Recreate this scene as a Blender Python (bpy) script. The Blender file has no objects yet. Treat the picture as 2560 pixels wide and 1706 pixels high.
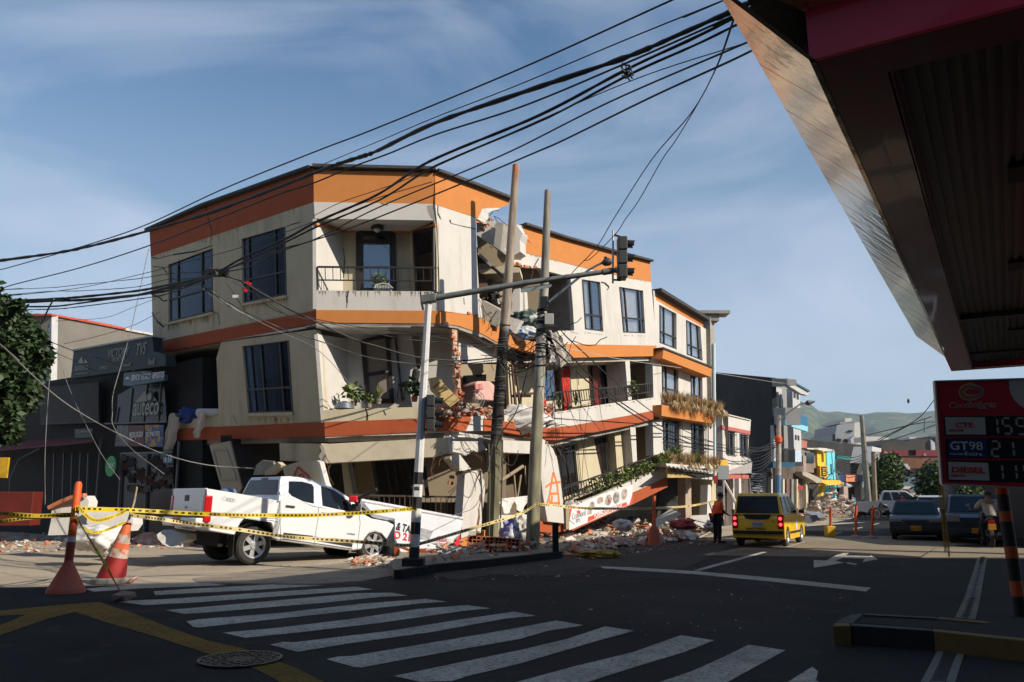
import bpy,bmesh,math,random
from mathutils import Vector,Matrix,geometry
R=math.radians
# ---------------------------------------------------------------- camera, sky, sun, exposure
scn=bpy.context.scene
FPX,CXP,CYP=2013.0,1280.0,853.0
PITCH=R(10.88)
CAM=Vector((0, 0,1.5))
cd=bpy.data.cameras.new('camera');cam=bpy.data.objects.new('camera',cd);scn.collection.objects.link(cam)
cd.sensor_width=36;cd.lens=36*FPX/2560;cd.clip_start=.1;cd.clip_end=6000
cam.location=CAM;cam.rotation_euler=(R(90)+PITCH, 0,0);scn.camera=cam
SUN=Vector((1.0,-.52, .71)).normalized()
elev=math.asin(SUN.z);azim=math.atan2(SUN.x,SUN.y)
w=bpy.data.worlds.new("World");scn.world=w;w.use_nodes=True
nt=w.node_tree;N=nt.nodes;L=nt.links;bg=N['Background']
sky=N.new('ShaderNodeTexSky');sky.sky_type='NISHITA';sky.sun_disc=False
sky.sun_elevation=elev;sky.sun_rotation=azim;sky.air_density=1.25;sky.dust_density=.6;sky.ozone_density=2.0;sky.altitude=300
tc=N.new('ShaderNodeTexCoord');mp=N.new('ShaderNodeMapping');mp.inputs['Scale'].default_value=(1.1,.9,3.2);mp.inputs['Rotation'].default_value=(0,R(24),R(20))
no=N.new('ShaderNodeTexNoise');no.inputs['Scale'].default_value=1.7;no.inputs['Detail'].default_value=9;no.inputs['Roughness'].default_value=.52;no.inputs['Distortion'].default_value=.7
cr=N.new('ShaderNodeValToRGB');cr.color_ramp.elements[0].position=.44;cr.color_ramp.elements[1].position=.68
cr.color_ramp.elements[1].color=(.6,.6,.6, 1)
mx=N.new('ShaderNodeMixRGB');mx.inputs[2].default_value=(5.8,6.4,7.9,1)
hsv=N.new('ShaderNodeHueSaturation');hsv.inputs['Saturation'].default_value=1.22;hsv.inputs['Value'].default_value=1.0
sx=N.new('ShaderNodeSeparateXYZ');L.new(tc.outputs['Generated'],sx.inputs[0]);hz=N.new('ShaderNodeMapRange');hz.inputs[1].default_value=.0;hz.inputs[2].default_value=.55;hz.inputs[3].default_value=.85;hz.inputs[4].default_value=0.0;hz.interpolation_type='SMOOTHSTEP'
L.new(sx.outputs['Z'],hz.inputs[0]);mh=N.new('ShaderNodeMixRGB');mh.inputs[2].default_value=(4.2,5.2,6.7, 1);L.new(hz.outputs[0],mh.inputs[0])
L.new(tc.outputs['Generated'],mp.inputs['Vector']);L.new(mp.outputs[0],no.inputs['Vector']);L.new(no.outputs['Fac'],cr.inputs[0])
L.new(sky.outputs[0], hsv.inputs['Color']);L.new(hsv.outputs[0],mh.inputs[1]);L.new(mh.outputs[0], mx.inputs[1]);L.new(cr.outputs[0], mx.inputs[0]);L.new(mx.outputs[0], bg.inputs['Color'])
bg.inputs['Strength'].default_value=.090
sl=bpy.data.lights.new('sun','SUN');so=bpy.data.objects.new('sun',sl);scn.collection.objects.link(so)
sl.energy=5.0;sl.angle=R(.53);sl.color=(1, .905,.76);so.rotation_euler=SUN.to_track_quat('Z','Y').to_euler()
vs=scn.view_settings;vs.view_transform='Standard';vs.look='None';vs.exposure=.35;vs.gamma=1
col=scn.collection
# ---------------------------------------------------------------- pixel helpers (source pixels of the photograph)
cP,sP=math.cos(PITCH),math.sin(PITCH)
def K(x0,y0,s):return lambda x,y:(x0+x*s,y0+y*s)
S_=K(0, 0,1);D=K(0,0, 1.088)
B1=K(0, 380,.38265);B2=K(0,780,.29749);B3=K(0,1100,.38647);B4=K(700,380,.29979);B5=K(700,780,.29749);B6=K(600,1050,.29749)
C1=K(1150,400, .28698);C2=K(1150,780,.26786);C3=K(1150,1080,.27624);C4=K(1650,900,.2551);C5=K(1750,1150,.27624);C6=K(1960,900, .51414);C7=K(1780,0, .61224)
E1=K(500,1380, .34);E2=K(1200,1380, .425);E3=K(1000,430, .2551);E4=K(380,1150,.26349);E5=K(1040,1100,.19133)
def ray(p):
 u=(p[0]-CXP)/FPX;v=(CYP-p[1])/FPX
 return Vector((u,cP-v*sP,sP+v*cP))
def G(p,z=0.0):
 d=ray(p);return CAM+d*((z-CAM.z)/d.z)
def V(p,Y):
 d=ray(p);return CAM+d*(Y/d.y)
def pxm(Y):return FPX/Y
class Plane:
 def __init__(s,a,b,c):
  s.o=Vector(a);s.n=(Vector(b)-s.o).cross(Vector(c)-s.o).normalized()
  if s.n.dot(CAM-s.o)<0:s.n=-s.n
 def hit(s,p):
  d=ray(p);return CAM+d*((s.o-CAM).dot(s.n)/d.dot(s.n))
 def off(s,d):
  q=Plane.__new__(Plane);q.n=s.n.copy();q.o=s.o-s.n*d;return q
def vplane(a,b):return Plane(a,b,Vector(a)+Vector((0,0,1)))
# ---------------------------------------------------------------- mesh builder
class MB:
 def __init__(s):s.v=[];s.f=[];s.m=[]
 def add(s,vs, fs,m=0):
  o=len(s.v);s.v+=[Vector(q)for q in vs];s.f+=[tuple(i+o for i in f)for f in fs];s.m+=[m]*len(fs);return s
 def hexa(s,a, b,m=0):
  return s.add(list(a)+list(b),[(0, 3,2,1),(4,5,6,7),(0, 1,5,4),(1,2,6,5),(2, 3,7,6),(3,0,4,7)],m)
 def box(s,c,d,rot=None,m=0):
  c=Vector(c);x,y,z=d[0]/2,d[1]/2,d[2]/2
  q=[Vector(t)for t in((-x,-y,-z),(x,-y,-z),(x,y, -z),(-x,y,-z),(-x,-y,z),(x, -y,z), (x,y,z),(-x,y,z))]
  if rot is not None:q=[rot@t for t in q]
  q=[t+c for t in q];return s.hexa(q[:4],q[4:],m)
 def bar(s,p,q,w,d,n, m=0):
  p,q,n=Vector(p),Vector(q), Vector(n).normalized();a=(q-p).normalized();sd=a.cross(n).normalized();n2=sd.cross(a)
  r=[sd*(w/2)+n2*(d/2),sd*(-w/2)+n2*(d/2), sd*(-w/2)-n2*(d/2),sd*(w/2)-n2*(d/2)]
  return s.hexa([p+t for t in r],[q+t for t in r],m)
 def tube(s,pts,r,n=8,m=0,caps=True):
  pts=[Vector(p)for p in pts];rs=r if isinstance(r,(list,tuple))else[r]*len(pts)
  o=len(s.v);up=Vector((0,0, 1));prev=None
  for i,p in enumerate(pts):
   t=(pts[min(i+1,len(pts)-1)]-pts[max(i-1,0)])
   t=t.normalized()if t.length>1e-9 else Vector((0,0,1))
   if prev is None:
    a=t.cross(up if abs(t.z)<.9 else Vector((1,0, 0))).normalized()
   else:
    a=(prev-t*prev.dot(t));a=a.normalized()if a.length>1e-6 else t.cross(up).normalized()
   prev=a;b=t.cross(a)
   for k in range(n):
    an=2*math.pi*k/n;s.v.append(p+(a*math.cos(an)+b*math.sin(an))*rs[i])
  for i in range(len(pts)-1):
   for k in range(n):
    s.f.append((o+i*n+k,o+i*n+(k+1)%n,o+(i+1)*n+(k+1)%n, o+(i+1)*n+k));s.m.append(m)
  if caps:
   s.f.append(tuple(o+k for k in range(n))[::-1]);s.f.append(tuple(o+(len(pts)-1)*n+k for k in range(n)));s.m+=[m,m]
  return s
 def lathe(s,prof,base=(0,0, 0),axis=(0,0, 1),n=16,m=0,ref=None,caps=True):
  base=Vector(base);ax=Vector(axis).normalized();a=ax.cross(Vector(ref)if ref else(Vector((1,0,0))if abs(ax.x)<.9 else Vector((0,1,0)))).normalized();b=ax.cross(a)
  o=len(s.v)
  for(r,h)in prof:
   for k in range(n):
    an=2*math.pi*k/n;s.v.append(base+ax*h+(a*math.cos(an)+b*math.sin(an))*max(r,1e-4))
  for i in range(len(prof)-1):
   for k in range(n):s.f.append((o+i*n+k,o+i*n+(k+1)%n,o+(i+1)*n+(k+1)%n,o+(i+1)*n+k));s.m.append(m)
  if caps:s.f.append(tuple(o+k for k in range(n))[::-1]);s.f.append(tuple(o+(len(prof)-1)*n+k for k in range(n)));s.m+=[m,m]
  return s
 def prism(s,outer,ext,holes=(),m=0):
  outer=[Vector(p)for p in outer];holes=[[Vector(p)for p in h]for h in holes];ext=Vector(ext)
  n=geometry.normal(outer)if len(outer)>3 else(outer[1]-outer[0]).cross(outer[2]-outer[0])
  n=Vector(n).normalized();a=(outer[1]-outer[0]).normalized();b=n.cross(a)
  to2=lambda p:Vector(((p-outer[0]).dot(a),(p-outer[0]).dot(b), 0))
  loops=[outer]+holes;tri=geometry.tessellate_polygon([[to2(p)for p in l]for l in loops])
  flat=[p for l in loops for p in l];k=len(flat);o=len(s.v)
  s.v+=flat+[p+ext for p in flat]
  for t in tri:
   s.f.append((o+t[0],o+t[1],o+t[2]));s.f.append((o+k+t[2],o+k+t[1],o+k+t[0]));s.m+=[m,m]
  i0=0
  for l in loops:
   c=len(l)
   for i in range(c):
    j=(i+1)%c;s.f.append((o+i0+i,o+i0+j,o+k+i0+j, o+k+i0+i));s.m.append(m)
   i0+=c
  return s
 def sheet(s,outer,m=0):
  outer=[Vector(p)for p in outer]
  tri=geometry.tessellate_polygon([[Vector((p.x,p.y,0))for p in outer]])
  return s.add(outer, [tuple(t)for t in tri],m)
 def chunk(s,c,size,rng,m=0, n=9):
  c=Vector(c);bm=bmesh.new()
  rot=Matrix.Rotation(rng.uniform(0,6.28), 3,'Z')@Matrix.Rotation(rng.uniform(-.5,.5),3,'X')@Matrix.Rotation(rng.uniform(-.4,.4),3,'Y')
  for i in range(n):
   q=Vector([rng.choice((-1, 1))*rng.uniform(.55, 1)*size[k]/2 for k in range(3)]);bm.verts.new(c+rot@q)
  bmesh.ops.convex_hull(bm,input=bm.verts);bm.verts.index_update()
  vs=[v.co.copy()for v in bm.verts if v.link_faces];ix={v.index:i for i,v in enumerate([v for v in bm.verts if v.link_faces])}
  fs=[tuple(ix[v.index]for v in f.verts)for f in bm.faces];bm.free();return s.add(vs,fs,m)
 def xf(s,M):s.v=[M@q for q in s.v];return s
 def build(s,name,mats,parent=None, world=True,smooth=None,bevel=0,subd=0,loc=None):
  me=bpy.data.meshes.new(name);off=Vector((0,0,0))
  if parent is not None and world:off=wloc(parent)
  if loc is not None:off=Vector(loc)
  me.from_pydata([tuple(q-off)for q in s.v],[],s.f)
  bm=bmesh.new();bm.from_mesh(me);bmesh.ops.recalc_face_normals(bm,faces=bm.faces)
  bm.to_mesh(me);bm.free()
  mats=mats if isinstance(mats,(list,tuple))else[mats]
  for q in mats:me.materials.append(q)
  me.polygons.foreach_set('material_index',s.m[:len(me.polygons)])
  if smooth is not None:
   me.polygons.foreach_set('use_smooth',[True]*len(me.polygons));me.set_sharp_from_angle(angle=R(smooth))
  o=bpy.data.objects.new(name,me);col.objects.link(o)
  if parent is not None:o.parent=parent
  elif loc is not None:o.location=loc
  if bevel:
   b=o.modifiers.new('bevel','BEVEL');b.width=bevel;b.segments=3;b.limit_method='ANGLE';b.angle_limit=R(35)
  if subd:
   b=o.modifiers.new('sub','SUBSURF');b.levels=subd;b.render_levels=subd
  return o
def wloc(o):
 q=Vector(o.location)
 while o.parent is not None:o=o.parent;q+=Vector(o.location)
 return q
def tag(o,label=None, cat=None,group=None, kind=None):
 if label:o['label']=label
 if cat:o['category']=cat
 if group:o['group']=group
 if kind:o['kind']=kind
 return o
def thing(name,label, cat,loc=(0,0, 0),rot=(0,0,0),group=None):
 o=bpy.data.objects.new(name,None);col.objects.link(o);o.location=loc;o.rotation_euler=rot;o.empty_display_size=.2
 return tag(o, label, cat,group)
def struct(o):o['kind']='structure';return o
def copy_tree(o,parent=None):
 c=o.copy();col.objects.link(c)
 if parent is not None:c.parent=parent
 for ch in list(o.children):copy_tree(ch,c)
 return c
def lerp(a,b,t):return a+(b-a)*t
def qpt(q,s,t):return lerp(lerp(q[0],q[1], s),lerp(q[3], q[2],s),t)
def pts(k,pl,l):return[pl.hit(k(*p))for p in l]
# ---------------------------------------------------------------- materials
MATS={}
def mat(key,c, rough=.8,var=.12,scale=2.0, bump=.0,bscale=60,metal=0,streak=0,dirt=None,dscale=.8, damt=.5,spec=.4,coat=0,emis=None,dlo=.5,dhi=.75):
 if key in MATS:return MATS[key]
 m=bpy.data.materials.new(key);m.use_nodes=True;nt=m.node_tree;N=nt.nodes;L=nt.links;b=N['Principled BSDF']
 b.inputs['Roughness'].default_value=rough;b.inputs['Metallic'].default_value=metal;b.inputs['Specular IOR Level'].default_value=spec
 b.inputs['Coat Weight'].default_value=coat;b.inputs['Coat Roughness'].default_value=.05
 tc=N.new('ShaderNodeTexCoord');out=None
 n1=N.new('ShaderNodeTexNoise');n1.inputs['Scale'].default_value=scale;n1.inputs['Detail'].default_value=8;n1.inputs['Roughness'].default_value=.62
 L.new(tc.outputs['Object'], n1.inputs['Vector'])
 r=N.new('ShaderNodeMapRange');r.inputs[1].default_value=.3;r.inputs[2].default_value=.7;r.inputs[3].default_value=1-var;r.inputs[4].default_value=1+var
 L.new(n1.outputs['Fac'],r.inputs[0])
 mu=N.new('ShaderNodeMixRGB');mu.blend_type='MULTIPLY';mu.inputs[0].default_value=1;mu.inputs[1].default_value=(*c,1)
 L.new(r.outputs[0],mu.inputs[2]);out=mu.outputs[0]
 if dirt is not None:
  n2=N.new('ShaderNodeTexNoise');n2.inputs['Scale'].default_value=dscale;n2.inputs['Detail'].default_value=7;n2.inputs['Roughness'].default_value=.7
  if streak:
   mp=N.new('ShaderNodeMapping');mp.inputs['Scale'].default_value=(1,1,streak);L.new(tc.outputs['Object'],mp.inputs[0]);L.new(mp.outputs[0], n2.inputs['Vector'])
  else:L.new(tc.outputs['Object'],n2.inputs['Vector'])
  r2=N.new('ShaderNodeMapRange');r2.inputs[1].default_value=dlo;r2.inputs[2].default_value=dhi;r2.inputs[4].default_value=damt
  L.new(n2.outputs['Fac'],r2.inputs[0]);m2=N.new('ShaderNodeMixRGB');m2.inputs[2].default_value=(*dirt,1)
  L.new(r2.outputs[0],m2.inputs[0]);L.new(out,m2.inputs[1]);out=m2.outputs[0]
 L.new(out,b.inputs['Base Color'])
 if bump:
  n3=N.new('ShaderNodeTexNoise');n3.inputs['Scale'].default_value=bscale;n3.inputs['Detail'].default_value=5
  L.new(tc.outputs['Object'],n3.inputs['Vector']);bp=N.new('ShaderNodeBump');bp.inputs['Strength'].default_value=1;bp.inputs['Distance'].default_value=bump
  L.new(n3.outputs['Fac'],bp.inputs['Height']);L.new(bp.outputs[0],b.inputs['Normal'])
 if emis:b.inputs['Emission Color'].default_value=(*emis[0],1);b.inputs['Emission Strength'].default_value=emis[1]
 MATS[key]=m;return m
def glassmat(key,tint,refl=.5,rough=.03,ior=1.5,through=.85):
 if key in MATS:return MATS[key]
 m=bpy.data.materials.new(key);m.use_nodes=True;nt=m.node_tree;N=nt.nodes;L=nt.links
 for n in list(N):N.remove(n)
 o=N.new('ShaderNodeOutputMaterial');t=N.new('ShaderNodeBsdfTransparent');t.inputs[0].default_value=(*tint,1)
 g=N.new('ShaderNodeBsdfGlossy');g.inputs['Roughness'].default_value=rough;g.inputs[0].default_value=(.9, .95,1, 1)
 lf_=N.new('ShaderNodeLayerWeight');lf_.inputs['Blend'].default_value=.5;lw=N.new('ShaderNodeMath');lw.operation='POWER';lw.inputs[1].default_value=3.2;L.new(lf_.outputs['Facing'],lw.inputs[0])
 ad=N.new('ShaderNodeMath');ad.operation='ADD';ad.inputs[1].default_value=refl;ad.use_clamp=True
 mx=N.new('ShaderNodeMixShader');L.new(lw.outputs[0],ad.inputs[0]);L.new(ad.outputs[0],mx.inputs[0]);L.new(t.outputs[0],mx.inputs[1]);L.new(g.outputs[0],mx.inputs[2]);L.new(mx.outputs[0],o.inputs[0])
 MATS[key]=m;return m
CREAM=mat('cream_render',(.50,.435, .30),.9,.09,1.2,.004,40,dirt=(.20, .17,.12),dscale=2.2, streak=.12,damt=.6,dlo=.5,dhi=.78)
WHITEP=mat('white_plaster',(.53,.505,.47), .9,.06,1.5,.004,40,dirt=(.33,.29,.23),dscale=2.0,streak=.12,damt=.6,dlo=.52, dhi=.78)
ORANGE=mat('orange_paint',(.50,.185,.045), .85,.08,3,.005,50,dirt=(.35,.13,.04),dscale=1.5, damt=.4)
TERRA=mat('terracotta_and_shaded_orange',(.34,.070,.020),.85, .08,3, .004,50,dirt=(.3,.1, .05),dscale=1.5,damt=.4)  # terracotta paint; on the left facade it also holds the orange's shade
CONC=mat('raw_concrete',(.30,.28,.25),.95, .15,3, .01,30,dirt=(.14,.12,.1),dscale=4, damt=.6)
CONCW=mat('pale_broken_plaster',(.55,.52,.47),.95,.12,3, .01,30,dirt=(.3,.26, .22),dscale=4,damt=.6)
BRICK=mat('red_clay_brick',(.50,.17,.08),.9,.2,8, .01,40,dirt=(.5,.42, .36),dscale=6,damt=.5)
BRICKW=mat('red_brick_with_mortar', (.45,.19,.1), .9,.25,10,.01,40,dirt=(.55, .5,.45),dscale=9,damt=.8,dlo=.45,dhi=.6)
TAN=mat('tan_room_wall',(.30,.24,.165),.9, .1,2,.003,40, dirt=(.14,.11,.08),dscale=2,damt=.5)
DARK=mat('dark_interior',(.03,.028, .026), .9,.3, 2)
BLACKM=mat('dark_bronze_metal',(.035,.03,.028),.5,.15,6, metal=.3)
ROOFB=mat('black_roof_flashing',(.045,.043,.042), .8,.3, 6,.01, 20)
GLASS=glassmat('window_glass',(.86, .88,.9),.14)
GLASSD=glassmat('dark_window_glass',(.12,.13,.15),.05);GLASSB=glassmat('blue_dark_glass_pane',(.5, .62,.8),-.05, ior=1.3)
CURT=mat('pale_curtain',(.60,.56,.52),.9,.12,4,.02,12)
CURTR=mat('red_curtain',(.62,.05,.035),.8, .15,5, .02,12)
CURTB=mat('brown_curtain',(.16,.075,.05),.9,.2,5, .02,12)
# ---------------------------------------------------------------- ground
def groundmat(key,c1, c2,c3, sc=.35,bump=.012,rough=.9,grain=1.0,wear=0):
 m=bpy.data.materials.new(key);m.use_nodes=True;nt=m.node_tree;N=nt.nodes;L=nt.links;b=N['Principled BSDF']
 b.inputs['Roughness'].default_value=rough;b.inputs['Specular IOR Level'].default_value=.12
 tc=N.new('ShaderNodeTexCoord')
 def noise(s,d=8,r=.6,vec=None):
  n=N.new('ShaderNodeTexNoise');n.inputs['Scale'].default_value=s;n.inputs['Detail'].default_value=d;n.inputs['Roughness'].default_value=r;L.new(vec or tc.outputs['Object'],n.inputs['Vector']);return n.outputs['Fac']
 def rng(x,a,b_,lo=0, hi=1):
  r=N.new('ShaderNodeMapRange');r.inputs[1].default_value=a;r.inputs[2].default_value=b_;r.inputs[3].default_value=lo;r.inputs[4].default_value=hi;L.new(x,r.inputs[0]);return r.outputs[0]
 m1=N.new('ShaderNodeMixRGB');m1.inputs[1].default_value=(*c1,1);m1.inputs[2].default_value=(*c2,1);L.new(rng(noise(sc),.38,.66),m1.inputs[0])
 m2=N.new('ShaderNodeMixRGB');m2.inputs[2].default_value=(*c3,1);L.new(rng(noise(sc*(4.3+wear*6),10,.75), .56-.06*wear, .72-.07*wear, 0,.7+.15*wear),m2.inputs[0]);L.new(m1.outputs[0],m2.inputs[1])
 m3=N.new('ShaderNodeMixRGB');m3.blend_type='MULTIPLY';m3.inputs[0].default_value=1;L.new(m2.outputs[0],m3.inputs[1]);L.new(rng(noise(70,3), .3,.7, 1-.45*grain,1+.45*grain),m3.inputs[2])
 L.new(m3.outputs[0], b.inputs['Base Color'])
 bp=N.new('ShaderNodeBump');bp.inputs['Distance'].default_value=bump;L.new(noise(55, 4),bp.inputs['Height']);L.new(bp.outputs[0],b.inputs['Normal'])
 return m
GROUNDM=groundmat('dusty_old_street',(.42, .35,.265),(.31,.26,.20),(.52,.43,.32))
ASPH=groundmat('dark_asphalt',(.029,.030,.030),(.010,.0105,.011),(.075,.07,.06),.3,rough=.85)
ASPHD=groundmat('dusty_worn_asphalt',(.07, .06,.05),(.045,.042, .04),(.12,.085,.06), .5)
MARK=groundmat('worn_white_road_paint',(.50,.46,.38),(.34,.31,.26),(.07,.065, .06),1.6,.006,wear=1)
MARKY=groundmat('worn_yellow_road_paint',(.21,.12,.022), (.13,.08,.02),(.03,.028,.022),1.2, .006,wear=1)
KERBM=groundmat('dark_kerb_concrete',(.03, .03,.028),(.02,.02,.02),(.10,.085, .07),1.5)
PAVE=groundmat('dusty_pavement',(.30,.26,.2),(.2, .17,.14),(.42,.28,.2),1.0)
FORE=groundmat('forecourt_pavers',(.03,.03,.03),(.022,.023,.024),(.05, .047,.042),.5)
g=MB();n=60
for rr in(2500,):
 g.sheet([(-rr,-200,0),(rr,-200,0), (rr,rr,0),(-rr,rr,0)])
struct(g.build('ground',GROUNDM))
edge=[(-400,1478),(300,1464),(500,1460),(789,1462),(908, 1454), (993,1437),(1078,1421),(1200,1411),(1300, 1403), (1400, 1388), (1500, 1372), (1650, 1350), (1800, 1342)]
near=[G(p,.004)for p in edge]
far=[G(p,.004)for p in[(1990,1322), (2120, 1300), (2210, 1270), (2255, 1256)]]
rt=[G(p,.004)for p in[(2330, 1256), (2560, 1290), (2700, 1330)]]
a=MB();a.sheet([Vector((-9,-3,.004))]+near+far+rt+[Vector((14,12,.004)),Vector((14,-3,.004))])
struct(a.build('asphalt_road',ASPH))
FARR=groundmat('sunlit_dusty_asphalt',(.27,.225,.16),(.20,.17,.125),(.33,.28, .2),.4)  # dusty asphalt, lightened so the sunlight sits in its colour
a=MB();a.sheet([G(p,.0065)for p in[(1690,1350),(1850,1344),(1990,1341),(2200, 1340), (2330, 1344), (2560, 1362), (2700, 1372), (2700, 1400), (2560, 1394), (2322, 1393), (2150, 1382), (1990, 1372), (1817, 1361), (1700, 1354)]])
struct(a.build('sunlit_road_strip',FARR))  # pale sheet cut to the outline of the sunlit strip
a=MB();a.sheet([G(p,.008)for p in[(1090,1424),(1300,1407),(1400,1392), (1560, 1368), (1700, 1350), (1850, 1352), (1800, 1375), (1760, 1400), (1700, 1425), (1560, 1424), (1500, 1418), (1430, 1440), (1330, 1440), (1230, 1436), (1150, 1450), (1080, 1440)]])
struct(a.build('worn_asphalt_patch',ASPHD))
z=MB()
stripes=[[D(x, y)for x,y in[(195,1353),(330,1342),(480,1340),(520,1345),(330, 1352), (215,1360)]], [E1(*p)for p in[(-340,1e-9+290),(0,268),(520,240),(920, 246),(330,285),(0,300),(-330,318)]],[E1(*p)for p in[(-640,362),(-300, 350),(0,330), (600,290),(1150,256),(1268, 276),(700,318),(0,370),(-400,392)]],[E1(*p)for p in[(-250,428),(0,408),(700, 345),(1150,304),(1410,300), (1530, 322),(1340,330),(900,375),(0,450), (-120, 456)]],[E1(*p)for p in[(-100,510), (0,495),(600, 448),(1200,380),(1660,345), (1815, 367),(1640,377),(1150,430), (500,500),(0, 555),(-50,552)]],[E1(*p)for p in[(165,594),(600, 555),(1100,495),(1600,420), (1960, 392),(2140,415),(1950,432), (1300, 525),(700,595),(330, 632)]],[E1(*p)for p in[(515,682),(610,662),(700, 664),(1400,580),(1900,500), (2310, 440),(2470,470),(2250,490), (1700, 590),(1100,672),(720,735)]],[E2(*p)for p in[(-215,500+1),(-140,478),(0,447+10),(200,400),(490,394),(652, 416),(440,450),(200, 505),(0,552), (-60,566),(-120,540)]],[E2(*p)for p in[(-60,590),(0,621),(250, 560),(560,500),(810, 440),(995,465),(800, 510),(500,595),(200, 665),(0,712), (-170, 745),(-290,728)]],[E2(*p)for p in[(180,780),(500,690),(900,590),(1180,490),(1378,520),(1200,590), (950,665),(620,770), (400,830),(100,830)]],[E2(*p)for p in[(1000,785),(1250, 700),(1430,620),(1580,546), (1798, 578),(1640,665),(1430,780), (1200, 860),(850,860)]],[E2(*p)for p in[(1810,765),(1955,675), (2060, 765),(2100,860),(1650,860)]],]
stripes[7]=[E1(*p)for p in[(930,790),(1010,770),(1120,765),(1700,668), (2100, 600),(2353,555),(2620,505), (2820, 540),(2560,580),(2353,640), (1900, 720),(1400,810),(1190,850), (1130, 845)]]
stripes[8]=[E1(*p)for p in[(1425,912),(1560,885), (1900, 815),(2353,722),(2700,640), (2980, 548),(3190,580),(2900,660), (2353, 820),(2000,905),(1850,950), (1620, 955)]]
stripes[9]=[E2(*p)for p in[(200,770),(560, 672),(900,590),(1180,490),(1378,520),(1200,590), (950,665),(620,770), (400,850),(0, 850)]]
for s_ in stripes:z.sheet([G(p,.008)for p in s_])
struct(z.build('crosswalk_stripes', MARK))
y=MB()
y.sheet([G(B3(*p),.008)for p in[(-60,1113),(0,1105),(330,1072), (640,1048),(850,1118),(1100,1215), (1350, 1300), (1560, 1345), (1900, 1470), (2250, 1640), (2000, 1640), (1800, 1560), (1650, 1480), (1350, 1385), (1000, 1270), (700,1185),(485,1112),(300, 1160), (0,1265),(-100,1290),(-100, 1240), (0,1200),(170,1130), (0,1138),(-60,1145)]])
struct(y.build('yellow_box_marking',MARKY))
y=MB()
y.sheet([G(E2(*p),.010)for p in[(690,84),(900,92),(1250, 112),(1700,150),(2328,214), (2300, 236),(1700,174),(1250,130), (900,110),(720,96)]])
struct(y.build('stop_line',MARK))
y=MB()
y.sheet([G(E2(*p),.009)for p in[(1255,108),(1400, 68),(1660,0), (1690, 2),(1430,74), (1290, 112)]])
y.sheet([G(C5(*p),.009)for p in[(780,785), (935,738),(955,742), (800,790)]])
y.sheet([G(C5(*p),.009)for p in[(1385,622),(1470, 607),(1475,612),(1395,630)]])
y.sheet([G(C5(*p),.009)for p in[(1560,585),(1620, 572),(1625,576),(1570,590)]])
y.sheet([G(C5(*p),.009)for p in[(1215,662),(1280, 655),(1285,660),(1225,670)]])
y.sheet([G(C5(*p),.009)for p in[(945,590), (1300, 568),(1505,566),(1300,580), (960,600)]])
struct(y.build('lane_line',MARK))
y=MB()
y.sheet([G(C5(*p),.009)for p in[(1028,907),(1140, 912),(1230,862),(1300,842), (1350, 842),(1320,865),(1540,872), (1545, 862),(1612,900),(1470,925), (1490, 895),(1290,888),(1225,915), (1305, 930),(1150,958),(1030,975)]])
y.sheet([G(C5(*p),.009)for p in[(1315,935),(1340, 928),(1430,942),(1400,950)]])
struct(y.build('arrow_marking',MARK))
a=MB();fo=[(2300,1392),(2345,1366), (2560, 1352), (2720, 1352)]
a.sheet([G(p,.012)for p in[(2040,1700),(2075,1560),(2150,1490), (2230, 1430)]+fo]+[Vector((14,8,.012)),Vector((14,2,.012)),Vector((2.6,2,.012))])
struct(a.build('station_forecourt', FORE))
a=MB();a.sheet([G(p,.016)for p in[(2345,1366),(2560,1370),(2700,1378), (2700, 1404), (2560, 1398), (2300, 1396)]]);struct(a.build('sunlit_forecourt_strip',FARR))  # same painted sunlight carried on across the forecourt
kt=[(985,1427),(1040, 1419), (1078, 1412), (1200, 1401), (1300, 1390), (1392, 1380)]
PAVH=.15
front=[G(p,PAVH)for p in kt]
back=[G(p,PAVH)for p in[(1440,1352),(1560, 1322), (1700, 1308), (1760, 1296), (1700, 1282), (1300, 1290), (1150, 1330), (1010, 1380), (975,1405)]]
pv=MB();pv.prism([p for p in front+back],(0,0,-.16));struct(pv.build('pavement',PAVE))
kb=MB()
for i in range(len(front)-1):
 a_,b_=front[i],front[i+1];n_=(b_-a_).cross(Vector((0,0, 1))).normalized();n_=n_ if n_.y<0 else-n_
 q=[a_+n_*.16, b_+n_*.16,b_, a_];kb.hexa([Vector((t.x,t.y,-.01))for t in q],[Vector((t.x,t.y,PAVH+.012))for t in q])
struct(kb.build('kerb',KERBM))
rp=MB();rp.sheet([G(p,.010)for p in[(560,1436),(700,1420),(900, 1405), (990,1412),(1000,1436),(908,1452), (789,1460),(500,1458),(480, 1446)]])
struct(rp.build('pavement_ramp',PAVE))
tl=MB()
for l in([(280,125),(420,160),(560, 180),(720,195),(860, 196),(980,160),(1130,140)], [(0,160),(200,150),(420,120),(700, 84)]):
 P=[G(E2(*p),.0125)for p in l]
 for i in range(len(P)-1):tl.bar(P[i],P[i+1],.025,.003,(0,0,1))
struct(tl.build('tar_seams', ROOFB))
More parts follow.
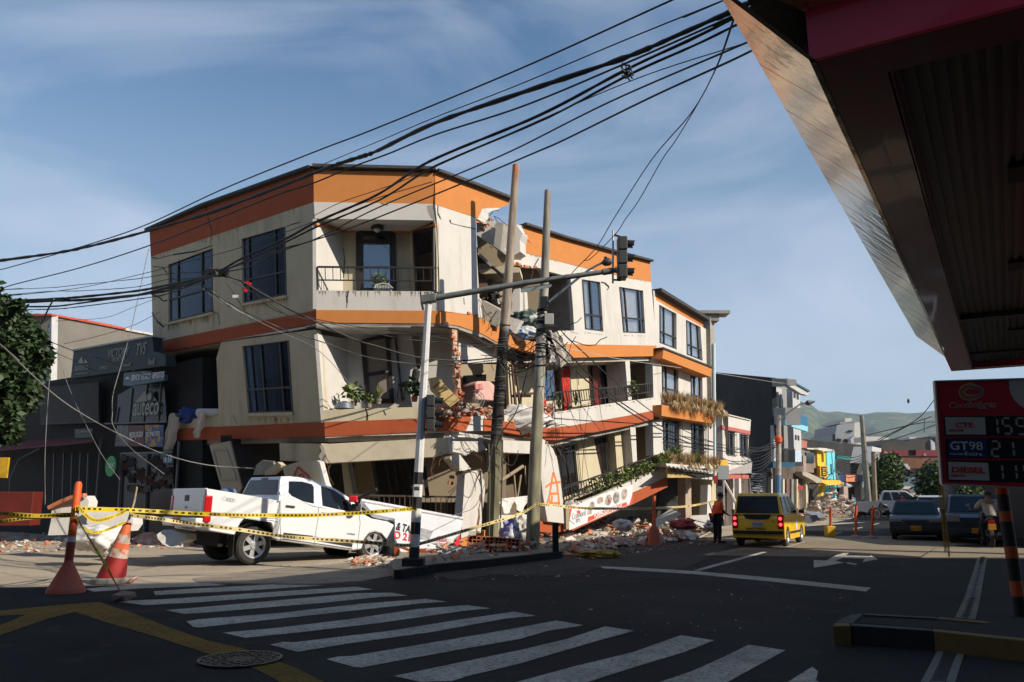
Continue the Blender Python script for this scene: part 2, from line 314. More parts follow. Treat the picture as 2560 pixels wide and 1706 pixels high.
# ---------------------------------------------------------------- the broken corner building
F1=K(1280,820, .1913);F2=K(380,1060,.1913);F3=K(1300,1080,.17219);F4=K(1620,1000,.2104)
def VZ(p,zrel):
 d=ray(p);return CAM+d*(zrel/d.z)
T0=VZ(D(720,385),9.6);T1=VZ(D(1000, 395),9.6);TL=VZ(D(345,528), 9.6);T2=VZ(D(1495,600),9.6)
B0=V(D(748,1005),T0.y-.05)
PL=Plane(T0,B0,TL);PC=Plane(T0,B0,T1)
B1w=PC.hit(D(1030,977));PR=Plane(T1,B1w,T2)
T3=VZ(D(1640,740),VZ(D(1505, 672),1).z*0+8.34)
P2b=VZ(D(1505, 672),8.34);PS=Plane(P2b,VZ(D(1640, 740),8.34),P2b+Vector((.05, -.03,-3)))
bld=thing('corner_building', 'cream and orange corner apartment building, cracked and tilting, its lowest floors crushed','building', (T1.x, T1.y+3,0))
TH=.16
def panel(name,m,pl,k,outline,holes=(),th=TH,parent=None,proud=0.0,holes3=()):
 pl2=pl.off(-proud)if proud else pl
 b=MB();b.prism(pts(k,pl2,outline)if k else outline,-pl.n*th,[pts(k,pl2,h)for h in holes]+list(holes3))
 return b.build(name, m,bld if parent is None else parent)
def window(pl, k,q,cols=(.5, ),rows=(.66,),parent=None,fw=.06,recess=.06,pane=None,curtains=(),bars=0,back=True, frame=None):
 parent=parent or bld;n=pl.n;P=[pl.off(recess).hit(k(*p))for p in q]
 b=MB()
 for i in range(4):b.bar(P[i]+n*0,P[(i+1)%4],fw*1.3,.08+.002*i, n)
 for c in cols:b.bar(qpt(P,c,0),qpt(P,c,1),fw,.062,n)
 for r in rows:b.bar(qpt(P,0,r),qpt(P,1,r),fw,.056,n)
 f=b.build('window',frame or BLACKM,parent)
 g=MB();g.hexa([p-n*.01 for p in P],[p-n*.02 for p in P]);g.build('pane',pane or GLASS,f)
 for(s0,s1,m)in curtains:
  c=MB();nn=14;q0=[p-n*.12 for p in P];A=[];Bt=[]
  for i in range(nn+1):
   s=s0+(s1-s0)*i/nn;wv=n*(.03*math.sin(i*2.3));A.append(qpt(q0,s,.0)+wv);Bt.append(qpt(q0, s,1)+wv)
  c.add(A+Bt,[(i,i+1, nn+2+i,nn+1+i)for i in range(nn)]);c.build('curtain',m, f)
 if bars:
  c=MB();q0=[p+n*.12 for p in P]
  for i in range(bars+1):c.tube([qpt(q0,i/bars,0),qpt(q0,i/bars,1)],.011,5)
  for r in(.0, .12,.8,1):c.bar(qpt(q0,0,r),qpt(q0,1,r),.03,.015,n)
  c.build('security_bars',BLACKM,f)
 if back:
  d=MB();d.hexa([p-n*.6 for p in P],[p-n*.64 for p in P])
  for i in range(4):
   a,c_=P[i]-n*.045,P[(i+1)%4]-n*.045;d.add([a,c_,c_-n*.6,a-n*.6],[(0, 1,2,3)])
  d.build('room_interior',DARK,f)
 return f
def railing(name,tl,tr,br,bl,nb,parent,n,low=.82, m=None,top=.05,posts=5,bw=.022):
 b=MB();q=[tl, tr,br, bl]
 b.bar(tl,tr,top,.05, n);b.bar(qpt(q,0,low),qpt(q,1,low),.035,.03,n)
 for i in range(nb+1):b.bar(qpt(q,i/nb,0), qpt(q, i/nb,low),bw, .02,n)
 for i in range(posts+1):b.bar(qpt(q,i/posts,0),qpt(q,i/posts,1),.035, .036,n)
 return b.build(name, m or BLACKM,parent)
def crack(k,pl,line,wd=.025, m=None,parent=None,proud=.003):
 P=[pl.off(-proud).hit(k(*p))for p in line];b=MB()
 for i in range(len(P)-1):b.bar(P[i],P[i+1],wd*(1+.5*math.sin(i*2.1)), .004,pl.n)
 return b.build('crack',m or DARK,parent or bld)
def bricks(name,k,pl, line,wd,parent,depth=.14,seed=1,ins=.02):
 rng=random.Random(seed);P=[pl.hit(k(*p))for p in line];b=MB()
 for i in range(len(P)-1):
  a,c=P[i],P[i+1];ln=(c-a).length;nn=max(1,int(ln/.13))
  for j in range(nn):
   for t in range(max(1,int(wd/.12))):
    q=lerp(a,c,(j+.5)/nn)+Vector((rng.uniform(-.04,.04)+(t-.5)*.1,rng.uniform(-.04,.02),rng.uniform(-.03, .03)))
    b.box(q-pl.n*ins, (rng.uniform(.08,.16),rng.uniform(.08,.14),rng.uniform(.05,.09)),Matrix.Rotation(rng.uniform(-.7, .7),3, 'Z')@Matrix.Rotation(rng.uniform(-.3,.3), 3,'Y'),m=rng.choice((0,0,1, 2)))
 return b.build(name, [BRICK,BRICKW,CONCW],parent)
# ---- left facade (in shade)
Lp=lambda name,m,k,o, h=(),**kw:panel(name,m,PL,k,o,h,**kw)
Lp('parapet',TERRA,B1,[(977, 518),(1340,366),(1348,392), (1356, 360),(2047,112),(2052,328), (985,686)])  # orange parapet in darker terracotta, its shade put into the colour
W1=[(1097,738),(1390, 628),(1393,1045),(1100,1115)];W2=[(1577,570),(1865,487),(1875, 935),(1585,990)]
Lp('upper_wall',CREAM,B1,[(985,686),(2052, 328),(2067,1035),(1000,1245)],[W1, W2])
Lp('floor_band',TERRA,B1,[(1000,1245),(2067,1035),(2069, 1118), (1440, 1238), (1250, 1275), (1003, 1310)],proud=.03,th=TH+.03)  # orange band darkened the same way on the shaded side
W3=[(605,866), (722,851),(734,1030),(620,1033)]
Lp('middle_wall',CREAM,S_,[(553,856),(789, 824),(794,837),(811.6,1057),(810,1055),(428,1073),(428, 1054), (470,1050),(541,1040),(547, 1034), (541,896)],[W3])
Lp('floor_band',TERRA,S_,[(428,1073),(810, 1055), (813,1091),(700,1095),(560, 1098), (431,1102)],proud=.03,th=TH+.03)
window(PL,B1,W1,cols=(.24,.78),rows=(.62,),curtains=[(.8,1,CURTB)],pane=GLASSB)
window(PL,B1,W2,cols=(.18,.78),rows=(.66,),curtains=[(0, .13,CURTR),(.95,1,CURTR)],pane=GLASSB)
window(PL,S_,W3,cols=(.2,.42,.82),rows=(.66,),curtains=[(.04,.2,CURT), (.45,.8,CURTB)],pane=GLASSB)
m=MB()
for w_ in(W1,W2):
 m=MB();P=[PL.off(-.03).hit(B1(*p))for p in w_];m.bar(P[3]-Vector((0,0,.05)), P[2]-Vector((0,0,.05)),.07, .1,PL.n);m.build('window_sill',CREAM,bld)
m=MB();P=[PL.off(-.03).hit(p)for p in W3];m.bar(P[3]-Vector((0, 0,.06)),P[2]-Vector((0,0,.06)),.09,.12,PL.n)
m.build('window_sill',CREAM, bld)
crack(B1,PL,[(1390,612),(1280,650), (1130, 672),(1030,697),(990,690)], .035)
crack(B1,PL,[(1350,392),(1360,430), (1382, 520),(1388,575)],.03)
crack(B1,PL,[(1000,750),(1065,755), (1088, 790),(1092,810)],.03)
crack(B1,PL,[(992,1050),(1030,1110),(1070, 1145), (1085, 1125)],.045)
crack(B1,PL,[(1393,1040),(1425,1060),(1435,1130)],.02)
crack(B1,PL,[(1870,490),(1905,475), (1960, 460)], .02)
crack(B1,PL,[(1480,860),(1530,930), (1640, 1100), (1672, 1250)],.015)
crack(B1,PL,[(1440,1232),(1700,1190),(2000,1140), (2060, 1130)],.09,CONCW)
crack(B1,PL,[(1440,1226),(1700,1184),(2000,1134), (2060, 1124)],.035)
crack(B2,PL,[(1960,870),(1990,935)],.02);crack(B2,PL,[(2300,850),(2330,950)], .02)
def drips(k,pl,a,c,n_,ln,seed):
 rg=random.Random(seed);b=MB();q=pl.off(-.0025)
 for i in range(n_):
  t=rg.random();p=lerp(q.hit(k(*a)),q.hit(k(*c)), t);L_=ln*rg.uniform(.2,1)*(1.4 if rg.random()<.2 else.7);w_=rg.uniform(.008, .03);ax=(q.hit(k(*c))-q.hit(k(*a))).normalized()
  b.add([p-ax*w_,p+ax*w_,p+ax*w_*.3-Vector((0,0,L_)),p-ax*w_*.2-Vector((0,0,L_*.9))],[(0,1, 2,3)])
 tag(b.build('grime_streaks',GRIME, bld),kind='stuff')
GRIME=mat('grime',(.20,.175, .125), .95,.3,9)
drips(B1,PL,(1090,1130),(1400,1058),34,.45,1);drips(B1,PL,(1590,1008), (1890, 950),26,.3,2);drips(S_,PL,(618,1048),(738,1045), 20,.25,3);drips(B4,PC,(310, 1160), (1330, 1168), 50,.35,4);drips(C1,PR,(1090,1500), (1250, 1520), 14,.3, 5);drips(C1,PR,(1430,1525), (1620, 1532), 14,.3, 6);drips(B1,PL,(980, 690),(2050,332),40,.25,7);drips(C1,PR,(530,805), (1660, 1070), 50,.3, 8);drips(F1,PR,(580, 1110), (1940, 910),60,.3,9)
so_=MB();A=[PL.hit(B1(*p))for p in[(1005,1309),(1440,1238)]];so_.hexa([A[0],A[1],A[1]-PL.n*1.6,A[0]-PL.n*1.6],[q+Vector((0,0,.15))for q in[A[0],A[1],A[1]-PL.n*1.6,A[0]-PL.n*1.6]])
so_.build('soffit',CONC,bld)
inn=PL.off(1.4)
panel('inner_wall',TAN,inn,S_,[(420,870),(560,860),(562, 1060), (440,1060)],holes=[[(470,905),(530,900),(535,1020),(480,1025)]],th=.12)
# ---- roof slab, floor slabs, rear walls
def inward(p,d,pl):return p-pl.n*d
TLt=PL.hit(B1(972,512));T0t=PL.hit(B1(2045,100));T1t=PC.hit(B4(1300,150));T2t=PR.hit(C1(1660,885))
rimL=[PL.hit(B1(*p))for p in[(972,514),(1340,352),(2045, 104)]]
def slab(name, m,lp,th,parent=None):
 b=MB();b.prism(lp,(0,0,-th));return b.build(name,m,parent or bld)
cap=MB()
for a,c,n in[(rimL[0],rimL[1],PL.n),(rimL[1],rimL[2],PL.n),(T0t,T1t,PC.n)]:cap.bar(a+n*.02, c+n*.02,.09,.3,n)
rr=[PR.hit(E3(*p))for p in[(345,-4),(700,125),(1075,270)]]
for i in range(2):cap.bar(rr[i]+PR.n*.02,rr[i+1]+PR.n*.02,.09,.3,PR.n)
rr=[PR.hit(C1(*p))for p in[(545,566),(900, 680),(1320,798),(1658,885)]]
for i in range(3):cap.bar(rr[i]+PR.n*.02,rr[i+1]+PR.n*.02,.08,.3,PR.n)
cap.build('roof_flashing',ROOFB,bld)
back1=TLt-PL.n*9;back2=T2t-PR.n*9
cen=T1t+(-(PL.n+PR.n)*4)
RZ=lambda p,n:Vector((p.x,p.y,9.6+1.5-.75))-n*.2
slab('roof',ROOFB,[RZ(TLt,PL.n),RZ(T0t,PL.n+PC.n*.3),RZ(T1t,PC.n+PR.n*.3),RZ(PR.hit(E3(745, 455)), PR.n), RZ(cen+Vector((-1,3, 0)),PR.n*0),RZ(back1,PL.n*0)],.15)
tr=[PR.hit(C1(560,620)),PR.hit(C1(1655,960))]
slab('roof',ROOFB,[tr[0]-PR.n*.2,tr[1]-PR.n*.2,tr[1]-PR.n*8,tr[0]-PR.n*8],.15)
def at_level(pl,k,l):return[pl.hit(k(*p))for p in l]
f3=at_level(PL,B1,[(1003,1290),(2067,1095)])+at_level(PC,B4,[(1338,1400)])+at_level(PR,B5,[(1600,100),(1850,235)])
bk=[f3[-1]-PR.n*6,f3[2]-(PL.n+PR.n)*4.5,f3[0]-PL.n*6]
slab('floor_slab',CONC,[q-Vector((0,0,.0))-(PL.n if i<2 else PR.n)*.17 for i, q in enumerate(f3)]+bk,.2)
f2=at_level(PL,S_,[(431,1098),(813, 1088)])+at_level(PC, B5,[(1415,1000)])+at_level(PR,B5,[(1700,990),(1880,1030),(2130,1060)])+at_level(PR, C2,[(900,1190),(1885,985)])
bk=[f2[-1]-PR.n*6,f2[2]-(PL.n+PR.n)*4.5,f2[0]-PL.n*6]
slab('floor_slab',CONC,[q-(PL.n if i<2 else PR.n)*.17 for i,q in enumerate(f2)]+bk,.2)
f3r=at_level(PR,C2,[(870,425),(1835,412)])
slab('floor_slab',CONCW,[q-PR.n*.17 for q in f3r]+[f3r[1]-PR.n*6,f3r[0]-PR.n*6],.16)
rw=MB()
for a,c,n,d in[(TLt,T0t,PL.n,6.2),(T1t,T2t,PR.n,6.2)]:
 p,q=a-n*d,c-n*d;rw.hexa([p, q,Vector((q.x,q.y,0)),Vector((p.x, p.y,0))],[t-n*.2 for t in[p,q,Vector((q.x,q.y,0)),Vector((p.x, p.y,0))]])
p,q=TLt-PL.n*.2,TLt-PL.n*6.2;rw.hexa([p-Vector((0,0,.4)),q,Vector((q.x,q.y,3)),Vector((p.x+.6,p.y, 5.6))],[t+(T0-TL).normalized()*.15 for t in[p-Vector((0,0,.4)),q,Vector((q.x,q.y,3)),Vector((p.x+.6,p.y, 5.6))]])
p,q=T2t-PR.n*.2,T2t-PR.n*8;rw.hexa([p-Vector((0,0,.2)),q-Vector((0,0,.2)),Vector((q.x+.3,q.y,0)),Vector((p.x+.3, p.y,2.3))],[t-(T2-T1).normalized()*.15 for t in[p-Vector((0,0, .2)),q-Vector((0,0,.2)),Vector((q.x+.3,q.y,0)),Vector((p.x+.3, p.y,2.3))]])
rw.build('rear_wall', TAN,bld)
# ---- chamfered corner
Cp=lambda name,m,k,o, h=(),**kw:panel(name,m,PC,k,o,h,**kw)
Cp('parapet',ORANGE,B4,[(280,150),(1295,175),(1297,435), (282,418)])
Cp('lintel',WHITEP,B4,[(282, 418),(1297,435),(1301,565), (290,550)])
Cp('pillar',CREAM,B4, [(1286,565),(1301,565),(1322,600), (1336, 1162), (1312, 1162)])
Cp('balcony_parapet', WHITEP,B4,[(300,1155),(1336,1165), (1338, 1325), (302,1318)])
Cp('floor_band',ORANGE,B4,[(302,1318),(1338,1325),(1340, 1432), (303,1424)],proud=.03,th=TH+.03)
sp=[PC.off(-.004).hit(B4(*p))for p in[(1225,450), (1300, 438),(1318,520),(1300,575), (1262, 555),(1235,500)]]
b=MB();b.prism(sp,-PC.n*.002);b.build('spalled_patch',CONC,bld)
PCi=PC.off(1.2)
fr=lambda k,p:PC.hit(k(*p));bkp=lambda k,p:PCi.hit(k(*p))
def quad(name, m,a,b_,c,d,th,n,parent=None):
 q=MB();q.hexa([a,b_, c,d],[t-n*th for t in(a,b_, c,d)]);return q.build(name, m,parent or bld)
quad('soffit', WHITEP,fr(B4, (290,556)),fr(B4,(1300,572)),bkp(B4,(1085,668)), bkp(B4,(520,660)),.1,Vector((0,0,-1)))
quad('side_wall',WHITEP,fr(B4,(300, 560)), bkp(B4,(525,655)),bkp(B4,(525,1160)),fr(B4,(303, 1310)),.1,Vector((1, 0,0)))
panel('back_wall',CREAM,PCi, B4,[(520,655),(1090, 665),(1095,1200),(525,1195)],[[(650,675), (945,680),(955,1165),(655,1160)]], th=.12)
window(PCi,B4, [(650, 675),(945,680),(955, 1165), (655,1160)],cols=(.93,.1),rows=(.14,),fw=.1,pane=GLASS, recess=-.03)
trim=MB();a0,a1,a2,a3=fr(B4, (300,600)),bkp(B4,(520,658)),bkp(B4,(1085,668)), fr(B4, (1300, 608))
for p,q in((a0,a1),(a1,a2),(a2,a3)):trim.bar(p+Vector((0,-.04,-.02)),q+Vector((0,-.04,-.02)),.09,.05,PC.n)
trim.build('ceiling_trim',ORANGE,bld)
RW=Plane(fr(B4,(1300, 900)), bkp(B4,(1085, 900)), fr(B4, (1300, 900))+Vector((0,0,1)))
panel('side_wall',CREAM,RW,B4,[(1085,668), (1303, 612),(1308,1165),(1095,1165)],[[(1125,675),(1288,640),(1292,1160),(1150,1160)]],th=.1)
dm=MB();q=[RW.hit(B4(*p))for p in[(1125,675),(1288,640), (1292, 1160), (1150, 1160)]]
for i in(0,1,3):dm.bar(q[i], q[(i+1)%4],.1,.14,RW.n)
dm.build('door_frame',BLACKM,bld)
railing('balcony_railing',fr(B4,(312,960)),fr(B4, (1320, 968)), fr(B4, (1326, 1162)),fr(B4, (318,1152)),16,bld,PC.n,low=.57,posts=3)
lt=MB();c0=lerp(PC.hit(B4(812,604)),PCi.hit(B4(812,604)),.5);c0.z=fr(B4,(800, 564)).z-.02
lt.lathe([(.05,0),(.19,-.02),(.2,-.06),(.12,-.09)],c0,n=16);lo=lt.build('ceiling_lamp',BLACKM,bld, smooth=40)
lt=MB();lt.lathe([(.11,-.07),(.1,-.13),(.03,-.18)],c0,n=12);lt.build('lamp_globe',WHITEP,lo,smooth=60)
crack(B4,PC,[(575,1158),(558,1200), (560,1260),(555,1300)],.03)
crack(B4,PC,[(1172,1165),(1180,1250),(1195,1320)],.04);crack(B4,PC,[(840,428),(900,445)],.02)
crack(B4,PCi,[(528,800),(540,900),(530,1050)],.02)
crack(B4,PC,[(300,1430),(700,1438), (1200, 1440), (1340, 1440)],.07,CONCW)
soC=[PC.hit(B5(305,135)),PC.hit(B5(1418,108))];PC2=PC.off(1.4)
sb=[PC2.hit(B5(560,200)),PC2.hit(B5(1190,170))]
quad('soffit', WHITEP,soC[0],soC[1],sb[1]+Vector((.8,.6, 0)),sb[0],.08,Vector((0,0,-1)))
Cp('balcony_parapet', CREAM, B5,[(368,826),(700,812),(1150,800),(1200, 862),(1300,895),(1340,925), (1415, 935),(1418,884),(1150,896), (372,926)][:7]+[(1418,935), (1150, 897),(372,926)])
Cp('floor_band',TERRA,B5,[(372,926),(1150, 897),(1300,912),(1335,935), (1417, 915),(1418,1003),(1140,1012),(380, 1047)],proud=.03,th=TH+.03)
crack(B5,PC,[(380,1052),(700,1030), (1140, 1018), (1420, 1008), ],.06, CONCW)
crack(B5,PC,[(720,812),(735, 860),(730,940)],.035);crack(B5,PC, [(870, 830),(890,870)],.03)
crack(B5,PC,[(305,120),(700, 108),(1100,112),(1420,122)],.09,CONC)
e0=PC.hit(B5(318,190));e1=PC.hit(B5(375,930))
quad('side_wall',WHITEP,e0,PC2.hit(B5(565, 225)), PC2.hit(B5(575,830)),e1,.1, Vector((1,0,0)))
panel('back_wall',WHITEP,PC2,B5,[(560,195),(1450, 190),(1500,860),(570,860)], [[(690,250),(905,195),(950, 770),(735,775)],[(1105,195),(1180, 190),(1180,480),(1150,480)]],th=.12)
qd=[PC2.hit(B5(*p))for p in[(690,250),(905,195),(950,770),(735, 775)]]
dm=MB()
for i in(0,1,3):dm.bar(qd[i],qd[(i+1)%4],.09,.16, PC.n)
dm.bar(PC2.hit(B5(905,215))+PC.n*.03,PC2.hit(B5(990,215))+PC.n*.03,.07,.12,PC.n);dm.bar(PC2.hit(B5(970,215))+PC.n*.03,PC2.hit(B5(1030,750))+PC.n*.03,.06,.12,PC.n)
df=dm.build('door_frame',BLACKM,bld)
dr=MB();dq=[q+PC.n*.05 for q in[PC2.hit(B5(*p))for p in[(715,250),(895,215),(930,740),(745, 745)]]]
dr.hexa(dq,[q-PC.n*.04 for q in dq]);door=dr.build('door',mat('grey_beige_door',(.20,.17,.14),.6), bld)
dm=MB()
for i in range(4):dm.bar(dq[i]+PC.n*.01,dq[(i+1)%4]+PC.n*.01,.06,.05,PC.n)
dm.bar(qpt(dq, 0,.57)+PC.n*.01,qpt(dq,1,.55)+PC.n*.01,.1,.045,PC.n);dm.build('door_rail',BLACKM,door)
kn=MB();kn.lathe([(.01,0),(.045,.02),(.045,.05),(.01,.07)],qpt(dq,.93, .56)+PC.n*.03,PC.n,12);kn.build('door_handle',mat('chrome',(.7,.7,.7),.2,0,metal=1),door,smooth=40)
crack(B5,PC2,[(560,230),(545,350),(555,470),(535, 600)], .03)
rm=PR.off(2.2)
panel('back_wall',TAN,rm,B5, [(1490,440),(2330,440),(2330,860), (1500, 860)], th=.12)
tv=MB();q=[rm.off(-.08).hit(B5(*p))for p in[(1550,535),(1735,525),(1730,645), (1550, 655)]];tv.hexa(q,[t-rm.n*.05 for t in q]);tv.build('wall_television', mat('tv_black',(.006,.006,.007),.25,0),bld)
panel('soffit_beam',WHITEP,PR.off(.4),B5,[(1500,150),(1600,165),(1840, 255),(1850,300),(1850,420), (1500, 440)], th=.12)
bw=MB();q=[PR.off(.05).hit(B5(*p))for p in[(1445, 140),(1490,140),(1490,300), (1515, 560),(1535,840),(1500,840), (1475, 560),(1458,300)]]
bw.prism(q,-PR.n*.1);bw.build('broken_brick_wall',BRICKW,bld)
bricks('broken_brick_edge',B5,PR,[(1468,145),(1470,240)],.12,bld,seed=3)
bricks('broken_brick_edge',B5,PR,[(1480,290),(1500,440), (1500, 560)], .24,bld,seed=4)
bricks('broken_brick_edge',B5,PR,[(1520,660),(1525,830)],.24,bld,seed=5)
# ---- right facade, top storey
Rp=lambda name,m,k,o, h=(),**kw:panel(name,m,PR,k,o,h,**kw)
Rp('parapet',ORANGE,E3,[(345,8),(1072,276),(1064, 322),(990,350),(940, 350),(870,356),(808, 358),(765,452),(745, 449),(345,320)])
Rp('torn_plaster',CONCW,E3,[(808,360),(940,352),(988,352),(940, 380),(895,388),(862, 405),(875,455),(850, 470),(830,500),(745, 458),(765,454)],th=.12)
Rp('pillar_wall',WHITEP,E3,[(345,322),(745,452),(742,560),(748, 700),(758,900),(772, 1150), (777,1235),(805,1258),(800, 1330), (805,1435),(700,1402),(395, 1360), (372,600)])
Rp('floor_band',ORANGE,B5,[(1345,0),(1480, 10),(1600,28),(1700, 60),(1850,138),(1935,185),(2000,215),(2120,250), (2150, 250),(2155,350),(2000,310), (1850, 270),(1700,185),(1500,118), (1345, 96)],proud=.03,th=TH+.03)
crack(B5,PR,[(1345,104),(1500,128), (1700, 198),(1850,282),(1930,310)],.1,CONC)
crack(E3,PR,[(372,330),(370, 400),(395,455),(405, 470)], .04);crack(E3,PR,[(500,505),(620,535),(745,560)],.02)
crack(E3,PR,[(625,1235),(630,1300)],.03);crack(E3,PR,[(490,470),(495,500)],.06);crack(E3,PR,[(400, 1170), (410,1215)],.03)
sb_=[PR.hit(E3(*p))for p in[(675,1380),(740,1392),(790,1430),(700,1400)]]
bricks('broken_brick_edge',E3,PR.off(-.05),[(680, 1385), (740,1400),(795,1430)],.1,bld,seed=7)
bricks('broken_brick_edge',E3,PR,[(760,475),(860, 520),(940,570)],.14, bld,seed=8)
def free(name, m,k,l, Yf,ext,parent=None):
 b=MB();b.prism([V(k(*p),Yf+(p[2]if len(p)>2 else 0))for p in l]if False else[V(k(p[0],p[1]),Yf+(p[2]if len(p)>2 else 0))for p in l], ext);return b.build(name,m, parent or bld)
gY=PR.hit(E3(850,700)).y
free('fallen_roof_slab',WHITEP,E3,[(752,480),(940,575),(930,600),(1040,780),(1035,810),(915,725),(750,615)],gY+.1,(.1,.35,0))
free('fallen_roof_slab',CONC,E3,[(945,485),(1015, 505),(985,770),(918, 725)], gY-.15,(.15,.4,0))
free('fallen_roof_slab',WHITEP,E3,[(835,480),(945,487),(945,560),(900, 540)], gY+.2, (.1,.4,0))
free('fallen_roof_slab',WHITEP,C1,[(385,560),(490,560),(545,640),(520, 700),(525,800),(420, 860),(375,800)],gY+.7,(.2,.5,0))
free('ceiling_panel', TAN,E3,[(750, 620),(905,735),(1035,830),(1030,930),(900,925),(765,800)],gY+.8,(.3,.7,.1))
free('ceiling_panel', CREAM, E3,[(765,965),(1030, 915),(1175,940),(1176,985), (800,1000)],gY+.5,(.1,1.2,.05))
free('inner_wall',TAN,E3,[(765,900),(1400, 880),(1420,1400),(800,1420)],gY+2.6,(0,.2,0))
free('inner_wall',mat('brown_room_wall',(.16,.09, .055), .9,.15,2),E3, [(765, 960),(820,1000),(870,1150), (860,1280),(778,1235)],gY+.7,(.05, .15,0))
free('fallen_beam',CONC,E3,[(755,800),(775,790),(915,915),(905, 945)], gY+.1, (0,.15,0))
b=MB();b.tube([V(E3(900,930),gY+.1),V(E3(1018,1030),gY-.1)],.05,8);b.build('hanging_pipe',BLACKM,bld)
free('leaning_wall_panel',TAN,E3,[(860,1260),(840,1040), (900,1020),(960,1300)],gY+1.4,(.1, .1,0))
free('leaning_wall_panel',WHITEP,E3,[(1085,1230), (1120, 1150), (1175, 1140), (1176, 1420), (1140, 1420)],gY+1.5,(.1,.1,0))
free('leaning_wall_panel',WHITEP,C1,[(485, 1130), (560,1150),(575,1400),(520, 1400), (440,1340)],gY+2.0,(.1,.1,0))
tor=mat('stained_plaster',(.36,.33, .27),.9,.1,3, dirt=(.2,.18, .14),damt=.6)
free('torn_parapet_slab',tor,E3,[(808,1258),(968, 1342), (905,1440),(868,1490),(800, 1440)],gY-.1, (.12,.12,0))
free('torn_parapet_slab',CONC,E3,[(968,1342),(1000,1370),(955,1520),(870,1488)],gY-.15,(.1, .15,0))
free('torn_parapet_slab',CONCW,B4,[(1900,1370),(2010,1405),(1950,1510),(1910, 1470)],gY+.2, (.1,.15,0))
rng=random.Random(5);rub=MB()
for i in range(120):
 p=V(E3(rng.uniform(790,1010),rng.uniform(1120,1400)),gY+rng.uniform(.5,1.6));s_=rng.uniform(.1,.35);rub.chunk(p,(s_,s_,s_*.7),rng,rng.choice((0,1, 1,2)))
tag(rub.build('rubble',[TAN, DARK,CONC],bld),kind='stuff')
Rp('parapet',ORANGE,C1,[(557,580),(1320,803),(1655,893), (1665, 1062), (1470, 1030), (1100, 945),(525,800),(520, 695),(547,642)])
Rp('torn_plaster',CONCW,C1,[(480,600),(500,566),(556,576),(547, 640),(519,695),(524, 802),(470,812)],th=.14)
W5=[(1060,1040),(1222,1065), (1250, 1497), (1088, 1478)];W6=[(1385,1105),(1595,1140),(1615, 1512), (1420, 1505)]
Rp('upper_wall',WHITEP,C1,[(470,812),(524, 802),(1100,947),(1470,1032),(1665, 1064), (1690, 1350), (1712, 1618), (1300, 1618), (896,1604),(850,1490),(995, 1487), (985,1300),(962,1022),(780, 975),(700,945),(600, 925),(470,905)],[W5, W6])
Rp('floor_band',ORANGE,C2,[(960,300),(1835,315),(1835,413),(1060,428), (880,425),(870,350)],proud=.03,th=TH+.03)
window(PR,C1,W5,cols=(.42,), rows=(.7,),curtains=[(.02,.4,CURT)])
window(PR,C1,W6,cols=(.2,.78),rows=(.68,), curtains=[(.02,.75,CURT)])
crack(C1,PR,[(685,858),(650, 920),(645,935)],.04);crack(C1,PR,[(1230,1065),(1262,1075),(1300,1110),(1280, 1135)],.06)
bricks('broken_brick_edge',C1,PR,[(470,905),(560, 925),(690,945)],.1,bld,seed=9);bricks('broken_brick_edge',C1,PR,[(490,580),(485,660),(480, 760)], .1,bld,seed=10)
ro=PR.off(1.7)
panel('inner_wall',CREAM,ro, C1,[(770,960),(1010, 1000), (1010, 1500), (780,1480)],th=.1)
panel('inner_wall',TAN,PR.off(2.4), C1,[(420,930),(790,950),(790,1500),(420,1500)],th=.1)
b=MB();q=[PR.off(.2).hit(C1(*p))for p in[(940,1020),(968,1040), (995,1480),(965,1478)]];b.prism(q, -PR.n*1.5);b.build('broken_side_wall',CONC,bld)
bm_=MB()
for a,c in(((485,985),(490,1060)),((655,965),(660,1040)),((485, 985),(655,962))):bm_.bar(PR.off(.9).hit(C1(*a)), PR.off(.9).hit(C1(*c)),.04, .04,PR.n)
bm_.build('bent_frame',BLACKM,bld)
b=MB();q=[PR.off(1.6).hit(C1(*p))for p in[(575,1210),(605,1220),(610,1360),(585,1360)]];b.prism(q, -PR.n*.06);b.build('door',DARK,bld)
# ---- right facade, floor 2 (torn part)
Rp('balcony_parapet', WHITEP,B5,[(1600,882),(1712,872),(1712,1000),(1420,1003),(1420,935),(1545,930),(1570,960), (1590, 905)][0:4]+[(1560,1000),(1585,950)],proud=.004)
Rp('floor_band',TERRA,B5,[(1418,884),(1598,880),(1612,905),(1580,950), (1560, 1000), (1420, 1003)],proud=.03,th=TH+.03)
Rp('balcony_parapet', WHITEP,B5,[(1885,830),(1900,860),(1950,900),(2020,870), (2115, 850),(2260,930),(2353,945), (2353, 985),(2200,975),(2115,948), (1885, 920)])
Rp('floor_band',TERRA,B5,[(1885,920),(2115,948),(2200,975),(2353,985), (2353, 1078), (2115, 1052), (1885, 1010), (1790, 1000), (1712, 1003), (1712, 905)], proud=.03,th=TH+.03)
Rp('balcony_parapet', WHITEP,F1,[(545,1095),(570, 1105), (1100, 1015), (1500, 955),(1945,900),(1952,1060),(1500, 1150), (800,1275),(530,1300)])
Rp('floor_band',TERRA,F1,[(470,1310),(530, 1302), (800,1277),(1500,1152),(1952,1062),(1958, 1165), (1500, 1285), (900,1400),(600,1470),(430, 1460)],proud=.03,th=TH+.03)
railing('balcony_railing',PR.off(.05).hit(F1(530, 850)), PR.off(.05).hit(F1(1885,722)),PR.off(.05).hit(F1(1898,900)),PR.off(.05).hit(F1(570, 1100)),46,bld,PR.n,low=.6,posts=9)
PRi=PR.off(1.1)
WA=[(435,485), (640,480),(665,940), (445,960)];WB=[(985, 470),(1265,445),(1300,1010),(1030, 1030)]
panel('balcony_wall', CREAM, PRi,F1,[(-60, 440),(1340,400),(1370,1050),(-30,1150)],[WA,WB], th=.12)
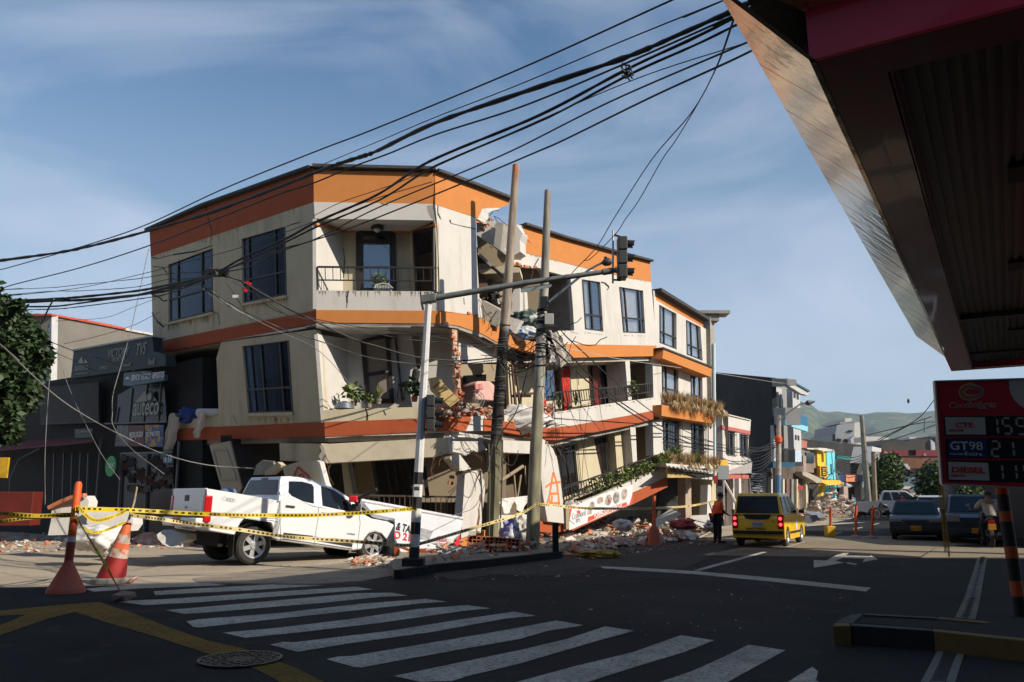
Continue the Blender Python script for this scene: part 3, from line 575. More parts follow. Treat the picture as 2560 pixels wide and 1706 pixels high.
f=window(PRi,F1,WA,cols=(),rows=(), back=False,pane=GLASS)
f=window(PRi,F1,WB,cols=(.18,.72),rows=(), curtains=[(0, .6,CURTR)])
b=MB();nn=10
P=[PRi.off(-.1).hit(F1(*p))for p in[(640,535),(740,520), (740,1080),(690,1080)]]
b.add([qpt(P,i/nn,0)+PR.n*.03*math.sin(i*2)for i in range(nn+1)]+[qpt(P,i/nn, 1)+PR.n*.03*math.sin(i*2)for i in range(nn+1)],[(i,i+1, nn+2+i,nn+1+i)for i in range(nn)]);b.build('curtain',CURTR,bld)
P=[PRi.off(-.07).hit(F1(*p))for p in[(690, 510),(760,500),(790, 1060), (740,1070)]];b=MB();b.hexa(P,[q-PR.n*.03 for q in P]);b.build('door', CURTB, bld)
b=MB()
for p,q in(((0,480),(45,1040)),((45,480),(100,1010)),((0,460),(300,470)),((40,860),(290,858))):b.bar(PRi.off(-.12).hit(F1(*p)),PRi.off(-.12).hit(F1(*q)),.07,.05, PR.n)
b.build('door_frame', mat('brown_wood_frame',(.07,.035,.022),.7),bld)
b=MB();b.prism([PRi.off(-.2).hit(F1(*p))for p in[(1275,430),(1335,430),(1385, 1010), (1330, 1015)]],-PR.n*.2);b.build('pillar',CREAM, bld)
panel('inner_wall',mat('ochre_wall',(.27,.2,.1),.9,.1),PR.off(1.6),F1, [(1330,400),(1540,390),(1560,1000),(1380, 1010)],th=.1)
b=MB();b.prism([PR.off(.15).hit(F1(*p))for p in[(1480,440),(1535,385), (1565, 940),(1520,945)]],-PR.n*.9);b.build('pillar',WHITEP,bld)
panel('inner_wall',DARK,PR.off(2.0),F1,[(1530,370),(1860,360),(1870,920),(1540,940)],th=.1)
b=MB();b.prism([PR.off(1.2).hit(F1(*p))for p in[(1735,370),(1815,370), (1830, 900),(1750,905)]],-PR.n*.3);b.build('inner_pillar',CREAM,bld)
b=MB();b.prism([PR.off(.02).hit(F1(*p))for p in[(1835,360),(1880,360), (1915, 440),(1955,470),(1955,905), (1850, 915)]],-PR.n*.35);b.build('pillar',WHITEP,bld)
# ---- right facade, lowest visible floor (sunken balcony)
Rp('balcony_parapet', WHITEP,F3,[(640,1090),(900, 1010), (1200, 895),(1500,760),(1800,630), (2120, 500),(2138,655),(1630,880), (1610, 1085), (1630, 1060), (1600, 1080), (750,1440),(690,1430)][:7]+[(2138, 660),(1640,880),(1300,1030),(730,1300),(690,1240)])
Rp('floor_band',TERRA,F3,[(2138,662),(2145,800),(1640,1052),(1200,1240),(760, 1440), (735,1302),(1300,1032),(1640,882)],proud=.03,th=TH+.03)
railing('balcony_railing',PR.off(.05).hit(F3(615, 830)), PR.off(.05).hit(F3(2065,300)),PR.off(.05).hit(F3(2110,505)),PR.off(.05).hit(F3(650, 1075)),44,bld,PR.n,low=.7,posts=8)
PRj=PR.off(.9)
WC=[(515,235), (800,185),(860,850), (620,930)];WD=[(1070,105),(1370,40),(1420,660),(1200,700)]
panel('balcony_wall', CREAM, PRj,F3,[(430, 130),(1040,30),(1460,-60),(1510,700),(850,960),(560,1060)],[WC,WD],th=.12)
window(PRj,F3, WC,cols=(.5,),rows=(),bars=12,pane=GLASSD);window(PRj,F3,WD,cols=(.5, ),rows=(),bars=12,curtains=[(.1,.6,CURTB)],pane=GLASS)
b=MB();b.prism([PR.off(.5).hit(F3(*p))for p in[(1370,-20),(1455,-60),(1505,520),(1415,640)]],-PR.n*.45);b.build('pillar',CREAM,bld)
panel('inner_wall',MATS['ochre_wall'],PR.off(1.6),F3,[(1440,-120),(1640,-120),(1700, 500),(1490,560)],th=.1)
b=MB();b.prism([PR.off(.15).hit(F3(*p))for p in[(1595,-110),(1675,-120),(1700,440),(1640,460)]],-PR.n*.8);b.build('pillar',WHITEP,bld)
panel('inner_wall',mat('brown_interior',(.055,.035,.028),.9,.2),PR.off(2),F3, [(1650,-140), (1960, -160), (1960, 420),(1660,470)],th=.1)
b=MB();b.prism([PR.off(1.1).hit(F3(*p))for p in[(1850,-150),(1900,-150),(1930,400),(1840,250)]],-PR.n*.3);b.build('inner_pillar',CREAM,bld)
b=MB();b.prism([PR.off(.02).hit(F3(*p))for p in[(1928,-160),(2060,-170),(2068,310),(1940,340)]],-PR.n*.35);b.build('pillar',WHITEP,bld)
b=MB();b.prism([PR.off(-.25).hit(F3(*p))for p in[(300,90),(360, 120),(480,250),(545, 420),(590,700),(625, 1060), (640,1330),(400,1300),(330, 900),(300,600)]],-PR.n*.45);gp=b.build('leaning_pillar',WHITEP,bld)
GR=mat('orange_spray_paint', (.75,.2,.06), .8,.1)
b=MB()
for ln in([(385,1075),(430,930),(470,680), (485,590),(520,680), (540,760),(575,1060)],[(375,800),(450,745),(590, 725)], [(430, 900),(560,890)],[(420,960), (440,1040),(580,1030)],[(470,930), (455,1080)]):
 P=[PR.off(-.26).hit(F3(*p))for p in ln]
 for i in range(len(P)-1):b.bar(P[i],P[i+1],.07,.006,PR.n)
b.build('graffiti',GR,gp)
bricks('broken_brick_edge',F3,PR.off(-.28),[(375, 150),(430,180)],.14, bld,seed=11)
Rp('floor_band',TERRA,F3,[(290,1290),(460, 1320), (660,1320),(668,1440),(480, 1470), (290,1450)],proud=.1,th=.3)
b=MB();b.prism([PR.off(-.3).hit(F3(*p))for p in[(665,1110),(715,1110), (712,1410),(672,1420)]],-PR.n*.1);b.build('loose_board',TAN,bld)
# ---------------------------------------------------------------- crushed ground floor of the corner building
gin=PC.off(3.2)
CR2=mat('cream_beam', (.50,.44,.33),.9,.07,2,.004,40,dirt=(.25, .21,.15),dscale=1.2, damt=.4)  # cream colour close to the wall render, with random dirt
panel('fallen_beam',CREAM,PL.off(-.1),B5,[(-5,1105),(345,1108), (355,1130),(330,1200),(352, 1255), (300,1262),(0,1250)],th=.35)
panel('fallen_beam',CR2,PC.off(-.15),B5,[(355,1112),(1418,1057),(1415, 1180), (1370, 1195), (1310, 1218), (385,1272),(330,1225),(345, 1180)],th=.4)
panel('broken_beam_end',CONC,PC.off(-.16), B5,[(330,1120),(365, 1130), (385,1200),(385,1272),(345, 1250), (325,1210),(350,1170)],th=.3)
panel('fallen_beam',WHITEP,PR.off(-.15),B5,[(1424,1052), (1700, 1048), (1705, 1110), (1740, 1160), (1715, 1170), (1610, 1180), (1560, 1210), (1530, 1190), (1432, 1170)],th=.35)
panel('fallen_beam',WHITEP,PR.off(-.12),B5,[(1850,1078), (2150, 1090), (2235, 1110), (2240, 1180), (2110, 1192), (1880, 1182)],th=.3)
b=MB()
for a,c in(((1500,1020),(1790,1060)),((1420,1045),(1780, 1050))):b.bar(PR.off(-.3).hit(B5(*a)),PR.off(-.3).hit(B5(*c)), .05,.05,PR.n)
b.build('bent_frame', CONCW, bld)
Q=PR.off(-.35)
b=MB();b.prism([Q.hit(E5(*p))for p in[(465,205),(570,190),(722, 385),(610,405),(540, 330)]],-PR.n*.3);b.build('fallen_slab',WHITEP,bld)
b=MB();b.prism([Q.hit(E5(*p))for p in[(440,240),(465,205),(600, 400),(570,405)]],-PR.n*.25);b.build('fallen_slab',CREAM,bld)
b=MB();b.prism([Q.hit(E5(*p))for p in[(640,440),(700,430),(720, 405),(860,400),(872, 500),(908,550),(905, 650),(885,800),(845, 1215), (800,1200),(590,1290),(600, 1030), (625,700)]],-PR.n*.3);gp2=b.build('leaning_pillar',WHITEP,bld)
crack(E5,Q,[(870,670),(835,740),(845,800), (820,900),(825,1000),(805,1120),(790,1200),(830, 1215)],.06,CURTB,gp2)
bricks('broken_brick_edge',E5,PR.off(.1),[(500,370),(510,430),(480,520),(480, 620)], .2,bld,seed=12)
bricks('broken_brick_edge',E5,Q,[(705,435),(860,402)],.06,bld,seed=13)
panel('floor_band',ORANGE,PR.off(-.3),E5,[(570,1290),(785,1240),(775,1400),(690,1408),(560, 1395)],th=.3)
panel('floor_band',ORANGE,PR.off(0),E5,[(800,1215),(900, 1180), (1050, 1170), (1240, 1150), (1240, 1420), (770,1420)],th=.2)
panel('balcony_parapet',WHITEP,PR.off(0),E5,[(1060,985), (1455, 975),(1445,1150),(1240,1150),(1050,1172), (1055, 1050)],th=.2)
panel('balcony_parapet',WHITEP,PC.off(-.1),E5,[(595,1200),(790, 1190), (785,1238),(575,1295)],th=.2)
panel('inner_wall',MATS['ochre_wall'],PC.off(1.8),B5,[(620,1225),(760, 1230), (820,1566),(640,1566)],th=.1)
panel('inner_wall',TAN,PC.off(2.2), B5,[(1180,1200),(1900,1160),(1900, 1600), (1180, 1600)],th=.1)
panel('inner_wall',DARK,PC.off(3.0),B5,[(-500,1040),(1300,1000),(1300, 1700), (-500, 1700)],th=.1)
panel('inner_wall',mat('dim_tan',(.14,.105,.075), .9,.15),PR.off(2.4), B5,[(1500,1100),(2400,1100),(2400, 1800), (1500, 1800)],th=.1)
panel('inner_pillar', CREAM, PC.off(.9),B5,[(515, 1260), (570,1265),(620,1566),(550, 1566)],th=.3)
panel('inner_pillar', CONC,PC.off(1.0),B5, [(555, 1250), (600,1250),(660,1566),(610, 1566)],th=.3)
b=MB()
for a,c,w_ in(((780,1250),(830,1566),.1),((880,1240),(940,1566),.06),((950,1255),(990,1500),.05),((1040,1240),(1120,1500),.09),((1000,1250), (1035, 1400), .04),((1210,1300),(1240,1566),.12)):b.bar(PC.off(.8).hit(B5(*a)),PC.off(.8).hit(B5(*c)),w_,w_,PC.n)
b.build('bent_frame', BLACKM,bld)
railing('balcony_railing',PC.off(.2).hit(B6(905,632)),PC.off(.2).hit(B6(1860, 650)), PC.off(.2).hit(B6(1862,810)),PC.off(.2).hit(B6(905,760)),22,bld,PC.n, low=.95,posts=2,m=mat('rusty_brown_metal',(.07,.05,.035),.7,.3,6))
b=MB()
for a,c,r_ in(((1100, 540),(1395,345),.055),((1420,340), (1440, 580),.03),((1280,460),(1310,800),.03),((1370,460),(1320,800),.03)):b.tube([PR.off(.3).hit(E5(*a)),PR.off(.3).hit(E5(*c))],r_, 8)
b.build('leaning_prop',TAN,bld)
b=MB();nn=16
P=[PR.off(.2).hit(E5(*p))for p in[(1095,770),(1460,730), (1440, 930),(1130,900)]]
A=[];rows=6
for j in range(rows+1):
 for i in range(nn+1):
  s=i/nn;sag=.35*math.sin(math.pi*((s*2)%1))*(j/rows);A.append(qpt(P,s,0)+Vector((0, 0,-sag-.12*j/rows))+PR.n*(.05*math.sin(i*1.7+j)))
b.add(A,[(j*(nn+1)+i, j*(nn+1)+i+1, (j+1)*(nn+1)+i+1,(j+1)*(nn+1)+i)for j in range(rows)for i in range(nn)])
CLOTH=mat('white_cloth',(.62,.60,.58),.85, .06,4, .01,15)
tag(b.build('hanging_cloth', CLOTH, None,smooth=60),'crumpled white cloth sagging in the crushed ground floor opening between the two utility poles','cloth')
panel('inner_pillar', CREAM, PL.off(.35),F2,[(610,205),(655,205),(672, 500),(692,830),(655, 830),(625,500)],th=.3)
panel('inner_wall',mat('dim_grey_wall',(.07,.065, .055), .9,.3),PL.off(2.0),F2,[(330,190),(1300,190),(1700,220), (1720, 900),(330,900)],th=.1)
panel('leaning_board',TAN,PL.off(1.2),F2,[(1080,200),(1250,200),(1240, 330),(1100,350)],th=.05)
b=MB()
for a,c,w_ in(((1060, 420),(1280,350),.05),((1090,490),(1320,430),.05),((1340,200),(1270,620),.14),((1150,620),(1140,740),.2), ((345, 200),(350,760),.05), ((1590,350),(1610,560),.25)):b.bar(PL.off(1.0).hit(F2(*a)),PL.off(1.0).hit(F2(*c)), w_,.06,PL.n)
b.build('splintered_timber', mat('weathered_timber',(.16,.12,.08),.9,.3,8),bld)
dp=PL.off(-.6)
q=[dp.hit(F2(*p))for p in[(748,278),(1015, 225),(1165,830),(1130,900), (915,880)]]
b=MB();b.prism(q,-PL.n*.05);od=b.build('fallen_door',mat('beige_painted_door',(.34,.31,.23),.6,.06),None);tag(od,'beige panelled door leaning upright in the wreckage behind the white pickup','door')
b=MB()
for l in([(800,350),(985,345)],[(985,345), (1110, 740)], [(800, 350),(900,700)],[(890,740), (1100, 735)]):b.bar(dp.off(-.01).hit(F2(*l[0])), dp.off(-.01).hit(F2(*l[1])),.03,.02,PL.n)
b.build('panel_moulding',mat('beige_moulding',(.27,.24,.18),.6),od)
wreck=[]
def wslab(label,m,k,l,pl,th=.15,name='concrete_slab',cat='slab'):
 b=MB();b.prism([pl.hit(k(*p))for p in l], -pl.n*th);o=b.build(name,m);tag(o, label, cat);return o
gs=wslab('cream wall slab tipped on edge with a red spray painted house mark, behind the pickup cab',CREAM,F2,[(1700,560),(1930,490), (2150, 480),(2210,700),(2240,900), (1800, 900)], PL.off(-1.1))
RSP=mat('red_spray_paint',(.55,.03, .02),.8,.1);b=MB()
for ln in([(1850,690),(1905, 565),(2050,690),(2045,740)],[(1910,740),(1925,670),(1960,660), (1990, 700)]):
 P=[PL.off(-1.12).hit(F2(*p))for p in ln]
 for i in range(len(P)-1):b.bar(P[i],P[i+1],.05,.006,PL.n)
b.build('graffiti',RSP,gs)
wslab('pale wall wedge leaning against the graffiti slab behind the pickup windscreen',WHITEP,F2,[(2150,480),(2190,500),(2260, 760),(2320,900),(2240,900), (2210, 700)], PL.off(-1.15))
wslab('grey broken wall sheet standing above the pickup roof',CONC,F2, [(1330,640),(1360,540),(1440,475), (1580, 490),(1600,560),(1500,660), (1320, 670)], PL.off(-.6),.08)
wslab('short cream beam with a round hole lying aslant above the pickup roof',CREAM, F2,[(1480,620),(1640,500),(1690,540),(1680,570), (1560, 665),(1470,670)],PL.off(-.9),.15,'broken_beam','beam')
SGY=20.2
fs=thing('fallen_shop_sign', 'fallen white shop sign with black and red lettering tilted against the broken corner','sign',V(B6(1500, 1100), SGY))
SIGNW=mat('sign_white',(.62, .62,.64),.45, .04,2, dirt=(.35,.33,.3),damt=.3)
spl=Plane(V(B6(1020,670),SGY+.9),V(B6(1350,1110), SGY-.3),V(B6(1870,825),SGY+1.6))
b=MB();b.prism([spl.hit(B6(*p))for p in[(1020,668),(1875,822),(1850,960),(1640,1108),(1350, 1108), (1310, 1000), (1300, 830),(1120,790)]],-spl.n*.12);b.build('board',SIGNW,fs)
b=MB();b.prism([spl.off(-.05).hit(B6(*p))for p in[(1018, 662),(1878,817),(1876,832), (1020, 680)]],-spl.n*.2);b.build('sign_edge',SIGNW,fs)
def text_mesh(txt,pl, k,p0,p1,h,m,parent,name='lettering',proud=.012,shear=0, bold=0,world=True,space=1.0,align='LEFT'):
 """text along p0->p1 (pixel) on plane; h = cap height in metres; width fitted to p0-p1"""
 c=bpy.data.curves.new('t','FONT');c.body=txt;c.size=1;c.shear=shear;c.offset=bold;c.space_character=space;c.extrude=.004/max(h,.01)
 o=bpy.data.objects.new('t', c);col.objects.link(o);dg=bpy.context.evaluated_depsgraph_get();dg.update();me=o.evaluated_get(dg).to_mesh()
 vs=[v.co.copy()for v in me.vertices];fs_=[tuple(p.vertices)for p in me.polygons];o.evaluated_get(dg).to_mesh_clear();bpy.data.objects.remove(o)
 if not vs:return None
 xs=[v.x for v in vs];x0,x1=min(xs),max(xs)
 if k is not None:a,e=pl.off(-proud).hit(k(*p0)), pl.off(-proud).hit(k(*p1));n=pl.n
 else:a,e=Vector(p0), Vector(p1);n=pl
 ax=(e-a).normalized();W_=(e-a).length;up=n.cross(ax).normalized()
 sx=W_/(x1-x0);sy=h/.70
 b=MB();b.add([a+ax*((v.x-x0)*sx)+up*(v.y*sy)+n*(v.z*h)for v in vs],fs_)
 return b.build(name, m,parent,world=world)
TXTB=mat('black_lettering',(.015,.015,.015),.6,0);TXTR=mat('red_lettering',(.6,.02,.03),.6, 0);TXTW=mat('white_lettering',(.75,.75,.75),.5,0)
text_mesh('& TALL',spl,B6,(1310,920),(1480,965),.3,TXTB, fs,bold=.02);text_mesh('O 215',spl,B6,(1290,990),(1470, 1030), .28,TXTR,fs,bold=.02)
c0=spl.off(-.015).hit(B6(1697,1012));e_=spl.off(-.015).hit(B6(1750,1012))-c0;rr_=e_.length;ux=e_.normalized();uy=spl.n.cross(ux)
b=MB()
for r0, r1 in((.98,1.0),(.70,.73)):
 n_=28;A=[c0+(ux*math.cos(2*math.pi*i/n_)+uy*math.sin(2*math.pi*i/n_))*rr_*r0 for i in range(n_)];Bq=[c0+(ux*math.cos(2*math.pi*i/n_)+uy*math.sin(2*math.pi*i/n_))*rr_*r1 for i in range(n_)]
 b.add(A+Bq,[(i,(i+1)%n_,n_+(i+1)%n_,n_+i)for i in range(n_)])
for i in range(22):
 an=2*math.pi*i/22;p=c0+(ux*math.cos(an)+uy*math.sin(an))*rr_*.85;b.bar(p-(ux*math.cos(an)+uy*math.sin(an))*rr_*.09,p+(ux*math.cos(an)+uy*math.sin(an))*rr_*.09,rr_*.1,.004,spl.n)
for i in(-1,0, 1):b.bar(c0+uy*rr_*.26*i-ux*rr_*.5,c0+uy*rr_*.26*i+ux*rr_*.5,rr_*.11, .004,spl.n)
b.build('round_emblem',TXTR, fs)
b=MB();b.prism([spl.off(-.02).hit(B6(*p))for p in[(1800, 1045), (1850, 960),(1845,1065)]],-spl.n*.02);b.build('red_corner',TXTR,fs)
pst=MB();q=[spl.off(-.014).hit(B6(*p))for p in[(1490,900),(1625,935),(1590,1005),(1500,1000)]];pst.prism(q,-spl.n*.004);pst.build('poster',mat('grey_poster',(.3, .3,.3),.6,.5, 12),fs)
b=MB();b.prism([V(B6(*p),SGY-.2)for p in[(1290,1060),(1380,1070),(1420,1085), (1680, 1090), (1600, 1140), (1300, 1145)]],(0,.3,0));tag(b.build('orange_wall_piece',TERRA),'orange painted wall fragment lying under the fallen white shop sign','wall fragment')
b=MB();b.tube([V(E4(1960,370),19.6),V(E4(2130,280),19.4)],.045, 8);tag(b.build('metal_tube',BLACKM),'dark metal tube sticking up aslant beyond the pickup bonnet','tube')
b=MB();b.box(V(E4(1912,372), 19.8), (.20,.2,.15));tag(b.build('red_box',mat('red_plastic',(.55,.02,.03),.4,.05), bevel=.03),'small red box resting on debris beyond the pickup mirror','box')
# ---------------------------------------------------------------- banner on the sunken balcony
bn=thing('advertising_banner','white and red advertising banner with oval pictures tied to the sunken balcony','banner',PR.off(-.05).hit(F3(720,1430)))
BNW=mat('banner_white',(.66, .65,.66),.5,.03);BNR=mat('banner_red',(.70,.08,.04),.5, .05)
bp_=PR.off(-.05)
def bpoly(name,m,l,pr,th=.004):b=MB();b.prism([bp_.off(-pr).hit(F3(*p))for p in l],-PR.n*th);return b.build(name,m,bn)
bpoly('fabric',BNW,[(715,1110),(960,1010), (1200, 900),(1420,835),(1635,775), (1625, 1040), (1200, 1225), (715,1430)],0,.02)
bpoly('red_field',BNR,[(990, 1240), (1040, 1220), (1100, 1190), (1150, 1170), (1250, 1130), (1300, 1140), (1360, 1085), (1545, 1020), (1560, 1062), (1200, 1210), (985,1310)],.006)
bpoly('red_edge',BNR, [(718, 1112), (755,1110),(742,1180),(717, 1300)],.006);bpoly('red_edge',BNR, [(1635,900),(1630,1040),(1590,1055),(1608,990)], .006)
pics=[((1045,1075),38,62),((1165,995),48,48),((1285,990),48,78),((1400,955),50,88),((1515,905),46, 82)]
for i,((cx_,cy_),rx,ry)in enumerate(pics):
 bpoly('oval_picture',mat('picture_%d'%i,[(.2,.16,.14),(.3,.2,.14),(.25,.15,.13),(.16,.17,.14),(.28,.22,.2)][i], .5,.6, 6,dirt=(.5,.42,.35), dscale=5,damt=.9,dlo=.45,dhi=.55), [(cx_+rx*math.cos(a_*math.pi/8),cy_+ry*math.sin(a_*math.pi/8)-rx*math.cos(a_*math.pi/8)*.3)for a_ in range(16)],.006)
bpoly('oval_picture', MATS['picture_0'],[(985,1130),(1035,1110),(1040, 1190), (980,1205)],.007)
star=[(850+(38 if i%2==0 else 17)*math.cos(i*math.pi/6+.5),1165+(42 if i%2==0 else 18)*math.sin(i*math.pi/6+.5))for i in range(12)]
bpoly('red_star',BNR, star,.007)
text_mesh('Crawford', bp_,F3,(765,1275),(965,1205),.2,mat('grey_lettering',(.4,.4,.42),.6,0),bn,shear=.3);
text_mesh('FORMACION Y EVENTOS',bp_,F3,(1085,1255),(1480,1085), .16,TXTW,bn,bold=.02);text_mesh('BPS',bp_,F3,(820,1320),(880,1300),.12,MATS['grey_lettering'],bn)
rg0=random.Random(91);RUST=mat('rusty_rebar',(.10,.045,.025),.8,.3,8)
for(k_, x,y,pl_,o_)in((E3,900,440,PR,.1),(E3,960, 500,PR,.0),(E3,1010, 830,PR,.4),(E3,780,1250,PR, 0),(E3,930,1400,PR,-.1),(B5,1340,1190,PC, -.1),(B5,1440,1200,PR,-.1), (B5,1560,1200,PR,-.2),(B5,1720,1160,PR,-.2),(B5, 355,1200,PC,-.1),(B5,1880,1180,PR, -.1),(B5,1830,300,PR,0),(F1,520,1290,PR,0),(F3,420,140, PR,-.3),(F3,640,1060,PR,-.1),(E5,870,410, PR,-.4),(E5,700,400, PR,-.4),(C1,500,640, PR,.1),(C1,640,935,PR,.1)):
 b=MB()
 for j in range(3):
  c=pl_.off(o_).hit(k_(x,y))+Vector((rg0.uniform(-.12,.12),rg0.uniform(-.05,.05),0));d=Vector((rg0.uniform(-.5,.6),rg0.uniform(-.5,.1),rg0.uniform(-.9,.2))).normalized();L_=rg0.uniform(.25, .7)
  b.tube([c,c+d*L_*.5,c+d*L_*.8+Vector((rg0.uniform(-.1, .1),0, -.08)),c+d*L_+Vector((rg0.uniform(-.15,.15),0,-.2))],.011,5)
 tag(b.build('bent_rebar',RUST,bld),kind='stuff')
# ---------------------------------------------------------------- left: stucco house, motorcycle shop
dirL=(T0-TL);dirL.z=0;dirL.normalize()
gTL=Vector((TL.x+.55, TL.y-.3,0));PSH=vplane(gTL+dirL*(-.2),gTL-dirL*8)
sh=thing('motorcycle_shop','dark two storey motorcycle shop left of the broken building, under a long teal sign','building',gTL-dirL*5)
TEAL=mat('teal_sign', (.010, .03,.036),.6, .12,2);SHD=mat('shop_dark_wall',(.011,.011,.012),.8,.3, 3);RED2=mat('dark_red_awning',(.12,.015,.02),.7, .2,4)
def fp(name,m, pl,k,l,th=.1, parent=None,holes=()):
 b=MB();b.prism([pl.hit(k(*p))for p in l], -pl.n*th,[[pl.hit(k(*p))for p in h]for h in holes]);return b.build(name,m,parent)
SHG=mat('shop_glass', (.010, .012,.014),.25,.2,2, spec=.25)
fp('front_wall',SHD,PSH.off(.3),B2, [(290, 600),(600,550),(1450,440),(1700,380),(1700,1900),(-1300,1950), (-1300,700)], 6,sh)
fp('roller_shutter',mat('dark_shutter',(.016,.016,.017), .6,.2),PSH,B2,[(330, 640),(830,590),(830, 930),(340,950)],.1,sh)
for i in range(14):
 t=i/14;b=MB();b.bar(PSH.off(-.02).hit(B2(335,650+t*290)),PSH.off(-.02).hit(B2(828,600+t*320)),.03,.03,PSH.n);b.build('slat',MATS['dark_shutter'],sh)
fp('upper_window',SHG,PSH.off(-.05),B2,[(990,700),(1130, 620),(1380,600),(1400,925), (980,940)],.05,sh)
b=MB()
for p,q in(((1115,640),(1085,935)), ((1240,610),(1205,935)),((1355,600),(1330,925)), ((1000,800),(975,940)),((880,940), (1400, 925))):b.bar(PSH.off(-.06).hit(B2(*p)),PSH.off(-.06).hit(B2(*q)),.05, .05,PSH.n)
b.build('window_frame',mat('grey_aluminium',(.10, .11,.12),.5,.1),sh)
text_mesh('auteco',PSH.off(-.12),B2,(1115, 872),(1328,862),.62, mat('pale_grey_lettering',(.30,.31,.28),.6,0),sh,bold=.01)
LG=MATS['pale_grey_lettering']
lp=PSH.off(-.12)
fp('logo_triangle',LG,lp,B2, [(1140,757),(1225,655),(1235,752)],.01,sh);fp('logo_triangle', LG,lp, B2,[(1240,700),(1265,680),(1318,745),(1245,752)],.01,sh)
c0=lp.off(-.02).hit(B2(1262, 712));e_=(lp.off(-.02).hit(B2(1290,710))-c0).length;b=MB();b.lathe([(e_*.95, 0),(e_*.95,.02)],c0, PSH.n, 20);b.build('logo_disc',TEAL,sh)
b=MB();b.lathe([(e_*.62,0),(e_*.62, .02)], c0+PSH.n*.01, PSH.n, 20);b.build('logo_disc',LG, sh)
fp('shop_glass',SHG,PSH.off(-.05),B2,[(1020,1190),(1450, 1180), (1480, 1900), (960,1900)],.05,sh)
b=MB()
for p,q in(((1020,1190),(990,1900)),((1240,1190), (1210, 1900)),((1020,1190), (1450, 1180)),((1505,1090), (1480, 1500)),((850, 1065), (810,1560)),((460,1190),(440,1800)),((540,1190), (520,1800)),((610,1190),(590,1800)),((680,1190), (650,1800)),((745,1190),(720,1800))):b.bar(PSH.off(-.1).hit(B2(*p)),PSH.off(-.1).hit(B2(*q)),.06, .06,PSH.n)
b.build('door_frames',MATS['grey_aluminium'],sh)
rr2=random.Random(21)
SHCOL=[mat('shop_clutter_%d'%i,c,.5,.4,8)for i,c in enumerate([(.06,.01,.01), (.02,.03,.04),(.07,.065,.05),(.012,.02,.012),(.08,.08,.085)])]
b=MB()
for i in range(46):
 p=PSH.off(-.12).hit(B2(rr2.uniform(1040,1440),rr2.uniform(1210,1500)));b.box(p,(rr2.uniform(.05,.3),.06, rr2.uniform(.05,.3)),Matrix.Rotation(rr2.uniform(-.6,.6),3,'Y'),rr2.randrange(5))
tag(b.build('shop_goods',SHCOL,sh), kind='stuff')
def posters(label,k,quads):
 for(nm,l,m,txt,tp,th_,tm)in quads:
  o=fp('shop_poster', m,PSH.off(-.13),k,l, .03);o.location=(0,0,0);tag(o,nm,'poster')
  if txt:text_mesh(txt,PSH.off(-.15),k,tp[0],tp[1],th_,tm,o)
posters('',B2, [('grey motorcycle poster above the shop door, leftmost in its row',[(985,955),(1080,955), (1075, 1130), (965,1130)],mat('poster_grey',(.12,.13,.14),.5,.6,8),None,None,0,None),('dark red poster with white lettering above the shop door',[(1085,955),(1212,955),(1208, 1130), (1078, 1130)],mat('poster_red',(.09,.02,.015),.5,.4,6), 'MEJOR JUGADA',((1085,1060),(1200, 1052)),.2,TXTW),('blue and yellow poster above the shop door, next to the hanging quilt',[(1218,950),(1375,950),(1370, 1135), (1215, 1135)],mat('poster_blue',(.02,.06, .16),.5,.4,5, dirt=(.35,.2, .03),dscale=2,damt=1,dlo=.5,dhi=.52),'TU MOTO',((1220,1050),(1340,1040)),.15,TXTW)])
o=fp('shop_sign',TEAL,PSH.off(-.7), B2,[(620,322),(1280, 200),(1290,330),(1390,360), (1395, 450),(1180,480),(595,560)], .35);tag(o,'long teal shop sign board with pale lettering on top of the motorcycle shop','sign')
st=PSH.off(-.71)
for tx, a,c,h_,sh_ in(('VICTORY',(905,385),(1080, 365),.3,.2),('MOTORCYCLES', (945,420),(1050,405),.14,0),('TVS',(1145, 368),(1225,352),.42, .3),('KYMCO', (835,490),(905,482), .13,0),('Kawasaki',(1030,465),(1100,452), .13,.2),('Benelli',(1243,445),(1298,440), .22,0),('auteco',(628,495), (740,485),.26,0),('SOMOS MOVILIDAD',(635, 530),(738,522),.07,0)):
 text_mesh(tx, st,B2, a,c,h_,LG,o,shear=sh_)
fp('logo_triangle',LG,st.off(-.01), B2,[(650,435),(685,375),(700,432)],.01,o);fp('logo_triangle',LG,st.off(-.01),B2,[(705,430),(712,395),(740,428)],.01,o)
fp('corrugated_top',mat('pale_corrugated', (.4,.4,.38),.6,.2,12),PSH.off(-.75),B2,[(600,318),(1275,196),(1278,208),(605,330)], .5,o)
o=fp('shop_sign',mat('blue_teal_sign',(.02,.09,.13),.4,.1),PSH.off(-.6),B2,[(1040,512),(1215,495), (1385, 530),(1380,575),(1090,625), (1035, 618)], .12);tag(o,'small dark blue service sign hanging below the long teal shop sign','sign')
text_mesh('SERVICIO TÉCNICO - REPUESTOS',PSH.off(-.62),B2,(1100,580),(1378,550),.2,TXTW,o,shear=.2);fp('logo_triangle', TXTW,PSH.off(-.61),B2,[(1050,565), (1070, 545),(1090,562)],.01,o)
o=fp('shop_sign',mat('dark_green_sign',(.01,.04,.02),.5, .1),PSH.off(-.3),B2, [(628, 985),(780,980),(778, 1055), (628,1062)],.06);tag(o,'small dark green sign with faint lettering over the shop shutter', 'sign');text_mesh('Kawasaki',PSH.off(-.32),B2,(650,1020),(765, 1012), .12,LG,o)
o=MB();c0=PSH.off(-.3).hit(B2(937,1298));o.lathe([(.36,0),(.36, .04)], c0,PSH.n,24);o=o.build('round_sign',mat('green_round',(.04,.35,.1),.5,.05));tag(o,'round green sign hanging beside the shop door','sign')
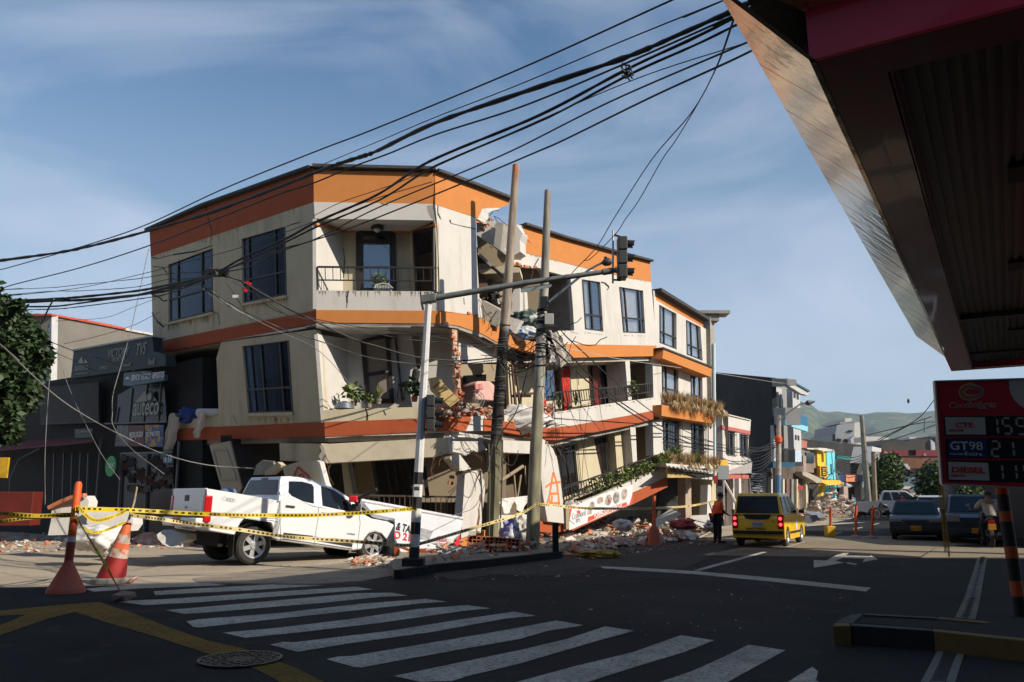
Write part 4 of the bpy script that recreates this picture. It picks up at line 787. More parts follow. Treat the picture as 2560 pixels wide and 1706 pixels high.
text_mesh('SOAT',PSH.off(-.36),B2,(912,1310),(962,1304), .14,TXTW,o)
o=fp('blue_sign',mat('blue_small_sign',(.10,.2,.32),.5,.1),PSH.off(-.3),F2,[(145,435),(265, 435),(262,510),(145, 510)], .05);tag(o,'small blue sign with white numbers below the hanging quilt','sign');text_mesh('a 13', PSH.off(-.32),F2,(165,490), (250,488),.2, TXTW,o)
aw=thing('shop_awning','dark red sloping awning over the pavement at the far left','awning',PSH.hit(B2(100,1100)))
a0,a1=PSH.hit(B2(785, 1062)),PSH.hit(B2(-200,1120));o1,o2=V(B2(780,1095),a0.y-1.4),V(B2(-260,1195),a1.y-2.2)
b=MB();b.hexa([a0,a1, o2,o1],[q+Vector((0, 0,.06))for q in(a0,a1,o2,o1)]);b.build('canopy', RED2,aw)
b=MB();pA=V(B2(215,1170),a0.y+1);b.tube([V(B2(330,1150), a0.y), V(B2(160,1240),a0.y),V(B2(85,1400),a0.y), V(B2(80,1560),a0.y)],.03,6);b.build('support',MATS['grey_aluminium'], aw)
o=MB();o.box(V(B2(90, 1500), 27.5), (1.9,.6,1.1));o=o.build('red_cabinet',mat('dim_red_cabinet',(.12,.015,.01),.6,.2),bevel=.02);tag(o,'dark red cabinet standing under the awning at the far left', 'cabinet');o.location.z-=.6
o=MB();o.box(V(B2(8,1310),28.2),(.5,.1,.7));o=o.build('yellow_sign',mat('yellow_sign',(.5,.3,.02), .5,.3, 5));tag(o,'yellow sign with black pattern under the awning at the left edge','sign')
hs=thing('stucco_house','unpainted grey stucco house with a red edged sloping roof behind the motorcycle shop','building',V(B2(700,600),42))
h0,h1=V(B2(435,20),37),V(B2(1290,195),45);hp=vplane(h0,h1)
STU=mat('grey_stucco',(.19,.175,.15),.95,.12,.8,.006,20, dirt=(.14,.13,.11),dscale=.6,damt=.5)
fp('side_wall',STU,hp,B2,[(435,22), (900,118),(1050,150),(1290, 195),(1300,900),(400,900)], 6,hs)
fp('roof_edge',mat('red_roof_edge', (.50,.09,.05),.8,.2),hp.off(-.1),B2,[(432,14),(890,98), (1055, 135),(1055,152),(890,118),(432,30)],6.3,hs)
fp('roof_edge',CONCW, hp.off(-.1),B2,[(1057,135), (1290, 183),(1290,198),(1057,155)],6.3,hs)
hq=vplane(h0,h0+Vector((-5.5,3.2,0)))
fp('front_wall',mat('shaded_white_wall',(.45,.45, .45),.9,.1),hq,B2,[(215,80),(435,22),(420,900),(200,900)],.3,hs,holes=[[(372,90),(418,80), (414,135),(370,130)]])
fp('window',SHG,hq.off(.2),B2,[(365,85),(420,75), (418,140),(365,135)],.05,hs)
fp('white_side',WHITEP,PSH.off(1.5),B2,[(200,640),(300,600),(330,700), (300,1060),(230,1060)],.3,hs)
# ---------------------------------------------------------------- apartment building with planters
ap=thing('apartment_building','narrow cream apartment building with orange planter ledges full of dry grass','building',(T3.x, T3.y+3,0))
PSn=PS.n
SP=[S_(*p)for p in[(1638,730),(1782,812)]]
WQ=[[(1648,762),(1691,784.6),(1691.6,874.3),(1648.8,857.7)],[(1715,799.5),(1751,817.6),(1757,903), (1716.5,887)],[(1653.6,911),(1696, 924.6),(1696, 1003), (1655, 995)], [(1726,932.7),(1756, 946),(1757,1017),(1727,1010)],[F4(*p)for p in[(175,235),(375,255),(375,650), (180,600)]],[F4(*p)for p in[(510,290),(665,310), (672,700),(515,680)]]]
def ap_p(name, m,l,th=.2,proud=0,holes=()):return fp(name,m,PS.off(-proud),S_,l,th,ap,holes)
ap_p('parapet',ORANGE,[(1640,731),(1758,802),(1758,819), (1700, 786),(1640,750)])
ap_p('wall',WHITEP,[(1633,726),(1640,731), (1640, 750),(1700,786),(1758,819), (1784, 834),(1786,1000),(1786,1200),(1660,1190), (1652, 1060), (1640, 880)], holes=WQ)
for i,q in enumerate(WQ):window(PS, S_,q,cols=(.25,.8)if i%2==0 else(.3,.75), rows=(.7,),parent=ap,curtains=[(.1,.9,CURT)]if i<4 else(),pane=GLASS if i<4 else GLASSD,bars=8 if i>3 else 0)
b=MB();q=[PS.hit(p)for p in[(1637,727),(1760,801)]];b.bar(q[0]+PSn*.05,q[1]+PSn*.05, .14,.5,PSn);b.build('roof_flashing',ROOFB,ap)
def ledge(tl,tr,br,bl,out=.55,m=ORANGE):
 P=[PS.off(-out).hit(p)for p in(tl, tr,br, bl)];b=MB();b.hexa(P,[p-PSn*out for p in P]);return b.build('planter_ledge', m,ap)
ledge((1659,872),(1781,921), (1777, 943),(1656,896));ledge((1654,1012),(1786, 1038), (1786, 1060), (1654, 1040))
b=MB();P=[PS.off(-.6).hit(p)for p in[(1659,868),(1783,917),(1783,921), (1659, 872)]];b.hexa(P,[p-PSn*.7 for p in P]);b.build('ledge_cap',ROOFB,ap)
b=MB();e0_=PS.hit((1783,830));e1_=PS.hit((1786,1210));b.hexa([e0_,e0_-PSn*8,Vector((e1_.x,e1_.y,0))-PSn*8,Vector((e1_.x,e1_.y, 0))],[q-Vector((.25, .3,0))for q in[e0_,e0_-PSn*8,Vector((e1_.x,e1_.y,0))-PSn*8,Vector((e1_.x,e1_.y,0))]]);b.build('side_wall',CREAM,ap)
b=MB();e0_=PS.hit((1637,738));e1_=PS.hit((1758,808));b.hexa([e0_,e1_,e1_-PSn*8,e0_-PSn*8],[q-Vector((0,0, .2))for q in[e0_,e1_,e1_-PSn*8,e0_-PSn*8]]);b.build('roof',ROOFB,ap)
b=MB();p0=PS.hit((1770,790));p1=PS.hit((1774,1000));b.bar(p0,p1,.6,.4, PSn);b.box(p0+Vector((0,0,.1)),(1.9,.9,.15));b.box(p0+Vector((0,0,-.15)),(.9,.6,.3));b.build('chimney',CONC,ap)
b=MB();b.tube([PS.off(-.3).hit((1785,860)),PS.off(-.3).hit((1787,1190))],.07, 8);b.build('drain_pipe',mat('pale_blue_pipe',(.45,.55,.6),.5,.05),ap)
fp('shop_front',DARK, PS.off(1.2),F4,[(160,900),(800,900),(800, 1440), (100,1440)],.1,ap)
fp('shop_pillar',mat('peeling_pillar',(.36,.28,.22),.9,.2,2,dirt=(.12, .07,.05),dscale=1.2, damt=.8),PS.off(.1), F4,[(445,925),(512,925),(518,1400),(448,1405)],.35,ap)
fp('shop_pillar',WHITEP,PS.off(.1), F4,[(712,1010),(772, 1010), (772,1400),(700,1380)],.35, ap)
b=MB();P=[PS.off(-1.3).hit(F4(230,800)),PS.off(-1.1).hit(F4(775,880)), PS.hit(F4(775,815)), PS.hit(F4(235,770))]
nn=24;A=[];
for i in range(nn+1):
 z_=Vector((0, 0,.05*math.sin(i*math.pi)));A+=[qpt(P,i/nn,0)+Vector((0,0,.05*(i%2))),qpt(P, i/nn,1)+Vector((0,0, .05*(i%2)))]
b.add(A,[(2*i, 2*i+2, 2*i+3, 2*i+1)for i in range(nn)]);b.build('corrugated_awning', mat('pale_corrugated',(.4,.4,.38)),ap)
yb=fp('sign_board',mat('faded_yellow_board',(.42, .30,.12),.7,.15,dirt=(.5,.45,.35), dscale=2,damt=.6),PS.off(-.9),F4,[(232,810),(400,850),(570,890),(562, 925),(232,925)],.06, ap)
text_mesh('COMIDERIA',PS.off(-.97), F4,(255,865), (420,880),.2, TXTB,ap)
fp('awning_edge',SHD, PS.off(-1.0), F4,[(400,850),(775,882),(770,915), (620,935),(560,905)],.06,ap)
fp('planter_bed',CONCW,PS.off(-.8), F4,[(210,755),(780,800),(780,822), (225,790)],.8,ap)
def tuft(mb,c, n,h,spread,rng,m=0,wd=.02):
 c=Vector(c)
 for i in range(n):
  a=rng.uniform(0,6.28);l=h*rng.uniform(.5,1.1);sp_=spread*rng.uniform(.2,1);d=Vector((math.cos(a),math.sin(a),0))
  p=[c, c+d*sp_*.4+Vector((0,0,l*.6)),c+d*sp_+Vector((0, 0,l*rng.uniform(.6,1)))]
  s=d.cross(Vector((0,0,1)))*wd
  mb.add([p[0]-s,p[0]+s,p[1]+s*.8,p[1]-s*.8,p[2]],[(0,1, 2,3),(3,2,4)],m)
def leafball(mb,c,r,n,rng,sz,m=(0,),flat=1.0,shell=.35):
 c=Vector(c)
 for i in range(n):
  d=Vector((rng.gauss(0,1),rng.gauss(0,1), rng.gauss(0,1)*flat)).normalized()*(shell+(1-shell)*rng.random()**.6)
  p=c+Vector((d.x*r[0],d.y*r[1],d.z*r[2]));a=Vector((rng.uniform(-1,1),rng.uniform(-1,1),rng.uniform(-.7, .4))).normalized();b_=a.cross(Vector((rng.uniform(-1,1),rng.uniform(-1,1),rng.uniform(-1,1)))).normalized()
  L_=sz*rng.uniform(.6,1.3);mb.add([p,p+a*L_*.5+b_*L_*.28,p+a*L_,p+a*L_*.5-b_*L_*.28],[(0,1,2,3)], rng.choice(m))
LEAF=mat('leaf_green',(.055, .10,.022),.6, .35,3);LEAF2=mat('leaf_dark_green',(.025, .05,.014),.6, .35,3);LEAF3=mat('leaf_yellow_green',(.14,.19,.035),.6, .3,3)
DRY=mat('dry_grass',(.38,.25,.12),.9,.25,3);DRY2=mat('dry_grass_pale', (.5,.38,.22), .9,.25,3)
rng=random.Random(11)
for j,(a,c,y0, n_)in enumerate((((1660,1012),(1790,1038),.5,90),((1660,1165), (1780, 1172), .6,50))):
 b=MB()
 for i in range(n_):
  t=i/n_;p=PS.off(-.3).hit((a[0]+(c[0]-a[0])*t,a[1]+(c[1]-a[1])*t));p+=PSn*rng.uniform(-.1, .5)
  tuft(b,p+Vector((0, 0,.1)),40,.55,.45,rng,rng.choice((0,1)),.009)
  if rng.random()<.6:tuft(b, p+PSn*.25+Vector((0, 0,.15)),26,-.45,.4,rng,rng.choice((0,1)), .009)
 if j==0:
  for i in range(40):tuft(b, PS.off(-.5).hit((1768+rng.uniform(-14,16),1030+rng.uniform(-5, 45))), 34,.45,.5,rng,rng.choice((0,1)),.009)
 tag(b.build('dry_grass',[DRY,DRY2]),kind='stuff')
gpl=[(1690,1158,.9,'tall spiky green plant on the ground floor canopy left of the dry grass'),(1738,1168, .8,'spiky green plant on the ground floor canopy in the middle of the dry grass'),(1668,1165,.7,'spiky green plant at the corner where the railing meets the canopy'),(1650,1168,.6,'small spiky plant beside the end of the sunken balcony')]
for x_, y_,h_, lb in gpl:
 b=MB();p=PS.off(-.4).hit((x_,y_));tuft(b, p,60,h_,h_*.7,rng,0, .035);tuft(b, p,30,h_*.8,h_*.8,rng,1,.035);tag(b.build('spiky_plant', [LEAF3,LEAF]),lb,'plant','spiky plants on the canopy')
H1=K(2130,930, .21048);H2=K(1880,1080,.15304);H3=K(2180, 1200,.1615);H4=K(1760,1200, .153);H5=K(2060,1380,.2125);H6=K(0,640,.3955)
# ---------------------------------------------------------------- hills
rng=random.Random(2)
ridge=[(1500,1120),(1700,1060),(1850,1015),(1960, 985),(2000,1003),(2027,1010),(2048,1027), (2070, 1031), (2096, 1029), (2122, 1033), (2160, 1036), (2189, 1031), (2243, 1031), (2270, 1034), (2294, 1033), (2338, 1027), (2420, 1040), (2520, 1032), (2700, 1050), (2900, 1090)]
def ridge_y(x):
 for(a, b_),(c,d)in zip(ridge,ridge[1:]):
  if a<=x<=c:return b_+(d-b_)*(x-a)/(c-a)
 return 1120
from mathutils import noise as mnoise
hm=MB();nx,ny=220,26;vs_=[]
for j in range(ny+1):
 t=j/ny
 for i in range(nx+1):
  x=1500+1400*i/nx;top=V((x, ridge_y(x)),2300);bot=V((x, 1240), 900);dep=900+1400*t
  X=(x-CXP)/FPX*dep/1.0;hgt=(top.z)*(t**1.15)
  nn_=mnoise.fractal(Vector((X/260, dep/260,3)),.9,2.1,5)
  rid=abs(mnoise.noise(Vector((X/150,dep/420,1))))
  vs_.append(Vector((X,dep,max(0,hgt*(1-.25*math.sin(math.pi*t))+(nn_*75-rid*100)*math.sin(math.pi*min(t*1.02,1))*1.0))))
for i in range(nx+1):
 p=vs_[ny*(nx+1)+i];vs_.append(Vector((p.x*1.25,3000,0)))
hm.add(vs_,[(j*(nx+1)+i,j*(nx+1)+i+1,(j+1)*(nx+1)+i+1,(j+1)*(nx+1)+i)for j in range(ny+1)for i in range(nx)])
HILL=mat('hill_vegetation',(.035,.06,.022),.95,.5,.02,.0,dirt=(.16,.13,.055), dscale=.03,damt=.85, dlo=.5,dhi=.6)
bpn=HILL.node_tree;
struct(hm.build('hills',HILL,smooth=180))
# ---------------------------------------------------------------- buildings down the street
def vp_(k,a,Ya,c,Yc):return vplane(V(k(*a),Ya),V(k(*c),Yc))
def bldg(name, label, Y,at):return thing(name,label,'building', V(at,Y))
wb=bldg('white_house','small white two storey building with a faded red band beside the planter building',42,S_(1840,1240))
wpl=vp_(F4,(880,300), 41,(1220,400),46.5);REDB=mat('faded_red_band',(.42,.11, .09),.85,.1)
fp('wall',WHITEP,wpl, F4,[(880,160),(1222, 242),(1215,370),(1212,412), (1195, 420),(1195,680),(1215,700), (1240, 740),(1228,872),(960,880),(890,690)],.3,wb,holes=[[(920,365),(1028,382),(1030,665), (925,650)],[(1085,400),(1183,420), (1192, 682),(1090,665)]])
fp('red_band', REDB,wpl.off(-.05),F4,[(880,302),(1215,370),(1210,412), (882,346)],.1,wb)
for q in([(920,365),(1028,382),(1030,665), (925,650)],[(1085,400),(1183,420), (1192, 682),(1090,665)]):window(wpl,F4,q, cols=(.3,.65),rows=(),parent=wb,curtains=[(.1,.45,CURT)],bars=4,pane=GLASSD)
fp('parapet_cap',CONCW,wpl.off(-.08),F4,[(876,150),(1225,236),(1222,246),(876,162)], .5,wb)
a=wpl.hit(F4(880,160));c=wpl.hit(F4(790,150));c=V(F4(795,150),44.0)
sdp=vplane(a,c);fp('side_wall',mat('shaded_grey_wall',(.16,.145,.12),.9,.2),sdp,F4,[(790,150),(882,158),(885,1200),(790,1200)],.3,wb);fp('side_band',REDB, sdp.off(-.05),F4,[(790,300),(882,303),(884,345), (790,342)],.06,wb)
fp('awning_fascia',REDB,wpl.off(-.9),F4,[(960,887),(1160,890),(1200,898),(1200,935), (960,937)],.9,wb)
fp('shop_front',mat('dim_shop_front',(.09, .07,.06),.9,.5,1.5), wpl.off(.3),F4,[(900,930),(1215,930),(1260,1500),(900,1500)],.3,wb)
for x0, x1 in((800,900),):fp('roller_shutter',mat('ribbed_shutter',(.22,.19,.15),.7, .2,3), wpl.off(-.3), F4,[(775,1010),(890, 1010), (895,1400),(775,1400)],.2,wb)
for i in range(16):b=MB();b.bar(wpl.off(-.33).hit(F4(778,1020+i*24)),wpl.off(-.33).hit(F4(892,1020+i*24)),.05,.04,wpl.n);b.build('shutter_slat',SHD,wb)
for x0, w_ in((1010,14),(1080,26)):fp('shop_pillar',WHITEP,wpl.off(-.1),F4,[(x0,935),(x0+w_,935),(x0+w_+6,1300), (x0+4, 1300)],.3,wb)
o=fp('yellow_sign',mat('amber_sign',(.62,.34,.02),.5,.08),vp_(F4,(790, 800),37,(950, 800),38.5),F4,[(790, 715),(950,712),(950, 880),(793,884)],.25);tag(o, 'amber box sign mounted between the planter building and the small white building', 'sign')
b=MB();b.prism([V(F4(*p),37.2)for p in[(815,778), (925,776),(925,860), (818,862)]],(0,.02,0));b.build('sign_face',mat('pale_sign_face',(.6,.55,.42),.6,.1),o)
o=MB();o.prism([V(F4(*p),41-.8)for p in[(930,850),(1232, 742),(1228,868),(1000,878)]],(0,.05,0));tag(o.build('white_tarpaulin',CLOTH),'white tarpaulin stretched across the front of the small white building','tarpaulin')
for p_, nm in(([(770, 880),(830,885),(822, 985),(790,1000)],'dark red cloth hanging under the amber box sign'),):o=MB();o.prism([V(F4(*p),37)for p in p_], (0,.06,0));tag(o.build('red_cloth',mat('maroon_cloth',(.25,.02,.03),.9,.2)), nm,'cloth')
rs=thing('road_sign', 'square grey back of a road sign on a thin post near the orange shirted man','sign',G(F4(900,1400)))
b=MB();b.prism([V(F4(*p),30)for p in[(830, 782),(962,784),(965, 946),(834,945)]],(0, .03,0));b.build('sign_plate',mat('grey_sign_back',(.33, .36,.37),.5,.05),rs)
b=MB();b.tube([V(F4(897,790),30.06),V(F4(893,1420),30.06)],.04, 8);b.build('post',mat('galvanised',(.45,.45,.44),.45,.1,metal=.5),rs)
for a_, c_,lb in(((900,960), (1110, 1350), 'long pale timber prop leaning across behind the taxi door'),((740,1230),(800,1420),'short pale timber prop leaning beside the peeling shop pillar')):
 b=MB();b.tube([V(F4(*a_),33),V(F4(*c_),32.5)],.06,6);tag(b.build('timber_prop',CONCW),lb,'prop')
bb=bldg('balcony_house','tall house with a black side wall, white front and blue balconies under a jutting roof',60,C4(1250,1200))
bs=vp_(C4,(520,500),62,(1100,500),52);BLK=mat('black_damp_wall',(.022, .022,.023),.95,.35,.5,dirt=(.06,.055,.05),dscale=.4,damt=.6)
fp('party_wall',BLK,bs,C4,[(515,122),(1095,176),(1112,1330),(515,1330)],.3,bb)
bf=vp_(C4,(1100,500), 52,(1470,500),60);GRW=mat('grey_white_wall',(.42,.42,.43),.9,.08)
BLU=mat('bright_blue_panel', (.02,.13,.24),.5,.1);LBL=mat('light_blue_paint', (.22,.5,.62), .8,.06)
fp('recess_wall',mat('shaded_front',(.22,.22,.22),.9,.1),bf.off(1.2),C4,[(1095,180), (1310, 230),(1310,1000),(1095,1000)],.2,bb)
fp('front_strip',GRW, bf.off(1.0),C4,[(1115,265), (1195, 285),(1198,470),(1115,465)],.1,bb);fp('front_strip',GRW,bf,C4, [(1112,640),(1160,655),(1160,1000),(1118, 1000)],.2,bb)
fp('front_wall',GRW,bf,C4,[(1298,280),(1370,305), (1385, 790),(1388,1000),(1320,1000),(1305,640)], .4,bb)
for q in([(1310,315), (1330, 320),(1332,375),(1312,372)],[(1340,325),(1360,330),(1362,390), (1343, 385)], [(1325,735),(1340,738),(1342,785), (1326, 783)], [(1350,740),(1366,744),(1367,790), (1352, 788)]):fp('window',SHG,bf.off(-.03),C4,q, .05,bb)
fp('window',SHG,bf.off(.95), C4,[(1130,310),(1165,318),(1165,460),(1130,455)],.05,bb);fp('window', SHG,bf.off(.95),C4,[(1180,335),(1198,340),(1200, 465),(1182,462)],.05,bb)
rp_=bf.off(-1.2);q=[rp_.hit(C4(*p))for p in[(1240,192),(1473,308)]];q2=[bf.off(2).hit(C4(*p))for p in[(1470,350),(1095, 250)]]
fp('roof_eave',GRW,rp_,C4,[(1240,195),(1470,310), (1450, 350),(1380,330),(1245,245)],.3,bb)
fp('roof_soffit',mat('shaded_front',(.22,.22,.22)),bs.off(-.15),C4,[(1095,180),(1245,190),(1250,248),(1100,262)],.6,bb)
fp('roof_sheet',mat('teal_roof',(.02,.1,.1),.6,.2),rp_.off(-.1),C4,[(1235,182),(1262,184),(1473,303),(1465,315)],.6,bb)
fp('balcony',mat('grey_balcony',(.25,.25,.25),.9, .1),bs.off(-.1),C4,[(1112,470),(1228,468),(1230, 640),(1118,632)],1.0,bb)
fp('balcony_front',LBL,rp_,C4,[(1225,585), (1310, 612),(1450,655),(1450,705), (1330, 668),(1228,635)],.15,bb)
fp('balcony_rail',BLU,rp_,C4,[(1228,470),(1302,500),(1305,610), (1230, 588)], .06,bb);fp('balcony_rail',BLU,rp_, C4,[(1375,540),(1445,560),(1448,652),(1378,636)],.06,bb)
fp('lower_panel',mat('light_panel', (.4,.5,.6),.8,.1),bf.off(-.04),C4, [(1322,895),(1386,895),(1388,1000),(1325, 1000)],.04,bb)
b=MB();P=[rp_.hit(C4(*p))for p in[(1190,870),(1320,880), (1320, 1005), (1195, 1000)]]
for i in range(13):b.tube([qpt(P,i/12,0),qpt(P,i/12,1)], .03,4)
b.bar(P[0],P[1],.08,.05,rp_.n);b.build('balcony_grille', BLACKM,bb)
fp('blue_fascia',mat('deep_blue_fascia',(.01,.06, .11),.6,.1),rp_,C4,[(1105,1005),(1330,1000),(1330,1050),(1110, 1060)],.5,bb)
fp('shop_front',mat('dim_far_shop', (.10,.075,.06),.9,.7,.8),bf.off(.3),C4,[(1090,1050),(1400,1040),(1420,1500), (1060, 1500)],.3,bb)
for x0, w_,m_ in((1065,40,GRW),(1130,30,mat('rust_brown',(.15,.08,.06),.9,.3)),(1205,18,CREAM),(1240,30,MATS['rust_brown']),(1290,20, mat('grey_strip',(.2,.2,.2),.8,.2)),(1340,12,CREAM)):fp('shop_pillar',m_,bf.off(-.1),C4,[(x0,1170),(x0+w_,1170),(x0+w_,1450), (x0,1450)],.3,bb)
fp('vertical_sign',mat('black_sign',(.02,.02,.02),.6,.1),bs.off(-1.5), C4,[(1000,1090),(1060,1095),(1060, 1330), (1000, 1330)],.2,bb)
text_mesh('FANTASIA', V(C4(1020,1200),50)*0+Vector((0,-1,0)),None,V(C4(1048,1322),50),V(C4(1048,1110),50),1.0,GRW,bb,proud=0)
wh=bldg('black_warehouse','long black windowless warehouse wall rising behind the yellow and cyan houses',95,C4(1700,1200))
fp('wall',BLK, vp_(C4,(1390, 900),95,(2080,900),110),C4, [(1388,776),(1990,838),(2085,850), (2085, 1400), (1388, 1400)],3,wh)
fp('white_gable',GRW, vp_(C4,(2078, 900),104,(2170,900), 118),C4,[(2078,848), (2168, 868),(2168,905),(2095,900), (2092, 1010), (2082, 1010)],3,wh)
fp('front_posts',mat('grey_strip',(.2,.2,.2)),vp_(C4,(2078,900),105,(2170,900),119), C4,[(2095,905),(2150,905),(2150,1180),(2095,1180)],2,wh)
tb=bldg('teal_beam','thin teal beam sticking out along the black warehouse wall',80, C4(1780,960));b=MB();b.bar(V(C4(1715,955),82),V(C4(1855,968),86),.35, .3,(0, -1,0));b.build('beam',mat('teal_beam',(.01,.15,.14),.6),tb);tb['category']='beam'
o=bldg('pink_house','sliver of pinkish red house wall just right of the blue balconies',72, C4(1410,1200));fp('wall',mat('pinkish_red',(.38, .13,.1),.9,.1),vp_(C4,(1385,900),70,(1445,900),76),C4,[(1385,790),(1440,806),(1440, 870),(1385,885)],3,o);fp('roof_edge',REDB,vp_(C4,(1385, 900),69.8,(1445,900),75.8), C4,[(1385,783),(1445,800),(1445,810),(1385,793)],3.2,o)
o=bldg('terrace_house','low house with a dark glazed upper room and grey awning left of the yellow house',64,C4(1480,1200));pl_=vp_(C4,(1390,900),60,(1560,900),66)
fp('upper_wall',mat('brownish_wall',(.2,.15,.12), .9,.3),pl_,C4,[(1388,880),(1500,880),(1560,900), (1560, 1110), (1390, 1100)],3,o);fp('window',mat('blue_dark_glass',(.02,.035,.05),.2,.2),pl_.off(-.1),C4,[(1432,905),(1510,910),(1510,1010),(1434, 1005)],.1,o)
fp('roof_edge',CONCW, pl_.off(-.2), C4,[(1440,862),(1560,872),(1560,884),(1445,876)],2,o);fp('pillar',mat('pale_brown_pillar', (.3,.22,.18), .9,.2),pl_.off(-.3), C4,[(1403,940),(1432,940),(1432,1092),(1405,1092)],.5,o)
fp('awning',mat('dusty_awning',(.36,.31,.25),.8,.15),vp_(C4,(1395,1100),56,(1590,1190),60), C4,[(1395,1095),(1440,1100),(1590, 1168), (1588, 1205), (1530, 1205), (1500, 1180), (1400, 1130)],.5,o)
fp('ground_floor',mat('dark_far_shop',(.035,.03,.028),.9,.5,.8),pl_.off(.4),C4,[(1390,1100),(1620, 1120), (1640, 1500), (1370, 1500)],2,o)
fp('shop_front',mat('ochre_shop',(.28,.2,.11),.9, .4,1.5),pl_.off(-.2),C4,[(1345,1190),(1460,1180),(1450, 1480), (1350, 1480)],.2,o);fp('red_panel',mat('red_panel',(.35,.02,.015),.8),pl_.off(-.5), C4,[(1350,1235),(1400,1235),(1400, 1270), (1350, 1270)],.1,o)
fp('shop_pillar',CREAM,pl_.off(-.5),C4,[(1428,1180),(1445,1180),(1452, 1450), (1435, 1450)],.3,o)
YEL=mat('yellow_facade',(.66,.44,.04),.85, .08);yh=bldg('yellow_house','bright yellow narrow house with a black and yellow shop sign',66,C4(1580,1200));py=vp_(C4,(1530, 900),64,(1645,900),68)
fp('wall',YEL, py,C4, [(1535,868),(1632,885),(1640,1160),(1560, 1165), (1545, 1020)],3,yh,holes=[[(1578,900),(1603,903),(1606, 1005), (1583, 1003)]]);fp('window',SHG,py.off(.3),C4,[(1574,895),(1607,900), (1610, 1010), (1580, 1008)],.1,yh)
fp('roof',CONCW,py.off(-.4), C4,[(1560,862),(1640,868),(1640,890),(1610,895), (1540, 878)], 3,yh);fp('sign',mat('amber_frame', (.5,.28,.02), .6),py.off(-.3),C4,[(1565,1040),(1645,1040),(1648,1148),(1570, 1150)],.2,yh)
fp('sign_face',TXTB,py.off(-.35),C4,[(1585,1050), (1632, 1050), (1632, 1138), (1588, 1138)],.05,yh)
for i in range(4):fp('sign_line',YEL,py.off(-.42),C4,[(1595,1065+i*18),(1624, 1065+i*18),(1624,1073+i*18),(1595, 1073+i*18)],.02,yh)
fp('awning',mat('yellow_awning',(.68,.42,.05),.8, .1),vp_(C4,(1590,1200),60,(1800,1200),64),C4,[(1590,1175),(1760,1180),(1800, 1208), (1795, 1222), (1640, 1228), (1590, 1200)],.5,yh);fp('leg',YEL, py.off(-.5),C4,[(1600,1200),(1640, 1205), (1625, 1260), (1600, 1330), (1575, 1380), (1590, 1280)],.3,yh)
CYA=mat('cyan_facade',(.16,.55,.62),.85,.06);ch=bldg('cyan_house','pale cyan narrow house right of the yellow house',69,C4(1680,1200));pc_=vp_(C4,(1630,900),67,(1720,900),71)
fp('wall',CYA, pc_,C4,[(1632,900),(1640,885),(1700,885), (1712, 905),(1725,1175),(1642,1170)],3,ch);fp('parapet',GRW,pc_.off(-.1),C4, [(1640,870),(1700,880),(1712,900), (1632, 898)], .5,ch)
fp('ground_floor',mat('teal_door',(.03,.28,.3),.8,.1),pc_.off(.2),C4,[(1640,1225),(1715,1225),(1720,1380),(1640, 1385)],1,ch);fp('pillar',CYA,pc_.off(-.3),C4,[(1715,1225),(1728,1225),(1732, 1385), (1718, 1385)],.4,ch);fp('window',SHG,pc_.off(-.05),C4,[(1674,1020),(1682,1021),(1686,1120),(1678, 1120)],.05,ch)
bw_=bldg('blue_shop', 'low shop with a blue and orange fascia and grey awning near the far poles', 76,C4(1860,1250));pb_=vp_(C4,(1740,1150), 72,(2000,1150),78)
fp('fascia',mat('navy_fascia',(.015,.04,.13),.6,.1),pb_, C4,[(1745,1125),(1985,1125),(1992, 1195), (1750, 1190)],.5,bw_);fp('fascia_panel',mat('orange_fascia',(.60,.2,.1),.6,.2),pb_.off(-.1),C4,[(1822,1128),(1936,1130),(1938,1195), (1825, 1195)],.1,bw_)
fp('grey_wall',mat('grey_strip',(.2,.2,.2)),pb_.off(.2), C4,[(1740,1190),(2000,1190),(2000, 1250), (1740, 1250)],.3,bw_);fp('awning', mat('pale_corrugated',(.4,.4,.38)),vp_(C4,(1760, 1200), 68,(1900,1240),70),C4,[(1770,1195),(1830, 1205), (1890, 1238), (1850, 1238), (1780, 1215)],.4,bw_)
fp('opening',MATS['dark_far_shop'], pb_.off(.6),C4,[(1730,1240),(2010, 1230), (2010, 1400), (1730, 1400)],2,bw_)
for x0, x1 in((1800,1842),(1945,1968)):fp('pillar',mat('pinkish_pillar',(.34, .25,.2),.9),pb_,C4,[(x0,1240),(x1, 1240), (x1+4, 1400), (x0+2, 1400)],.4,bw_)
b=MB();
for q in(((1738,1110),(1748, 1180)),((1738,1110), (1780, 1125))):b.bar(V(C4(*q[0]),71),V(C4(*q[1]),71),.3,.2,(0, -1,0))
b.build('white_frame',GRW,bw_)
tw=bldg('white_tower','pale grey and white tower block far beyond the warehouse below the hills',190,C4(1840,1200));pt_=vp_(C4,(1690, 700),190,(1990,700), 190)
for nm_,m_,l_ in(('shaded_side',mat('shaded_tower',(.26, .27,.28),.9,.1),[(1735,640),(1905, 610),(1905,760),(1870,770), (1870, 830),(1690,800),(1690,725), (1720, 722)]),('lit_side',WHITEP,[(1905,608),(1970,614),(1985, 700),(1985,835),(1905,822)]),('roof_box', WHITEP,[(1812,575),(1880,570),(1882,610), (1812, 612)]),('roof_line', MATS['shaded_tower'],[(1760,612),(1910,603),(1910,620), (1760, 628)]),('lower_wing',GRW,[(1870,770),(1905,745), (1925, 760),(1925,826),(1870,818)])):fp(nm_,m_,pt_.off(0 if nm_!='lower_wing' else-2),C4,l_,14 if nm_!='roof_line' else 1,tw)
for q in([(1842,690), (1888, 692),(1888,706),(1842,704)],[(1733,770),(1775,774),(1775,805), (1733, 800)], [(1808,775),(1838,778),(1838,810), (1808, 806)], [(1692,725),(1718,727),(1718,798), (1692, 794)]):fp('window',SHG,pt_.off(-.3),C4,q, .2,tw)
